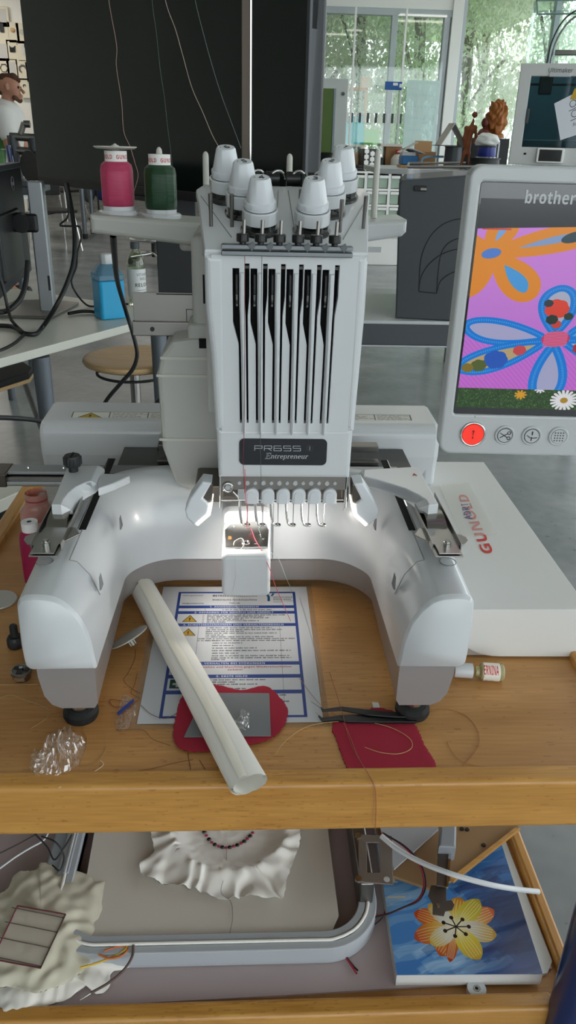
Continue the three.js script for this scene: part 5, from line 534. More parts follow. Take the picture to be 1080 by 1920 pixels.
{ const o = thing('clamp_arm', 'long steel hoop clamp with grey plastic handle across the magazine', 'hoop clamp', [0.2788,0.372,-0.7707]); const bm = std(0x6e655e, 0.38, 0.7); part(o, 'handle', [exXZ([[0.2821,-0.8308], [0.3058,-0.8303], [0.2936,-0.7827], [0.2697,-0.7851]].reverse(), 0.373, 0.402, 0.003)], phy(0x9da2a8, 0.4)); part(o, 'spring_leaf', exXZ([[0.2703,-0.7878], [0.2887,-0.7847], [0.2719,-0.73], [0.2565,-0.7329]].reverse(), 0.384, 0.387, 0.0005), bm); part(o, 'jaw_plate', exXZ([[0.2509,-0.7388], [0.2716,-0.7358], [0.2667,-0.7143], [0.2741,-0.7149], [0.276,-0.7075], [0.2712,-0.6996], [0.2616,-0.6983], [0.2579,-0.6913], [0.2436,-0.694], [0.247,-0.7099], [0.2431,-0.7222]].reverse(), 0.379, 0.3805, 0.0004), bm); part(o, 'rivet', lathe([[0, 0], [0.003, 0], [0.0026, 0.002], [0, 0.0022]], [[0.2533,0.3805,-0.7068].at(0), 0.3805, [0.2533,0.3805,-0.7068].at(2)], 14), M.chrome); part(o, 'spring_rib', exXZ([[0.2843,-0.783], [0.2881,-0.7829], [0.2713,-0.7284], [0.2684,-0.7285]].reverse(), 0.386, 0.389), M.chrome); }
single('white_tube', 'translucent white plastic tube crossing over the magazine', 'tube', tube([[0.1887,0.41,-0.7966], [0.2077,0.41,-0.774], [0.2356,0.415,-0.7469], [0.2732,0.42,-0.7222], [0.3192,0.41,-0.7144], [0.3606,0.39,-0.7221], [0.3985,0.375,-0.729]], 0.0036, 80, 12), phy(0xdfe2e4, 0.35));
const wire = (name, label, pts, r, c) => single(name, label, 'wire', tube(pts, r, pts.length * 10, 7), std(c, 0.5));
wire('red_wire', 'red wire looping from the clip down to the hoop corner', [[0.1934,0.4,-0.8121], [0.2229,0.395,-0.7886], [0.2406,0.385,-0.7651], [0.2424,0.375,-0.7429], [0.2334,0.365,-0.73], [0.2152,0.355,-0.7258], [0.1898,0.345,-0.7226], [0.1607,0.34,-0.7223]], 0.0012, 0xa8263a); wire('black_wire', 'black wire running beside the red one', [[0.1949,0.402,-0.8084], [0.2247,0.397,-0.7868], [0.2421,0.388,-0.7626], [0.2435,0.378,-0.7387], [0.2329,0.368,-0.7252], [0.2106,0.358,-0.722], [0.1867,0.348,-0.7188], [0.1593,0.342,-0.7184]], 0.0012, 0x1c1a1e);
wire('red_wire', 'red wire end poking out below the hoop', [[0.1195,0.328,-0.6926], [0.1274,0.326,-0.6786], [0.1361,0.326,-0.6621], [0.1412,0.326,-0.6519]], 0.0012, 0xb0283c); wire('black_wire', 'black wire end poking out below the hoop', [[0.1217,0.328,-0.6926], [0.1306,0.326,-0.6748], [0.1382,0.326,-0.6621], [0.1431,0.326,-0.6561]], 0.0012, 0x1c1a1e);
wire('dark_wire', 'dark curved wire on the grey mat under the clip', [[0.1503,0.325,-0.7136], [0.1726,0.325,-0.7211], [0.1899,0.325,-0.737], [0.1945,0.326,-0.7573]], 0.0007, 0x3a3436);
wire('white_wire', 'white wire crossing the dark corner above the swatch', [[-0.3503,0.372,-0.7807], [-0.3222,0.38,-0.8018], [-0.3053,0.385,-0.8108], [-0.2917,0.385,-0.8227], [-0.2874,0.385,-0.8466]], 0.0014, 0xd9dce0);
wire('dark_wire', 'dark wire arching over the hoop corner by the swatch', [[-0.3053,0.4,-0.8237], [-0.2809,0.39,-0.8041], [-0.269,0.385,-0.7882], [-0.2557,0.4,-0.7948], [-0.2494,0.4,-0.8177]], 0.0012, 0x2a2a2e); wire('dark_wire', 'dark wire curling onto the grey hoop rail', [[-0.2915,0.4,-0.8158], [-0.2688,0.4,-0.8042], [-0.2571,0.385,-0.7942], [-0.2607,0.375,-0.7788], [-0.2729,0.375,-0.7879]], 0.0012, 0x26262a); wire('dark_wire', 'thin dark wire hanging at the shelf corner', [[-0.3451,0.39,-0.7964], [-0.3205,0.39,-0.8142], [-0.2988,0.39,-0.8326]], 0.001, 0x3a3632);
wire('yellow_wire', 'yellow wire looping over the white cloth', [[-0.2096,0.355,-0.6494], [-0.1945,0.352,-0.656], [-0.1729,0.35,-0.6661], [-0.1572,0.352,-0.6752], [-0.1548,0.352,-0.6825]], 0.0014, 0xd3b23c); wire('orange_wire', 'orange wire loop on the white cloth', [[-0.1901,0.352,-0.6688], [-0.1757,0.352,-0.6633], [-0.1607,0.352,-0.6665], [-0.154,0.352,-0.6766], [-0.1646,0.352,-0.6791], [-0.1841,0.352,-0.6737]], 0.0013, 0xc9703c);
{ const o = thing('probe_lead', 'brown cable with a bare metal tip lying across the white cloth', 'cable', [-0.1777,0.345,-0.6519]); part(o, 'cable', tube([[-0.1473,0.355,-0.6787], [-0.1467,0.352,-0.6676], [-0.1539,0.35,-0.6513], [-0.1714,0.348,-0.6345], [-0.1926,0.345,-0.6235]], 0.0017, 50, 8), std(0x5b4a42, 0.5)); part(o, 'metal_tip', rod([-0.1926,0.345,-0.6235], [-0.2046,0.342,-0.6172], 0.0017, 0.0006, 8), M.steel); }
{ const p = [0.2918,0.318,-0.6277]; const o = thing('bobbin', 'small white bobbin lying on the shelf below the magazine', 'bobbin', [p[0], SY, p[2]]); part(o, 'flange', lathe([[0.0038, 0], [0.0118, 0], [0.0118, 0.0012], [0.0038, 0.0012]], [p[0], SY, p[2]]), M.white); part(o, 'flange', lathe([[0.0038, 0.0085], [0.0118, 0.0085], [0.0122, 0.0092], [0.0118, 0.0098], [0.005, 0.0098], [0.0038, 0.008]], [p[0], SY, p[2]]), M.white); part(o, 'wound_thread', lathe([[0.0035, 0.001], [0.0108, 0.001], [0.0108, 0.0087], [0.0035, 0.0087]], [p[0], SY, p[2]]), std(0xc9a88a, 0.8)); part(o, 'hub', lathe([[0.0022, 0], [0.0039, 0], [0.0039, 0.0096], [0.0022, 0.0096]], [p[0], SY, p[2]], 24), M.white2); }

// ---------- desks, monitor and stools behind the machine ----------
const dU = [0.53, -0.848], dV = [-0.848, -0.53];
function desk(name, label, corner, L, W, h, legs) {
  const P = (a, b) => [corner[0] - dU[0] * a + dV[0] * b, corner[1] - dU[1] * a + dV[1] * b]; const o = thing(name, label, 'desk', [P(L / 2, W / 2)[0], 0, P(L / 2, W / 2)[1]]);
  part(o, 'desk_top', exXZ([P(0, 0), P(L, 0), P(L, W), P(0, W)].reverse(), h - 0.026, h, 0.002), M.desk); 
  for (const [x, z] of legs.concat([P(L - 0.07, 0.07), P(L - 0.07, W - 0.07)])) { part(o, 'leg', rod([x, 0.02, z], [x, h - 0.03, z], 0.019, 0.027, 24), M.deskleg); part(o, 'leg_foot', cyl(x, 0, 0.02, z, 0.024), M.rubber); }
  part(o, 'apron', [exXZ([P(0.1, 0.4), P(L - 0.08, 0.4), P(L - 0.08, 0.43), P(0.1, 0.43)].reverse(), h - 0.075, h - 0.027)], M.deskleg); return o;
}
desk('office_desk', 'pale grey desk with tapered metal legs carrying a monitor and bottles', [-0.275, -2.88], 1.45, 0.8, 0.72, [[-0.6256,-2.3499], [-0.308,-2.6658]]);
desk('office_desk', 'pale desk corner beside the wooden bench', [-0.4245,-1.4677], 1.2, 0.62, 0.66, []);
{ // monitor seen from behind
  const o = thing('computer_monitor', 'black monitor seen from behind on a silver stand at the grey desk', 'monitor', [-0.7, 0.72, -2.86]); const R = [-0.815, -3.08], F = [-0.735, -2.08]; const dx = F[0] - R[0], dz = F[1] - R[1], Ln = Math.hypot(dx, dz), ang = Math.atan2(dx, dz);
  const on = (g) => { g.rotateY(ang); g.translate(R[0], 0, R[1]); return g; };  // own axes: z along the panel, x out of its back
  part(o, 'panel', on(bx(-0.035, 0, 0.825, 1.195, 0, 0.62, 0.008)), M.dark); part(o, 'rear_bulge', on(bx(-0.01, 0.008, 0.86, 1.06, 0.16, 0.5, 0.008)), M.black); part(o, 'top_edge', on(bx(-0.036, 0.001, 1.18, 1.197, -0.001, 0.621, 0.002)), M.charcoal);
  part(o, 'maker_badge', on(merge([new THREE.TorusGeometry(0.021, 0.0016, 8, 40).rotateY(Math.PI / 2).translate(0.0015, 1.137, 0.185), placed(text('DELL', 0.011, 0.001, fontThin), [0.001, 1.137, 0.185], [0, Math.PI / 2, 0])])), M.alu, 'round silver maker badge'); part(o, 'asset_sticker', on(bx(-0.03, -0.01, 1.1972, 1.198, 0.2, 0.24, 0)), M.paper);
  const [bxp, , bz] = [-0.7091,0.72,-2.8403]; part(o, 'stand_post', exXY(rrect(0.052, 0.43, 0.008).map(([a, b]) => [a + bxp, b + 0.935]), bz - 0.02, bz + 0.02, 0.006), M.alu, 'silver stand post'); part(o, 'stand_arm', [bx(bxp - 0.14, bxp, 0.99, 1.05, bz - 0.03, bz + 0.03, 0.01), rod([bxp - 0.05, 1.02, bz - 0.045], [bxp - 0.05, 1.02, bz + 0.045], 0.03)], M.black); part(o, 'stand_base', exXZ([[-0.6324,-2.9829], [-0.674,-2.7178], [bxp - 0.2, bz + 0.1], [bxp - 0.16, bz - 0.16], [-0.7534,-3.0347]].reverse(), 0.721, 0.731, 0.002), M.satin); part(o, 'cable_slot', exXY([[bxp + 0.012, 0.80], [bxp + 0.02, 0.80], [bxp + 0.02, 0.85], [bxp + 0.012, 0.85]], bz + 0.02, bz + 0.0206), M.dark);
}
const cable = (label, pts, r, name = 'cable') => single(name, label, 'cable', tube(pts, r, pts.length * 10, 8), M.cable);
cable('thick black cable hanging from the big screen onto the desk', [[-0.6197,1.1391,-2.9], [-0.5917,1.088,-2.8], [-0.566,0.9991,-2.7], [-0.5664,0.9232,-2.65], [-0.582,0.8643,-2.6], [-0.6108,0.803,-2.55], [-0.6679,0.728,-2.574], [-0.6723,0.728,-2.4678], [-0.7008,0.73,-2.4718], [-0.7665,0.728,-2.5751], [-0.8406,0.728,-2.5858]], 0.0075);
cable('thin black cable hanging beside the thick one', [[-0.672,1.1278,-3.1], [-0.6636,1.056,-3.1], [-0.6715,1.0137,-3.1], [-0.7013,0.9871,-3.1], [-0.6666,0.9841,-3.1], [-0.6316,0.983,-3.1], [-0.617,0.9513,-3.05], [-0.6252,0.9016,-3], [-0.6333,0.8548,-3], [-0.6512,0.8047,-2.98], [-0.6377,0.763,-2.98], [-0.5916,0.726,-2.9449], [-0.5614,0.726,-2.9374], [-0.5234,0.726,-3.0018], [-0.4523,0.726,-2.9872]], 0.0035);
cable('black cable dropping from the machine tray past the wooden stool', [[-0.2132,1.1563,-1.3], [-0.2458,1.0974,-1.5], [-0.3073,0.9776,-1.9], [-0.3225,0.8688,-2.1], [-0.3058,0.7986,-2.1], [-0.3023,0.7627,-2.1], [-0.3144,0.7259,-2.1], [-0.3532,0.6809,-2.1], [-0.3927,0.6351,-2.1], [-0.4196,0.5887,-2.1], [-0.4398,0.5573,-2.1]], 0.0055);
cable('black cable sagging under the wooden stool', [[-0.2423,0.6245,-2.2], [-0.2713,0.5938,-2.2], [-0.3301,0.5592,-2.2], [-0.4166,0.5338,-2.2], [-0.4725,0.5539,-2.1], [-0.5063,0.6138,-1.95], [-0.5161,0.6795,-1.8], [-0.5575,0.7183,-1.7], [-0.5692,0.7497,-1.6]], 0.0055);
cable('black cable rising from the desk loop to the monitor', [[-0.7027,0.73,-2.479], [-0.7488,0.74,-2.5523], [-0.689,0.8375,-2.3], [-0.6948,0.8968,-2.3], [-0.7077,0.9546,-2.3]], 0.005); cable('black cable running along the desk front', [[-0.6968,0.729,-2.4619], [-0.7,0.727,-2.3454], [-0.7168,0.727,-2.2673], [-0.7468,0.727,-2.2169]], 0.005);
cable('looped black cables hanging under the monitor', [[-0.6717,0.9419,-2.5], [-0.6718,0.8873,-2.45], [-0.6791,0.8493,-2.4], [-0.6994,0.8276,-2.35], [-0.7125,0.8297,-2.3], [-0.7271,0.8324,-2.3]], 0.008); cable('black plug lead lying beside the blue bottle', [[-0.6316,0.727,-2.7931], [-0.5967,0.729,-2.8227], [-0.5611,0.728,-2.8306], [-0.5368,0.727,-2.8189]], 0.006);
{ const p = [-0.4842,0.72,-2.7317]; const o = thing('sanitiser_bottle', 'square bottle of bright blue liquid with a white cap on the desk', 'bottle', [p[0], 0.72, p[2] - 0.04]); const c = [p[0], p[2] - 0.045], A = 0.5;
  const on = (g) => { g.rotateY(A); g.translate(c[0], 0.7205, c[1]); return g; }; const bl = (w, y0, y1, r) => exXZ(rrect(w, w * 0.95, r), y0, y1, 0.004);
  const shell = (w) => [bl(w, 0.1285, 0.148, 0.008), (() => { const g = new THREE.CylinderGeometry(0.032, w * 0.66, 0.035, 4).rotateY(Math.PI / 4); g.translate(0, 0.163, 0); return g; })()];
  part(o, 'liquid', on(merge([bl(0.09, 0.001, 0.128, 0.012)])), phy(0x18a4d6, 0.3, { clearcoat: 0.3 })); part(o, 'bottle', on(merge(shell(0.092))), new THREE.MeshPhysicalMaterial({ color: 0xa9d6ea, roughness: 0.2, transmission: 0.75, thickness: 0 })); part(o, 'cap', on(lathe([[0, 0.178], [0.021, 0.178], [0.022, 0.18], [0.022, 0.208], [0.02, 0.212], [0, 0.212]])), M.white); }
{ const p = [-0.4184,0.72,-2.9806], wt = canvasTex(512, 256, (g, w, h) => { g.fillStyle = '#d9dbd8'; g.fillRect(0, 0, w, h); g.fillStyle = '#4a4e52'; g.textAlign = 'center'; for (const x of [128, 384]) { g.font = '34px sans-serif'; g.fillText('VITAMIN', x, 62); g.fillText('WELL', x, 100); g.font = 'bold 46px sans-serif'; g.fillText('RELOAD', x, 160); g.fillRect(x - 70, 190, 140, 4); g.fillRect(x - 60, 210, 120, 4); } });
  const o = thing('water_bottle', 'clear drink bottle with white label and grey cap on the desk edge', 'bottle', [p[0], 0.72, p[2] - 0.03]); const at = [p[0], 0.7205, p[2] - 0.03]; part(o, 'bottle', lathe([[0, 0], [0.032, 0], [0.0335, 0.006], [0.0335, 0.145], [0.031, 0.165], [0.022, 0.185], [0.0145, 0.196], [0.0145, 0.205], [0.0135, 0.205], [0.0135, 0.195], [0.021, 0.184], [0.03, 0.164], [0.0325, 0.145], [0.0325, 0.007], [0, 0.003]], at), glassy(0xf4f7f0, 0.05)); part(o, 'label_wrap', new THREE.CylinderGeometry(0.034, 0.034, 0.1, 40, 1, true).rotateY(-0.6).translate(at[0], at[1] + 0.082, at[2]), std(0xffffff, 0.6, 0, { map: wt, side: THREE.DoubleSide })); part(o, 'cap', lathe([[0, 0.2], [0.0165, 0.2], [0.0168, 0.222], [0.0155, 0.2245], [0, 0.2245]], at), M.charcoal); }
{ const c = [-0.422,-2.8368], o = thing('stool', 'round beech stool with a grey metal column and ring under the seat', 'stool', [c[0], 0, c[1]]); part(o, 'seat', uvBox(lathe([[0, 0.541], [0.16, 0.541], [0.178, 0.549], [0.182, 0.557], [0.178, 0.566], [0.162, 0.5695], [0.13, 0.565], [0, 0.562]], [c[0], 0, c[1]], 64), 0.5), M.stool); part(o, 'column', cyl(c[0], 0.26, 0.54, c[1], 0.018), M.steel); part(o, 'column_sleeve', cyl(c[0], 0.07, 0.33, c[1], 0.026), M.dark); part(o, 'seat_mount', cyl(c[0], 0.515, 0.541, c[1], 0.03, 0.04), M.dark); part(o, 'height_ring', new THREE.TorusGeometry(0.134, 0.005, 10, 60).rotateX(Math.PI / 2).translate(c[0], 0.51, c[1]), M.dark); part(o, 'ring_spoke', [rod([c[0] - 0.134, 0.51, c[1]], [c[0] + 0.134, 0.51, c[1]], 0.004)], M.dark); for (let i = 0; i < 5; i++) { const a = i * 1.2566 + 0.4; part(o, 'foot', [rod([c[0], 0.075, c[1]], [c[0] + 0.27 * Math.cos(a), 0.035, c[1] + 0.27 * Math.sin(a)], 0.02, 0.012), cyl(c[0] + 0.265 * Math.cos(a), 0, 0.035, c[1] + 0.265 * Math.sin(a), 0.014)], M.dark); } }
{ const o = thing('chair', 'chair with black padded seat and thin steel legs under the desk', 'chair', [-0.9, 0, -2.6]); const s = [[-1.0148,-3.0425], [-0.9257,-3.1736], [-0.8521,-3.0651], [-0.8477,-2.9895], [-0.9717,-2.8633]]; const far = [[s[1][0] - 0.34, s[1][1] + 0.1], [s[0][0] - 0.3, s[0][1] + 0.1]]; part(o, 'seat_pad', exXZ([s[1], s[2], s[3], [s[4][0] - 0.1, s[4][1] + 0.25], [s[4][0] - 0.42, s[4][1] + 0.1], [s[1][0] - 0.38, s[1][1] - 0.12]].reverse(), 0.435, 0.46, 0.006), M.rubber, 'black seat pad'); part(o, 'seat_board', exXZ([s[1], s[2], s[3], [s[4][0] - 0.1, s[4][1] + 0.25], [s[4][0] - 0.42, s[4][1] + 0.1], [s[1][0] - 0.38, s[1][1] - 0.12]].reverse(), 0.42, 0.4345, 0.002), M.stool);
  for (const [a, b] of [[[-0.8823,-3.0284], [-0.9492,-3.485]], [[-1.25, -2.5], [-1.3, -2.45]], [[-1.2, -2.95], [-1.25, -3.05]], [[-0.98, -2.55], [-0.93, -2.35]]]) part(o, 'leg', rod([a[0], 0.42, a[1]], [b[0], 0.0, b[1]], 0.011), M.steel); part(o, 'backrest', bx(-1.4, -1.3, 0.6, 0.85, -3.0, -2.5, 0.02), M.rubber); part(o, 'back_post', rod([-1.28, 0.43, -2.75], [-1.34, 0.65, -2.75], 0.011), M.steel); }
{ const o = thing('storage_case', 'black plastic case on the floor behind the bench corner', 'case', [-0.7, 0, -1.65]); part(o, 'case_body', bx(-0.95, -0.44, 0, 0.43, -1.84, -1.42, 0.015), M.black); part(o, 'case_lid', bx(-0.955, -0.435, 0.43, 0.46, -1.845, -1.415, 0.01), M.black); part(o, 'carry_handle', tube([[-0.8, 0.455, -1.62], [-0.78, 0.49, -1.62], [-0.62, 0.49, -1.62], [-0.6, 0.455, -1.62]], 0.01), M.dark); }
// ---------- big screen on its stand ----------
{ const A = [-0.886, -3.6], B = [0.157, -2.4], L = Math.hypot(B[0] - A[0], B[1] - A[1]), ang = -Math.atan2(B[1] - A[1], B[0] - A[0]); const o = thing('television', 'huge switched-off black screen on a dark stand behind the machine', 'screen', [(A[0] + B[0]) / 2, 0, (A[1] + B[1]) / 2]); const on = (g) => { g.rotateY(ang); g.translate(A[0], 0, A[1]); return g; };
  part(o, 'display_housing', on(bx(0, L, 1.1, 2.02, -0.06, 0, 0.006)), M.black); part(o, 'screen_glass', on(bx(0.012, L - 0.012, 1.13, 2.008, -0.001, 0.002, 0.001)), M.tv); part(o, 'lower_bezel', on(bx(0.003, L - 0.003, 1.1, 1.13, 0, 0.004, 0.002)), std(0x08090a, 0.45)); part(o, 'side_bezel', on(bx(L - 0.012, L, 1.1, 2.02, -0.05, 0.004, 0.002)), M.charcoal); part(o, 'sensor_bump', on(bx(L * 0.42, L * 0.52, 1.082, 1.1, -0.03, 0.002, 0.004)), M.black); part(o, 'standby_light', on(new THREE.SphereGeometry(0.004, 10, 8).translate(L * 0.435, 1.09, 0.002)), emit(0xff2010, 1.2));
  const cx = -0.2840; part(o, 'stand_column', [bx(cx - 0.064, cx + 0.085, 0.08, 1.75, -3.15, -3.08, 0.004)], M.dark); part(o, 'mount_plate', on(bx(L * 0.35, L * 0.65, 1.3, 1.75, -0.11, -0.06, 0.004)), M.black); part(o, 'stand_base', [bx(cx - 0.4, cx + 0.4, 0.02, 0.08, -3.4, -3.05, 0.01)], M.dark); for (const x of [-0.36, 0.36]) for (const z of [-3.38, -3.1]) part(o, 'castor', rod([cx + x - 0.015, 0.03, z], [cx + x + 0.015, 0.03, z], 0.03), M.rubber); }
// ---------- far end of the workshop on the side of the white wall ----------
const sampleBoards = [[-3.8841,2.6987,-14.5], [-3.7219,2.6819,-14.5], [-3.7685,2.4421,-14.5], [-3.6037,2.4322,-14.5], [-3.92,2.4233,-14.5], [-3.9341,2.1877,-14.5], [-3.8018,2.1765,-14.5], [-3.6524,2.1658,-14.5], [-3.6408,1.9112,-14.5], [-3.8589,2.8913,-14.5], [-3.5045,2.14,-14.5], [-3.4913,2.3988,-14.5], [-3.5916,2.6714,-14.5]];
const what = ['dark square block', 'round pale knob', 'black cat-shaped cut-out', 'thin paper leaf', 'plain pale face', 'wooden hexagon ring', 'bare pale face', 'bent grey handle', 'small dark hook', 'light plain face', 'narrow dark rod', 'small grey pin', 'pale disc'];
sampleBoards.forEach((p, i) => { const o = thing('sample_board', 'pale plywood sample board with a ' + what[i] + ' on the white wall', 'sample board', [p[0], p[1], -14.58], 0, 'sample boards on the wall', true); part(o, 'board', bx(-0.085, 0.085, -0.14, 0.14, 0.02, 0.035, 0.002), std(0xe6dec8, 0.8)); const d = [bx(-0.04, 0.02, -0.02, 0.1, 0.035, 0.06, 0.005), new THREE.SphereGeometry(0.04, 16, 10).scale(1, 0.8, 0.5).translate(-0.01, 0.03, 0.04), exXY([[-0.04, -0.03], [0.04, -0.03], [0.05, 0.06], [0.02, 0.035], [-0.02, 0.035], [-0.04, 0.06]], 0.035, 0.05), bx(-0.02, 0.02, -0.06, 0.09, 0.035, 0.038, 0), bx(-0.06, 0.06, -0.1, 0.1, 0.035, 0.037, 0), new THREE.TorusGeometry(0.06, 0.008, 6, 6).translate(0, 0, 0.04), bx(-0.05, 0.05, -0.1, 0.1, 0.035, 0.036, 0), new THREE.TorusGeometry(0.05, 0.012, 8, 20, 4.2).translate(0.01, 0.02, 0.045), new THREE.TorusGeometry(0.02, 0.006, 6, 14, 4).translate(0, 0.03, 0.04), bx(-0.05, 0.05, -0.08, 0.1, 0.035, 0.037, 0), bx(-0.01, 0.01, -0.09, 0.09, 0.035, 0.05, 0.002), bx(-0.008, 0.008, 0, 0.05, 0.035, 0.06, 0.002), new THREE.CylinderGeometry(0.04, 0.04, 0.01, 24).rotateX(Math.PI / 2).translate(0, 0.02, 0.04)][i]; part(o, 'fitting', d, [M.dark, M.stool, M.black, M.paper, M.card, M.darksteel, M.card, M.satin, M.dark, M.card, M.dark, M.satin, M.cream][i]); part(o, 'hanging_pin', bx(-0.088, -0.082, 0.08, 0.14, 0.02, 0.04, 0), M.dark); });
{ const y = 1.3291, x = -2.3015; const o = thing('wall_counter', 'long white counter cupboard in front of the sample wall', 'counter', [x, 0, -9.3]); part(o, 'counter_top', bx(x - 3.3, x - 0.3, y - 0.03, y, -9.6, -9, 0.004), M.pillar); for (let i = 0; i < 5; i++) part(o, 'door', bx(x - 3.28 + i * 0.595, x - 2.7 + i * 0.595, 0.08, y - 0.035, -9.03, -9.01, 0.004), M.pillar); part(o, 'carcass', bx(x - 3.3, x - 0.3, 0.02, y - 0.03, -9.58, -9.03, 0), M.wall); 
  const v = [x - 0.36, 0, -9.2]; const vs = thing('vase', 'dark twisted vase-like print standing on the white counter', 'vase', [v[0], y, -9.2], 0, null, true); part(vs, 'body', lathe([[0, 0], [0.055, 0], [0.05, 0.05], [0.03, 0.1], [0.035, 0.14], [0.05, 0.19], [0.045, 0.19], [0.03, 0.14], [0, 0.14]], [0, 0, 0], 9), M.charcoal); part(vs, 'side_handle', new THREE.TorusGeometry(0.05, 0.014, 8, 18, 3.5).translate(0.06, 0.06, 0), M.dark);
  ['tan upright folder', 'cream upright folder', 'narrow brown folder'].forEach((c, i) => { const p = [x - 0.46 - 0.055 * i, y, -9.2]; const f = single('folder', c + ' standing on the white counter beside the dark vase', 'folder', bx(p[0] - 0.02, p[0] + 0.02, y, y + 0.2 - i * 0.02, -9.3, -9.1, 0.002), [M.stool, M.cream, M.rail][i], 'folders on the counter'); }); }
// desktop machine in front of the person
{ const z = -4.3, P = (px, py) => [-1.2216 + (px) * 0.00283, 1.2613 - (py - 260) * 0.00298]; const o = thing('plotter_frame', 'grey open metal frame machine with crossbars in front of the standing person', 'machine', [P(40, 300)[0], P(0, 342)[1], z]); const bar = (a, b, w, zz = z) => { const A = P(...a), B = P(...b); return rod([...A, zz], [...B, zz], w, w, 4); };
  part(o, 'crossbar', bar([17, 257], [60, 258], 0.018), M.satin); part(o, 'crossbar', bar([14, 277], [62, 279], 0.018), M.satin); part(o, 'upright', bar([21, 255], [24, 325], 0.026), M.charcoal); part(o, 'upright', bar([56, 258], [58, 290], 0.028), M.charcoal); part(o, 'blue_guide', bar([16, 270], [20, 315], 0.014, z + 0.04), M.blue, 'blue guide post'); part(o, 'tilt_arm', [bar([36, 253], [44, 236], 0.014), bar([43, 238], [54, 238], 0.016)], M.satin); part(o, 'bed', [bx(P(0, 0)[0], P(70, 0)[0], P(0, 330)[1], P(0, 322)[1], z - 0.2, z + 0.15, 0.004)], M.charcoal); part(o, 'clear_cover', bx(P(-25, 0)[0], P(13, 0)[0], P(0, 330)[1], P(0, 276)[1], z - 0.1, z + 0.1, 0.004), M.clear); part(o, 'machine_base', bx(P(-25, 0)[0], P(60, 0)[0], P(0, 342)[1], P(0, 330)[1], z - 0.22, z + 0.17, 0.006), M.charcoal);
  const c = P(61, 300); const sp = thing('filament_spool', 'black filament spool hanging on the grey frame machine', 'filament spool', [c[0], c[1] - 0.07, z + 0.06], 0, null, true); part(sp, 'flange', [new THREE.CylinderGeometry(0.07, 0.07, 0.006, 36).rotateZ(Math.PI / 2).rotateY(0.9).translate(0.02, 0.07, 0)], M.black); part(sp, 'flange', [new THREE.CylinderGeometry(0.07, 0.07, 0.006, 36).rotateZ(Math.PI / 2).rotateY(0.9).translate(-0.02, 0.07, 0.03)], M.black); part(sp, 'hub', [new THREE.CylinderGeometry(0.045, 0.045, 0.05, 24).rotateZ(Math.PI / 2).rotateY(0.9).translate(0, 0.07, 0.015)], M.dark);
  desk2(P(20, 0)[0], z, P(0, 342)[1]); }
function desk2(x, z, h) { const o = thing('side_table', 'white tall table under the grey frame machine', 'table', [x, 0, z]); part(o, 'table_top', bx(x - 0.75, x + 0.04, h - 0.03, h, z - 0.3, z + 0.25, 0.004), M.pillar); for (const a of [-0.7, -0.1]) for (const b of [-0.25, 0.2]) part(o, 'leg', cyl(x + a, 0, h - 0.03, z + b, 0.02), M.deskleg); }
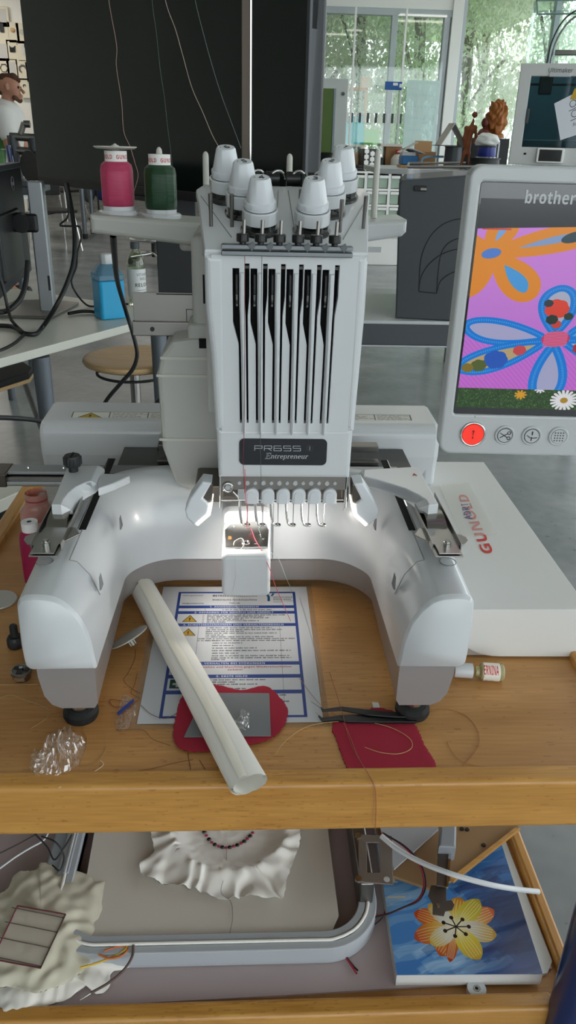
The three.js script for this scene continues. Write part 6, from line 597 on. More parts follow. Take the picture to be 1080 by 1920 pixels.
{ // far tables and chairs seen under the big screen
  const f = [-2.2224,0,-11.2617], o = thing('folding_table', 'far grey table whose round leg ends in a black foot', 'table', [f[0] - 0.4, 0, f[2]]); part(o, 'table_top', bx(f[0] - 1.5, f[0] + 0.08, 0.7, 0.74, f[2] - 0.7, f[2] + 0.1, 0.004), M.desk); for (const [a, b] of [[0, 0], [-1.4, 0], [0, -0.6], [-1.4, -0.6]]) { part(o, 'leg', cyl(f[0] + a, 0.06, 0.7, f[2] + b, 0.03), M.deskleg); part(o, 'leg_foot', cyl(f[0] + a, 0, 0.06, f[2] + b, 0.036), M.rubber); }
  const ch = (px, py, label, turn) => { const b = [2.7886,0,10.4649] && null; }; 
  const mk = (p, label, turn) => { const c = thing('visitor_chair', label, 'chair', [p[0], 0, p[2]], turn, null, true); part(c, 'seat', bx(-0.22, 0.22, 0.43, 0.46, -0.22, 0.22, 0.012), M.rubber); part(c, 'backrest', bx(-0.2, 0.2, 0.6, 0.82, -0.24, -0.215, 0.01), M.rubber); for (const x of [-0.19, 0.19]) { part(c, 'leg', rod([x, 0.44, 0.15], [x * 1.2, 0, 0.24], 0.012), M.chrome); part(c, 'leg', rod([x, 0.7, -0.23], [x * 1.2, 0, -0.26], 0.012), M.chrome); } part(c, 'crossbar', rod([-0.19, 0.4, 0.15], [0.19, 0.4, -0.2], 0.01), M.chrome); };
  mk([-2.347,0,-10.0808], 'black chair with chrome legs near the hanging cables', 0.6); mk([-1.8065,0,-14.1728], 'chrome-legged chair far off between the two spools', -0.4); mk([-2.9587,0,-13.7233], 'black chair standing far behind the grey table leg', 2.6);
  const bp = [-2.487,0,-13.8305]; const bag = thing('bag', 'blue and grey bag hung beside the far table leg', 'bag', [bp[0], 0.25, bp[2]], 0.3, null, true); part(bag, 'sack', [new THREE.SphereGeometry(0.16, 20, 14).scale(0.8, 1.3, 0.6).translate(0.08, 0.25, 0)], std(0x23387a, 0.8)); part(bag, 'flap', [new THREE.SphereGeometry(0.15, 20, 14).scale(0.8, 1.4, 0.6).translate(-0.13, 0.22, 0)], M.charcoal); part(bag, 'strap', tube([[-0.1, 0.4, 0], [0, 0.62, 0], [0.1, 0.4, 0]], 0.014), M.charcoal); part(bag, 'bag_stand', [cyl(0, -0.25, 0.6, 0.12, 0.015), bx(-0.15, 0.15, -0.25, -0.22, 0, 0.2, 0.005)], M.dark);
  const r = [-1.0646,0,-9.1771]; const s = thing('office_chair_base', 'chrome foot ring of a work chair standing on the floor by the drink bottle', 'chair base', [r[0], 0, r[2]], 0, null, true); part(s, 'foot_ring', [new THREE.TorusGeometry(0.27, 0.022, 12, 60).rotateX(Math.PI / 2).translate(0, 0.26, 0)], M.chrome); part(s, 'gas_column', cyl(0, 0.06, 0.7, 0, 0.03), M.dark); part(s, 'seat', [bx(-0.24, 0.24, 0.7, 0.76, -0.24, 0.24, 0.03)], M.rubber); for (let i = 0; i < 5; i++) { const a = i * 1.2566; part(s, 'star_arm', rod([0, 0.1, 0], [0.3 * Math.cos(a), 0.08, 0.3 * Math.sin(a)], 0.024, 0.016), M.chrome); part(s, 'castor', new THREE.SphereGeometry(0.034, 14, 10).translate(0.3 * Math.cos(a), 0.034, 0.3 * Math.sin(a)), M.rubber); part(s, 'ring_spoke', rod([0, 0.26, 0], [0.27 * Math.cos(a), 0.26, 0.27 * Math.sin(a)], 0.01), M.chrome); } }

// ---------- grey cabinet with 3D printer, and what stands around it ----------
{ const x0 = 0.45, x1 = 1.75, z = -3.84; const o = thing('low_bench', 'low grey bench with a pale top edge carrying the dark cabinet', 'bench', [1.1, 0, -4.2]); part(o, 'bench_top', bx(x0, x1, 0.485, 0.502, -4.75, z, 0.003), M.panelgrey); part(o, 'front_apron', bx(x0, x1, 0.382, 0.484, z - 0.03, z - 0.006, 0.002), M.charcoal); part(o, 'apron_trim', bx(x0, x1, 0.373, 0.381, z - 0.03, z - 0.002, 0.001), M.alu); for (const [a, b] of [[x0 + 0.02, -4.7], [x1 - 0.06, -4.7], [x1 - 0.06, -3.92], [x0 + 0.02, -3.92]]) part(o, 'leg', bx(a, a + 0.04, 0, 0.485, b, b + 0.04, 0.003), M.charcoal); }
function turnAbout(o, px, pz, a) { const x = o.position.x - px, z = o.position.z - pz; o.rotation.y += a; o.position.x = px + x * Math.cos(a) + z * Math.sin(a); o.position.z = pz - x * Math.sin(a) + z * Math.cos(a); }
{ const z = -3.9; const o = thing('laser_cabinet', 'dark grey machine cabinet with thin curved line emblem and clear lid', 'cabinet', [1.1, 0.502, -4.2]);
  part(o, 'cabinet_body', [exXY([[0.722, 0.503], [1.62, 0.503], [1.62, 1.19], [1.0, 1.165], [0.70, 1.135], [0.688, 1.12]], -4.6, z, 0.008)], M.charcoal);
  const ln = (pts) => tube(pts, 0.0022, 60, 6); part(o, 'emblem_line', ln([[0.8259,0.638,-3.899], [0.8201,0.7512,-3.899], [0.8262,0.8204,-3.899], [0.8525,0.8914,-3.899], [0.9005,0.945,-3.899], [0.9586,0.9723,-3.899], [1.0213,0.9807,-3.899]]), M.black); part(o, 'emblem_line', ln([[0.8259,0.638,-3.899], [0.8297,0.7064,-3.899], [0.8578,0.7643,-3.899], [0.9099,0.8122,-3.899], [0.9692,0.8378,-3.899], [1.0306,0.8439,-3.899]]), M.black); part(o, 'emblem_line', ln([[0.9107,0.6343,-3.899], [0.9085,0.7528,-3.899], [0.914,0.8221,-3.899], [0.9354,0.8615,-3.899], [0.9738,0.8865,-3.899], [1.0243,0.8947,-3.899]]), M.black); part(o, 'emblem_line', ln([[0.9107,0.6343,-3.899], [0.9231,0.6904,-3.899], [0.9611,0.7263,-3.899], [1.0111,0.7472,-3.899]]), M.black); part(o, 'emblem_line', ln([[0.8259,0.638,-3.899], [0.8656,0.6361,-3.899], [0.9107,0.6343,-3.899]]), M.black);
  { const p = [0.7875,1.1017,-3.895]; part(o, 'door_catch', [bx(p[0] - 0.03, p[0] + 0.03, p[1] - 0.012, p[1] + 0.012, -3.898, -3.892, 0.003)], M.dark); part(o, 'catch_tab', bx(p[0] + 0.0, p[0] + 0.028, p[1] - 0.008, p[1] + 0.004, -3.893, -3.886, 0.002), M.satin); }
  part(o, 'clear_lid', [bx(0.72, 1.0, 1.14, 1.185, -4.58, -3.92, 0.003)], M.clear); part(o, 'lid_rim', [rod([0.72, 1.19, -3.93], [1.02, 1.2, -3.93], 0.006), rod([0.72, 1.19, -4.58], [1.02, 1.2, -4.58], 0.006), rod([0.72, 1.19, -3.93], [0.72, 1.19, -4.58], 0.006)], M.satin); turnAbout(o, 0.70, -3.9, -0.19); }
{ // enclosed 3D printer
  const X0 = 1.185, X1 = 1.665, Y0 = 1.212, Y1 = 1.618, z = -3.9, o = thing('enclosed_printer', 'white-framed enclosed 3D printer with dark glass doors on top of the cabinet', '3D printer', [1.42, 1.205, -4.1]);
  part(o, 'printer_frame', [exXY([[X0, Y0], [X1, Y0], [X1, Y1], [X0, Y1]], z - 0.03, z, 0.004, [[[X0 + 0.05, Y0 + 0.075], [X1 - 0.05, Y0 + 0.075], [X1 - 0.05, Y1 - 0.05], [X0 + 0.05, Y1 - 0.05]]]), bx(X0, X0 + 0.02, Y0, Y1, -4.35, z - 0.03, 0.004), bx(X1 - 0.02, X1, Y0, Y1, -4.35, z - 0.03, 0.004), bx(X0, X1, Y0, Y0 + 0.05, -4.35, z - 0.03, 0.004), bx(X0, X1, Y0, Y1, -4.36, -4.34, 0.004)], phy(0xc9ccca, 0.45));
  part(o, 'glass_door', bx(X0 + 0.05, X1 - 0.05, Y0 + 0.075, Y1 - 0.05, z - 0.014, z - 0.009, 0), glassy(0xb4cfd6, 0.03, { specularIntensity: 0.5 })); part(o, 'chamber_lining', [bx(X0 + 0.02, X1 - 0.02, Y0 + 0.05, Y1 - 0.02, -4.335, -4.325, 0)], std(0x7fa0ab, 0.7)); part(o, 'build_plate', [bx(X0 + 0.05, X1 - 0.05, Y0 + 0.1, Y0 + 0.11, -4.3, -3.98, 0.003)], M.alu); part(o, 'print_head', [bx(1.27, 1.33, Y1 - 0.11, Y1 - 0.04, -4.15, -4.05, 0.006), rod([X0 + 0.02, Y1 - 0.07, -4.1], [X1 - 0.02, Y1 - 0.07, -4.1], 0.005)], M.dark); part(o, 'door_handle', bx(X0 + 0.052, X0 + 0.064, Y0 + 0.17, Y0 + 0.23, z - 0.008, z + 0.004, 0.003), M.charcoal);
  const ts = [1.3653,1.2548,-3.895]; part(o, 'touch_frame', [exXY(rrect(0.118, 0.062, 0.008).map(([a, b]) => [a + ts[0], b + ts[1]]), z, z + 0.02, 0.003)], M.pillar); part(o, 'touch_screen', bx(ts[0] - 0.049, ts[0] + 0.049, ts[1] - 0.024, ts[1] + 0.024, z + 0.0195, z + 0.0215, 0.001), M.gloss); part(o, 'usb_slot', bx(1.248, 1.26, ts[1] + 0.0, ts[1] + 0.008, z, z + 0.001, 0), M.void);
  part(o, 'door_catch', bx(1.31, 1.40, Y1 - 0.052, Y1 - 0.036, z - 0.002, z + 0.006, 0.002), M.panelgrey); part(o, 'lettering', placed(text('Ultimaker', 0.017, 0.001, fontThin), [1.355, Y1 - 0.026, z + 0.0002]), M.charcoal);
  part(o, 'clear_hood', [bx(X0 + 0.015, X1 - 0.01, Y1, Y1 + 0.24, -4.34, z - 0.01, 0.02)], glassy(0xf3fbf9, 0.04)); part(o, 'hood_rim', [rod([X0 + 0.03, Y1 + 0.235, z - 0.02], [X1 - 0.02, Y1 + 0.235, z - 0.02], 0.004), rod([X0 + 0.03, Y1 + 0.235, z - 0.02], [X0 + 0.03, Y1 + 0.235, -4.33], 0.004), rod([X0 + 0.03, Y1 + 0.235, -4.33], [X1 - 0.02, Y1 + 0.235, -4.33], 0.004)], phy(0x8fa8a6, 0.4));
  part(o, 'filament_guide', [tube([[1.305, Y1, -4.1], [1.315, Y1 + 0.09, -4.1], [1.35, Y1 + 0.165, -4.1], [1.4, Y1 + 0.2, -4.1], [1.46, Y1 + 0.17, -4.1]], 0.005)], M.satin); part(o, 'filament_guide', [tube([[1.29, Y1, -4.08], [1.3, Y1 + 0.1, -4.08], [1.34, Y1 + 0.185, -4.08], [1.4, Y1 + 0.22, -4.08], [1.46, Y1 + 0.2, -4.08]], 0.004)], M.dark); part(o, 'cable_bridge', [bx(1.32, 1.45, Y1 + 0.045, Y1 + 0.065, -4.1, -4.06, 0.003)], M.darksteel);
  const nt = canvasTex(256, 320, (g, w, h) => { g.fillStyle = '#dde2ea'; g.fillRect(0, 0, w, h); g.strokeStyle = '#33363c'; g.lineWidth = 5; g.lineCap = 'round'; for (const y of [70, 150]) { g.beginPath(); g.arc(150, y, 26, 0.3, 6.1); g.stroke(); g.beginPath(); g.moveTo(176, y); g.quadraticCurveTo(200, y + 20, 230, y - 6); g.stroke(); g.beginPath(); g.moveTo(110, y + 44); g.lineTo(240, y + 38); g.stroke(); } g.font = '40px sans-serif'; g.fillStyle = '#555'; g.fillText('Auf', 120, 245); });
  const nz = z + 0.004, n = thing('paper_note', 'handwritten white note taped to the printer glass door', 'note', [...[1.4173,1.4114,-3.896]].map((v, i) => v)); part(n, 'paper', (() => { const g = quad([1.3486,1.4629,-3.893], [1.4637,1.5226,-3.893], [1.5176,1.3598,-3.889], [1.3987,1.3176,-3.887], 4); return g; })(), std(0xffffff, 0.8, 0, { map: nt, side: THREE.DoubleSide })); part(n, 'tape', quad([1.4245,1.5215,-3.891], [1.491,1.5275,-3.891], [1.487,1.4854,-3.891], [1.4129,1.4792,-3.891]), std(0xcaa21c, 0.5, 0, { side: THREE.DoubleSide }), 'yellow tape'); for (const q of [o, n]) turnAbout(q, 1.185, -3.9, -0.33); }
{ // small things on the cabinet lid and on the table behind
  const topY = 1.187; const fs = (name, label, p, R, H, mat, ry = 0) => { const o = thing(name, label, 'filament spool', p, ry, null, true); part(o, 'flange', lathe([[0.02, 0], [R, 0], [R, 0.006], [0.02, 0.006]]), M.clear); part(o, 'flange', lathe([[0.02, H - 0.006], [R, H - 0.006], [R, H], [0.02, H]]), M.dark); part(o, 'filament', lathe([[0.02, 0.006], [R * 0.92, 0.006], [R * 0.95, H * 0.3], [R * 0.92, H - 0.006], [0.02, H - 0.006]]), mat); return o; };
  const tb = [1.0895,1.1675,-4.55], ty = 1.1508; const tx = 1.1659;
  const t = thing('back_table', 'pale table behind the dark cabinet crowded with spools and boxes', 'table', [tx + 0.15, 0, -5.3]); part(t, 'table_top', bx(tx - 0.42, tx + 0.95, ty - 0.03, ty, -5.6, -4.95, 0.004), M.panelgrey); for (const a of [0.12, 0.9]) for (const b of [-5.55, -5.0]) part(t, 'leg', cyl(tx + a, 0, ty - 0.03, b, 0.02), M.deskleg);
  const at = (px, z) => [tx + (px - 840) * 0.00345, ty, z];
  fs('filament_spool', 'black and grey filament spool standing in front of the folded card', at(853, -5.1), 0.055, 0.125, M.charcoal);
  { const p = at(856, -5.3); const o = thing('folded_card', 'white card folded like a tent on the black filament spool', 'card', [p[0], ty + 0.126, -5.12], 0, null, true); part(o, 'card_leaf', [bx(-0.002, 0.002, -0.14, 0, -0.08, 0.08, 0).rotateZ(-0.55).translate(-0.03, 0.122, 0)], M.cream); part(o, 'card_leaf', [bx(-0.002, 0.002, -0.15, 0, -0.08, 0.08, 0).rotateZ(0.62).translate(-0.03, 0.122, 0)], M.paper); part(o, 'dark_base', bx(-0.12, 0.05, 0, 0.004, -0.08, 0.08, 0), M.dark); }
  { const p = at(916, -5.15); fs('filament_spool', 'wide dark filament spool under the blue one', [p[0], ty, -5.2], 0.1, 0.065, M.dark); fs('filament_spool', 'blue filament spool stacked on the dark one', [p[0] + 0.01, ty + 0.0655, -5.2], 0.06, 0.065, std(0x1e2f86, 0.4)); const o = single('plastic_bag', 'crumpled white plastic bag lying on the blue filament spool', 'plastic bag', (() => { const g = new THREE.SphereGeometry(0.075, 30, 20), q = g.attributes.position; for (let i = 0; i < q.count; i++) { const v = new THREE.Vector3().fromBufferAttribute(q, i); const k = 1 + 0.22 * ns(v.x * 22, v.y * 30, v.z * 22); q.setXYZ(i, v.x * k, Math.max(-0.03, v.y * 0.55 * k), v.z * 0.8 * k); } g.computeVertexNormals(); g.translate(p[0], ty + 0.132 + 0.03, -5.2); return g; })(), phy(0xd8dbd8, 0.5)); }
  { const p = at(885, -5.42); const o = thing('electronics_box', 'black box standing behind the blue filament spool', 'box', [p[0] + 0.12, ty, -5.42]); part(o, 'box_body', bx(p[0] + 0.0, p[0] + 0.3, ty, ty + 0.175, -5.5, -5.36, 0.004), M.dark); part(o, 'vent', [0, 1, 2].map((i) => bx(p[0] + 0.19 + i * 0.02, p[0] + 0.2 + i * 0.02, ty + 0.02, ty + 0.15, -5.361, -5.357, 0)), M.alu); }
  { const p = at(948, -5.34); const o = thing('wood_sculpture', 'curly orange-brown printed sculpture on the black box', 'sculpture', [p[0], ty + 0.176, -5.42], 0, null, true); const g = new THREE.IcosahedronGeometry(0.085, 12), q = g.attributes.position; for (let i = 0; i < q.count; i++) { const v = new THREE.Vector3().fromBufferAttribute(q, i); const k = 1 + 0.5 * Math.abs(ns(v.x * 26, v.y * 26, v.z * 26)) - 0.15; q.setXYZ(i, v.x * k * 0.75, v.y * k * 1.25 + 0.11, v.z * k * 0.7); } const m = mergeVertices(g.deleteAttribute('normal') && g); m.computeVertexNormals(); part(o, 'crown', m, std(0x9a5a1c, 0.6)); part(o, 'pedestal', lathe([[0, 0], [0.06, 0], [0.055, 0.02], [0.025, 0.04], [0.03, 0.08], [0, 0.08]], [0, 0, 0], 20), std(0x8a4f1a, 0.6)); 
    const r = thing('small_bust', 'small dark red bust beside the orange sculpture', 'figurine', [p[0] - 0.075, ty + 0.176, -5.4], 0, null, true); part(r, 'bust', [new THREE.SphereGeometry(0.024, 18, 14).scale(1, 1.25, 1).translate(0, 0.085, 0), lathe([[0, 0], [0.04, 0], [0.045, 0.02], [0.03, 0.045], [0.012, 0.055], [0.012, 0.07], [0, 0.07]], [0, 0, 0], 20)], std(0x5e2216, 0.5)); }
  { const p = at(805, -5.2); const o = thing('cardboard_box', 'open brown cardboard box beside the blue tray', 'cardboard box', [tx - 0.08, ty, -5.35]); part(o, 'box_body', bx(tx - 0.13, tx - 0.02, ty, ty + 0.09, -5.42, -5.28, 0.002), std(0xb58a5c, 0.8)); part(o, 'flap', [bx(tx - 0.13, tx - 0.02, ty + 0.09, ty + 0.15, -5.425, -5.42, 0)], std(0xc9a478, 0.8)); }
  { const o = thing('blue_tray', 'bright blue plastic tray holding white papers', 'tray', [tx - 0.19, ty, -5.25]); part(o, 'tray_body', [bx(tx - 0.24, tx - 0.14, ty + 0.015, ty + 0.065, -5.33, -5.2, 0.006)], phy(0x1f74b4, 0.4)); const pp = single('paper_stack', 'loose white papers heaped in the blue tray', 'papers', [bx(-0.06, 0.06, 0, 0.004, -0.06, 0.06, 0).rotateZ(0.5).translate(tx - 0.2, ty + 0.11, -5.27), bx(-0.05, 0.05, 0, 0.004, -0.06, 0.06, 0).rotateZ(-0.25).rotateY(0.5).translate(tx - 0.17, ty + 0.09, -5.25), bx(-0.05, 0.03, 0, 0.02, -0.06, 0.05, 0).translate(tx - 0.19, ty + 0.066, -5.26)], M.paper); const bk = single('book', 'flat brown and white book under the blue tray', 'book', bx(tx - 0.25, tx - 0.12, ty, ty + 0.0145, -5.33, -5.19, 0.002), M.rail); const ba = single('basket_rail', 'bent blue metal rail beside the cardboard box', 'rail', tube([[tx - 0.13, ty + 0.005, -5.15], [tx - 0.128, ty + 0.05, -5.15], [tx - 0.1, ty + 0.062, -5.15], [tx + 0.0, ty + 0.066, -5.15]], 0.007), phy(0x7fb2dc, 0.3)); }
}
// standing figure print on the cabinet lid
{ const z = -4.3, P = (px, py) => V([1.0925,1.2428,-4.3]).add(new THREE.Vector3((px - 876) * 0.00318, (290 - py) * 0.00318, 0)); const pts = { head: P(881, 254), neck: P(880, 262), chest: P(877, 276), hip: P(875, 296), kneeL: P(871, 309), footL: P(868, 325), kneeR: P(878, 309), footR: P(879, 322), shL: P(870, 273), elL: P(868, 287), haL: P(870, 298), shR: P(884, 272), elR: P(887, 284), haR: P(884, 294) }; const b = [['head', 'head', 14, 14], ['neck', 'chest', 6, 13], ['chest', 'shL', 12, 8], ['chest', 'shR', 12, 8], ['chest', 'hip', 17, 14], ['hip', 'kneeL', 13, 8], ['kneeL', 'footL', 8, 6], ['hip', 'kneeR', 13, 8], ['kneeR', 'footR', 8, 6], ['shL', 'elL', 8, 6], ['elL', 'haL', 6, 5], ['shR', 'elR', 8, 6], ['elR', 'haR', 6, 5]].map(([a, c, r, s]) => [pts[a], pts[c], r / 1000, s / 1000]); const y0 = 1.192;
  const g = isoBody(b, 0.01, 0.0035); g.computeBoundingBox(); g.translate(0, y0 - g.boundingBox.min.y, 0); single('wooden_figurine', 'slim brown standing figure print on the cabinet lid', 'figurine', g, std(0x8a4a26, 0.6)); }
// smooth body from tapered limbs [from, to, radius, radius]
function isoBody(bones, k, cell, extra) {
  const bb = new THREE.Box3(); for (const [a, b, r, s] of bones) { const m = Math.max(r, s) + cell * 4 + k * 0.5; for (const p of [a, b]) bb.expandByPoint(p.clone().addScalar(m)).expandByPoint(p.clone().addScalar(-m)); } const c = bb.getCenter(new THREE.Vector3()), sz = bb.getSize(new THREE.Vector3()), half = Math.max(sz.x, sz.y, sz.z) / 2, res = Math.min(150, Math.ceil(2 * half / cell)); const mc = new MarchingCubes(res, new THREE.MeshBasicMaterial(), false, false, 400000); mc.isolation = 0; const p = new THREE.Vector3(), ab = new THREE.Vector3(), ap = new THREE.Vector3(); mc.field.fill(-1);
  for (let z = 0; z < res; z++) for (let y = 0; y < res; y++) for (let x = 0; x < res; x++) { p.set((x - res / 2) / (res / 2), (y - res / 2) / (res / 2), (z - res / 2) / (res / 2)).multiplyScalar(half).add(c); let d = 1e9; for (const [a, b, r, s] of bones) { ab.subVectors(b, a); ap.subVectors(p, a); const t = Math.max(0, Math.min(1, ap.dot(ab) / Math.max(ab.lengthSq(), 1e-9))); const e = ap.addScaledVector(ab, -t).length() - (r + (s - r) * t); const h = Math.max(k - Math.abs(d - e), 0) / k; d = Math.min(d, e) - (d > 1e8 ? 0 : h * h * k * 0.25); } mc.field[x + y * res + z * res * res] = -d; }
  mc.update(); const n = mc.count, g = new THREE.BufferGeometry(); g.setAttribute('position', new THREE.BufferAttribute(mc.positionArray.slice(0, n * 3), 3)); g.setAttribute('normal', new THREE.BufferAttribute(mc.normalArray.slice(0, n * 3), 3)); const pa = g.attributes.position; for (let i = 0; i < n; i++) pa.setXYZ(i, pa.getX(i) * half + c.x, pa.getY(i) * half + c.y, pa.getZ(i) * half + c.z); const q = mergeVertices(g.deleteAttribute('normal') && g, 1e-5); q.computeVertexNormals(); return q.toNonIndexed();
}
{ // person leaning over the frame machine
  const zp = -7, J = (px, py, dz = 0) => { const a = [-1.8599,1.5923,-7]; return new THREE.Vector3(a[0] + (px - 20) * 0.0048, a[1] + (165 - py) * 0.0048, zp + dz); }; // body plane
  const hip = J(-16, 318), floorY = 0; const o = thing('person', 'man in a white T-shirt and green vest bending over the grey frame machine', 'person', [hip.x, 0, zp]); const B = (a, b, r, s) => [a, b, r, s];
  const head = J(20, 163), neck = J(10, 190), chest = J(2, 215), shF = J(12, 207, 0.16), shB = J(4, 207, -0.17), elF = J(22, 246, 0.2), wrF = J(43, 280, 0.17), elB = J(16, 248, -0.2), wrB = J(36, 276, -0.16), kF = new THREE.Vector3(hip.x + 0.02, 0.48, zp + 0.1), kB = new THREE.Vector3(hip.x - 0.02, 0.48, zp - 0.1), aF = new THREE.Vector3(hip.x - 0.02, 0.08, zp + 0.11), aB = new THREE.Vector3(hip.x - 0.08, 0.08, zp - 0.11);
  const up = (p, x, y, z) => p.clone().add(new THREE.Vector3(x, y, z));
  const limbs = [B(neck, chest, 0.052, 0.1), B(chest, hip, 0.13, 0.13), B(chest, shF, 0.09, 0.062), B(chest, shB, 0.09, 0.062), B(shF, elF, 0.055, 0.043), B(elF, wrF, 0.044, 0.03), B(shB, elB, 0.055, 0.043), B(elB, wrB, 0.044, 0.03), B(hip, kF, 0.1, 0.06), B(kF, aF, 0.058, 0.04), B(hip, kB, 0.1, 0.06), B(kB, aB, 0.058, 0.04), B(aF, up(aF, 0.16, -0.045, 0.02), 0.045, 0.032), B(aB, up(aB, 0.16, -0.045, -0.02), 0.045, 0.032)];
  const hd = [B(head, head, 0.082, 0.082), B(up(head, 0.028, -0.05, 0), up(head, 0.05, -0.075, 0), 0.055, 0.034), B(up(head, -0.03, 0.012, 0), up(head, -0.03, 0.012, 0), 0.08, 0.08), B(up(head, 0.078, -0.014, 0), up(head, 0.095, -0.036, 0), 0.008, 0.014), B(up(head, -0.01, -0.02, 0.078), up(head, -0.012, 0.008, 0.08), 0.012, 0.015), B(up(head, -0.01, -0.02, -0.078), up(head, -0.012, 0.008, -0.08), 0.012, 0.015), B(up(head, 0.076, -0.062, 0.012), up(head, 0.076, -0.062, -0.012), 0.01, 0.01), B(up(head, -0.02, -0.05, 0), neck, 0.055, 0.052)];
  const hand = (w, s) => { const r = [B(w, up(w, 0.055, -0.055, 0), 0.026, 0.03)]; for (let i = 0; i < 4; i++) { const k = up(w, 0.07, -0.06, (i - 1.5) * 0.019), m = up(k, 0.03, -0.024 - 0.003 * i, 0); r.push(B(k, m, 0.0095, 0.0085), B(m, up(m, 0.008 + 0.003 * (i % 2), -0.026, 0), 0.0085, 0.007)); } const t = up(w, 0.03, -0.025, s * 0.034); r.push(B(up(w, 0.012, -0.01, s * 0.02), t, 0.014, 0.011), B(t, up(t, 0.026, -0.03, s * 0.006), 0.011, 0.008)); return r; };
  const skin = std(0xb07e66, 0.6); part(o, 'body', merge([isoBody(limbs, 0.06, 0.014), isoBody(hd.map(([a, b, r, s]) => [a, b, r * 0.88, s * 0.88]), 0.014, 0.004), isoBody(hand(wrF, -1), 0.012, 0.003), isoBody(hand(wrB, 1), 0.012, 0.003)]), skin);
  part(o, 'hair', isoBody([B(up(head, -0.03, 0.032, 0), up(head, 0.025, 0.055, 0), 0.064, 0.04), B(up(head, -0.06, 0.0, 0), up(head, -0.065, -0.03, 0), 0.048, 0.034), B(up(head, 0.03, 0.05, 0), up(head, 0.062, 0.044, 0), 0.034, 0.02)], 0.014, 0.006), std(0x4a2f1e, 0.85), 'short brown hair'); part(o, 'beard', isoBody([B(up(head, 0.03, -0.075, 0.04), up(head, 0.06, -0.092, 0), 0.016, 0.018), B(up(head, 0.03, -0.075, -0.04), up(head, 0.06, -0.092, 0), 0.016, 0.018)], 0.012, 0.006), std(0x5a3a26, 0.85)); for (const s of [-1, 1]) part(o, 'eye', new THREE.SphereGeometry(0.01, 12, 8).translate(head.x + 0.066, head.y - 0.004, head.z + s * 0.03), M.dark);
  const mid = (a, b, t) => a.clone().lerp(b, t); part(o, 'shirt', isoBody([B(up(chest, 0.02, 0.02, 0), hip, 0.148, 0.15), B(chest, shF, 0.1, 0.076), B(chest, shB, 0.1, 0.076), B(shF, mid(shF, elF, 0.66), 0.072, 0.068), B(shB, mid(shB, elB, 0.66), 0.072, 0.068)], 0.05, 0.012), std(0xdcdcd8, 0.9), 'white short-sleeved T-shirt'); part(o, 'vest', isoBody([B(up(chest, -0.04, -0.02, 0.06), up(hip, -0.045, 0, 0.06), 0.13, 0.135), B(up(chest, -0.04, -0.02, -0.06), up(hip, -0.045, 0, -0.06), 0.13, 0.135)], 0.05, 0.012), std(0x4f8a4a, 0.9), 'green open vest'); part(o, 'trousers', isoBody([B(hip, kF, 0.12, 0.076), B(kF, aF, 0.074, 0.06), B(hip, kB, 0.12, 0.076), B(kB, aB, 0.074, 0.06)], 0.04, 0.014), std(0x30353f, 0.9)); for (const a of [aF, aB]) part(o, 'shoe', isoBody([B(up(a, -0.03, -0.03, 0), up(a, 0.17, -0.045, 0), 0.05, 0.042)], 0.02, 0.01), M.dark); }

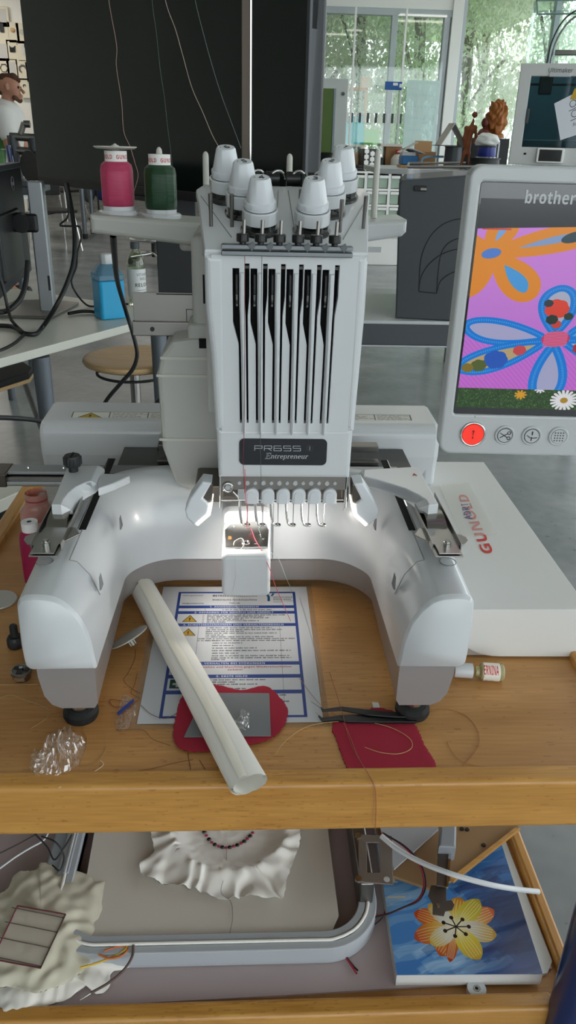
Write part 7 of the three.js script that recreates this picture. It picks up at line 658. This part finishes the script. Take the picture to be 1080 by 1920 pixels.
// ---------- drawer unit and things at the glazed front ----------
{ const z = -10, x0 = 1.2046, x1 = 1.8119, y1 = 0.9598; const o = thing('drawer_unit', 'white shelf unit with pale green see-through drawers by the windows', 'drawer unit', [(x0 + x1) / 2, 0, z - 0.2]); const W = x1 - x0; part(o, 'carcass', [bx(x0, x1, y1 - 0.02, y1, z - 0.45, z, 0.002), bx(x0, x0 + 0.02, 0, y1 - 0.02, z - 0.45, z, 0.002), bx(x1 - 0.02, x1, 0, y1 - 0.02, z - 0.45, z, 0.002), bx(x0, x1, 0, 0.06, z - 0.45, z, 0.002), bx(x0, x1, 0, y1, z - 0.46, z - 0.45, 0)], M.pillar); const cols = 4, rows = 5, cw = (W - 0.04) / cols, rh = (y1 - 0.08) / rows; for (let i = 0; i < cols; i++) for (let j = 0; j < rows; j++) { const d = part(o, 'drawer', [bx(x0 + 0.02 + i * cw + 0.022, x0 + 0.02 + (i + 1) * cw - 0.022, 0.06 + j * rh + 0.018, 0.06 + (j + 1) * rh - 0.018, z - 0.4, z - 0.02, 0.004)], phy(0x9fb5a4, 0.35)); part(d, 'drawer_lip', bx(x0 + 0.02 + i * cw + 0.02, x0 + 0.02 + (i + 1) * cw - 0.02, 0.06 + (j + 1) * rh - 0.05, 0.06 + (j + 1) * rh - 0.02, z - 0.02, z + 0.012, 0.003), M.pillar); } for (let i = 1; i < cols; i++) part(o, 'divider', bx(x0 + 0.02 + i * cw - 0.016, x0 + 0.02 + i * cw + 0.016, 0.06, y1 - 0.02, z - 0.05, z, 0.002), M.pillar); for (let j = 1; j < rows; j++) part(o, 'shelf_board', bx(x0 + 0.02, x1 - 0.02, 0.06 + j * rh - 0.012, 0.06 + j * rh + 0.012, z - 0.05, z - 0.001, 0.002), M.pillar);
  const X = (px) => x0 + (px - 661) * W / 96, S = W / 96; 
  { const p = [X(693), y1, z - 0.2]; const h = thing('checkered_box', 'black box covered with white hexagon tiles on the drawer unit', 'box', p, 0.2, null, true); part(h, 'box_body', bx(-0.1, 0.12, 0, 0.24, -0.1, 0.1, 0.01), M.black); for (let i = 0; i < 3; i++) for (let j = 0; j < 4; j++) part(h, 'hexagon_tile', new THREE.CylinderGeometry(0.031, 0.031, 0.006, 6).rotateX(Math.PI / 2).translate(-0.06 + i * 0.072, 0.035 + j * 0.06 - (i % 2) * 0.025, 0.102), M.pillar); }
  { const h = thing('carton', 'brown carton with a pale lid on the drawer unit', 'cardboard box', [X(738), y1, z - 0.25], 0, null, true); part(h, 'carton_body', bx(-0.09, 0.1, 0.0, 0.27, -0.1, 0.1, 0.004), std(0x8c6846, 0.8)); part(h, 'carton_lid', bx(-0.16, 0.1, 0.27, 0.3, -0.14, 0.12, 0.004), M.cream); }
  { const h = thing('canister', 'cream plastic canister with a red cap on the drawer unit', 'canister', [X(748), y1, z - 0.06], 0, null, true); part(h, 'canister_body', lathe([[0, 0], [0.1, 0], [0.1, 0.14], [0.07, 0.18], [0.035, 0.2], [0, 0.2]]), M.cream); part(h, 'cap', lathe([[0, 0.2], [0.05, 0.2], [0.05, 0.24], [0, 0.24]]), std(0xb8282a, 0.5)); }
  single('cable_coil', 'dark coil of cable lying at the drawer unit edge', 'cable', [new THREE.TorusGeometry(0.06, 0.016, 8, 30).rotateX(1.5).translate(X(670), y1 + 0.022, z - 0.1), new THREE.TorusGeometry(0.055, 0.015, 8, 30).rotateX(1.5).translate(X(671), y1 + 0.05, z - 0.1)], M.dark); single('sack', 'beige paper sack slumped behind the cable coil', 'sack', (() => { const g = new THREE.SphereGeometry(0.11, 24, 16), q = g.attributes.position; for (let i = 0; i < q.count; i++) { const v = new THREE.Vector3().fromBufferAttribute(q, i); const k = 1 + 0.2 * ns(v.x * 9, v.y * 9, v.z * 9); q.setXYZ(i, v.x * k, v.y * k * 0.9, v.z * k * 0.7); } g.computeVertexNormals(); g.computeBoundingBox(); g.translate(X(671), y1 - g.boundingBox.min.y, z - 0.32); return g; })(), std(0xc2a98a, 0.9)); single('black_case', 'small black case between the hexagon box and the carton', 'case', bx(X(710), X(720), y1, y1 + 0.15, z - 0.3, z - 0.1, 0.01), M.dark);
}
{ const z = -10.6; const bX = 0.8254, bX2 = 1.1690, yt = 1.9450, yb = 1.2099; const o = thing('whiteboard', 'light grey board on a frame behind the green screen panel', 'whiteboard', [(bX + bX2) / 2, 0, z]); part(o, 'board', bx(bX, bX2, yb, yt, z - 0.03, z, 0.01), std(0xb6bdbb, 0.6)); part(o, 'support', [bx(bX + 0.03, bX + 0.07, 0, yb, z - 0.03, z, 0), bx(bX2 - 0.07, bX2 - 0.03, 0, yb, z - 0.03, z, 0)], M.frame); part(o, 'magnet', cyl(0, 0, 0.01, 0, 0.02).rotateX(Math.PI / 2).translate(bX2 - 0.06, yt - 0.16, z), M.charcoal); }
{ const z = -5.2, x0 = 0.3565, x1 = 0.4900, yt = 1.5646, yb = 1.2213; const o = thing('green_panel', 'dark olive green display panel on a black foot behind the big screen', 'display panel', [(x0 + x1) / 2, 0, z]); part(o, 'panel', bx(x0 - 0.25, x1, yb, yt, z - 0.03, z, 0.004), std(0x4d6a17, 0.5)); part(o, 'panel_edge', bx(x1, x1 + 0.012, yb, yt, z - 0.03, z + 0.002, 0), M.deskleg); part(o, 'foot', [lathe([[0, 0.02], [0.05, 0.02], [0.035, 0.06], [0.09, 0.14], [0, 0.14]], [x1 - 0.06, yb - 0.14, z - 0.02], 24)], M.black, 'black funnel-shaped foot'); part(o, 'stand', [bx(x1 - 0.09, x1 - 0.03, 0, yb - 0.11, z - 0.05, z + 0.01, 0.004), bx(x1 - 0.25, x1 + 0.1, 0, 0.03, z - 0.2, z + 0.15, 0.01)], M.dark); }
{ // glass partition with its row of safety marks
  const z = -11.1, x0 = 1.1548, x1 = 2.3986, yM = 1.5478; const o = thing('glass_partition', 'clear glass partition with a row of dark and white safety marks', 'glass partition', [(x0 + x1) / 2, 0, z]); const e = [1.2687, 1.8888]; const xs = [x0, e[0], e[1], x1]; for (let i = 0; i < 3; i++) part(o, 'pane', bx(xs[i] + 0.012, xs[i + 1] - 0.012, 0.02, 2.74, z - 0.005, z + 0.005, 0), M.pane); for (const x of e) part(o, 'pane_edge', bx(x - 0.012, x + 0.012, 0.02, 2.74, z - 0.012, z + 0.012, 0.002), M.pillar);
  const n = 24; for (let i = 0; i < n; i++) { const x = x0 + (x1 - x0) * (i + 0.5) / n, w = (x1 - x0) / n * 0.3; part(o, 'safety_mark', bx(x - w, x + w, yM - 0.055, yM + 0.055, z + 0.006, z + 0.009, 0), i % 2 ? M.pillar : M.charcoal); } part(o, 'floor_rail', bx(x0, x1, 0, 0.02, z - 0.02, z + 0.02, 0), M.frame); }
{ const z = -10.8, x0 = 1.9081, x1 = 2.3166, yt = 1.9664; const o = thing('frosted_panel', 'pale blue frosted panel dotted with small holes beside the window frame', 'panel', [(x0 + x1) / 2, 0, z]); part(o, 'panel', bx(x0, x1, 0.04, yt, z - 0.01, z, 0.003), new THREE.MeshPhysicalMaterial({ color: 0xe6f5f4, roughness: 0.6, transmission: 0.55, thickness: 0 })); part(o, 'panel_foot', [bx(x0, x1, 0, 0.04, z - 0.1, z + 0.1, 0.004)], M.frame); const dots = []; for (let i = 0; i < 9; i++) for (let j = 0; j < 9; j++) dots.push(new THREE.CylinderGeometry(0.006, 0.006, 0.003, 8).rotateX(Math.PI / 2).translate(x0 + 0.04 + i * (x1 - x0 - 0.08) / 8, 0.9 + j * 0.13, z + 0.001)); const d = part(o, 'hole_grid', dots, std(0x9fc4c4, 0.6)); d.userData.kind = 'stuff'; }
{ const z = -12.6; const x0 = 1.2863, x1 = 1.6318; const o = thing('yellow_rack', 'yellow wooden rack with a turquoise sheet outside the glass', 'rack', [(x0 + x1) / 2, 0, z]); const yt = 1.9667; part(o, 'rack_post', bx(x0 + 0.0, x0 + 0.06, 0, yt, z - 0.05, z, 0.004), std(0xd99a3a, 0.7)); part(o, 'rack_post', bx(x1 - 0.0, x1 + 0.04, 0, yt, z - 0.05, z, 0.004), std(0xd9b070, 0.7)); part(o, 'rack_shelf', bx(x0, x1 + 0.04, yt - 0.03, yt, z - 0.4, z, 0.004), std(0xd99a3a, 0.7)); part(o, 'turquoise_sheet', bx(1.3137, 1.6447, 1.2343, 1.5996, z + 0.02, z + 0.05, 0.003), phy(0x1fc4cc, 0.4)); part(o, 'lime_sheet', bx(1.6540, 1.8712, 1.2278, 1.4362, z + 0.0, z + 0.02, 0.003), phy(0x8fd26a, 0.5));
  const b = single('parcel', 'white and brown parcel on top of the yellow rack', 'parcel', bx(1.5862, 1.7010, yt, yt + 0.14, z - 0.3, z - 0.05, 0.004), std(0xe3c49a, 0.8)); }
{ const z = -11.084; const x0 = 1.6815, x1 = 1.8946, y0 = 1.8670, y1 = 1.9600; const o = thing('blue_sign', 'small blue sign with white writing on the glass', 'sign', [(x0 + x1) / 2, y0, z]); part(o, 'plate', bx(x0, x1, y0, y1, z - 0.01, z, 0.003), std(0x1f5ea8, 0.5)); part(o, 'white_text', [bx(x0 + 0.1, x0 + 0.16, y0 + 0.05, y0 + 0.08, z, z + 0.002, 0), bx(x0 + 0.18, x0 + 0.22, y0 + 0.03, y0 + 0.07, z, z + 0.002, 0)], M.pillar); }
{ const x = 1.4742; const o = thing('storage_bin', 'white storage box with a faint label on the floor below the drawer unit', 'box', [x, 0, -9.4]); part(o, 'bin_body', bx(x - 0.55, x + 0.28, 0.0, 0.3, -9.7, -9.3, 0.01), M.pillar); part(o, 'bin_lid', bx(x - 0.57, x + 0.3, 0.3, 0.335, -9.72, -9.28, 0.01), M.pillar); part(o, 'label_print', bx(x - 0.25, x + 0.02, 0.14, 0.2, -9.301, -9.297, 0), M.panelgrey); const sh = single('shoe', 'brown leather shoe lying on the white storage box', 'shoe', (() => { const g = new THREE.SphereGeometry(0.12, 24, 14), q = g.attributes.position; for (let i = 0; i < q.count; i++) { const X = q.getX(i); q.setXYZ(i, X * 1.2, Math.max(-0.03, q.getY(i) * (0.5 + (X > 0 ? 0.35 * X / 0.12 : 0))), q.getZ(i) * 0.5); } g.computeVertexNormals(); g.translate(x + 0.12, 0.368, -9.4); return g; })(), std(0x4f3526, 0.6)); }
// ---------- garden outside ----------
{ const g = struct('lawn', uvBox(bx(-8, 22, -0.3, -0.12, -45, FZ - 0.12, 0), 1), std(0x6f8f4c, 1)); g.userData.kind = 'stuff'; g.userData.label = 'green lawn outside the windows'; g.name = 'lawn';
  struct('outside_ground', bx(RX1 + 0.3, 25, -0.3, -0.12, FZ, 8, 0), std(0x9a9c90, 1)); struct('terrace', bx(-12, 12, -0.3, -0.12, RZ1 + 0.3, 20, 0), std(0x9a9c90, 1)); }
const leafGeo = (() => { const s = new THREE.Shape(); s.moveTo(0, -0.036); s.quadraticCurveTo(0.034, 0, 0, 0.044); s.quadraticCurveTo(-0.034, 0, 0, -0.036); const g = new THREE.ShapeGeometry(s, 3); const p = g.attributes.position; for (let i = 0; i < p.count; i++) p.setZ(i, Math.abs(p.getX(i)) * 0.4); g.computeVertexNormals(); return g; })();
const leafMat = new THREE.MeshPhysicalMaterial({ color: 0xffffff, roughness: 0.9, transmission: 0.5, thickness: 0, side: THREE.DoubleSide });
const treeKinds = ['pale birch with loose hanging leaves', 'light green ash with a broad crown', 'bright green maple full of leaves', 'grey-green willow with drooping leaves'];
function tree(x, z, h, w, n, tone, label) {
  const o = thing('garden_tree', label, 'tree', [x, -0.12, z], 0, null, true); part(o, 'trunk', [tube([[0, 0, 0], [0.05, h * 0.3, 0.04], [-0.04, h * 0.6, 0], [0.02, h * 0.92, 0.05]], 0.09, 20, 8), ...[0, 1, 2, 3, 4, 5].map((i) => tube([[0, h * (0.25 + i * 0.1), 0], [w * 0.3 * Math.cos(i * 2.3), h * (0.34 + i * 0.1), w * 0.3 * Math.sin(i * 2.3)], [w * 0.6 * Math.cos(i * 2.3), h * (0.4 + i * 0.1), w * 0.6 * Math.sin(i * 2.3)]], 0.03, 10, 6))], std(0x8d8a7c, 0.9));
  const im = shadows(new THREE.InstancedMesh(leafGeo, leafMat, n)); im.name = 'foliage'; im.userData.kind = 'stuff'; const m = new THREE.Matrix4(), q = new THREE.Quaternion(), c = new THREE.Color(); const blobs = [...Array(34)].map(() => { const t = rr(0.03, 1), a = rr(0, 6.283), r = w * Math.sqrt(rnd()) * (0.85 + 0.3 * Math.sin(Math.PI * Math.min(1, t * 0.9 + 0.1))); return [r * Math.cos(a), h * t, r * Math.sin(a), rr(0.35, 0.75)]; });
  for (let i = 0; i < n; i++) { const b = blobs[Math.floor(rnd() * blobs.length)], u = Math.cbrt(rnd()) * b[3], th = rr(0, 6.283), ph = Math.acos(rr(-1, 1)); q.setFromEuler(new THREE.Euler(rr(-1.6, 1.6), rr(0, 6.28), rr(-1.2, 1.2))); const s = rr(0.8, 1.6); m.compose(new THREE.Vector3(b[0] + u * Math.sin(ph) * Math.cos(th), Math.max(0.1, b[1] + u * Math.cos(ph)), b[2] + u * Math.sin(ph) * Math.sin(th)), q, new THREE.Vector3(s, s, s)); im.setMatrixAt(i, m); c.setHSL(tone[0] + rr(-0.02, 0.02), tone[1] + rr(-0.08, 0.08), tone[2] + rr(-0.08, 0.08)); im.setColorAt(i, c); }
  bases.set(im, null); o.add(im); return o;
}
const tones = [[0.25, 0.34, 0.84], [0.24, 0.38, 0.8], [0.26, 0.46, 0.74], [0.23, 0.3, 0.85]];
[[0.9, -15.5, 6.2, 1.0, 0, 'seen between the first window posts'], [2.0, -16.5, 6.8, 1.1, 3, 'behind the middle window bay'], [2.75, -14.6, 5.6, 0.8, 2, 'close to the window corner post'], [3.9, -16.2, 7.0, 1.2, 1, 'behind the tall window beside the pillar'], [5.2, -15.4, 6.6, 1.1, 0, 'outside the tall window above the printer'], [1.3, -18.5, 7.4, 1.3, 1, 'deeper in the garden behind the glass partition'], [3.1, -19.0, 7.6, 1.4, 3, 'deep in the garden behind the white pillar'], [5.0, -19.2, 7.6, 1.4, 1, 'deep in the garden behind the tall window'], [6.6, -17.5, 7.0, 1.3, 3, 'outside beyond the printer hood']].forEach(([x, z, h, w, k, where]) => tree(x, z, h, w, 10500, tones[k], treeKinds[k] + ' ' + where));

renderer.render(scene, camera);
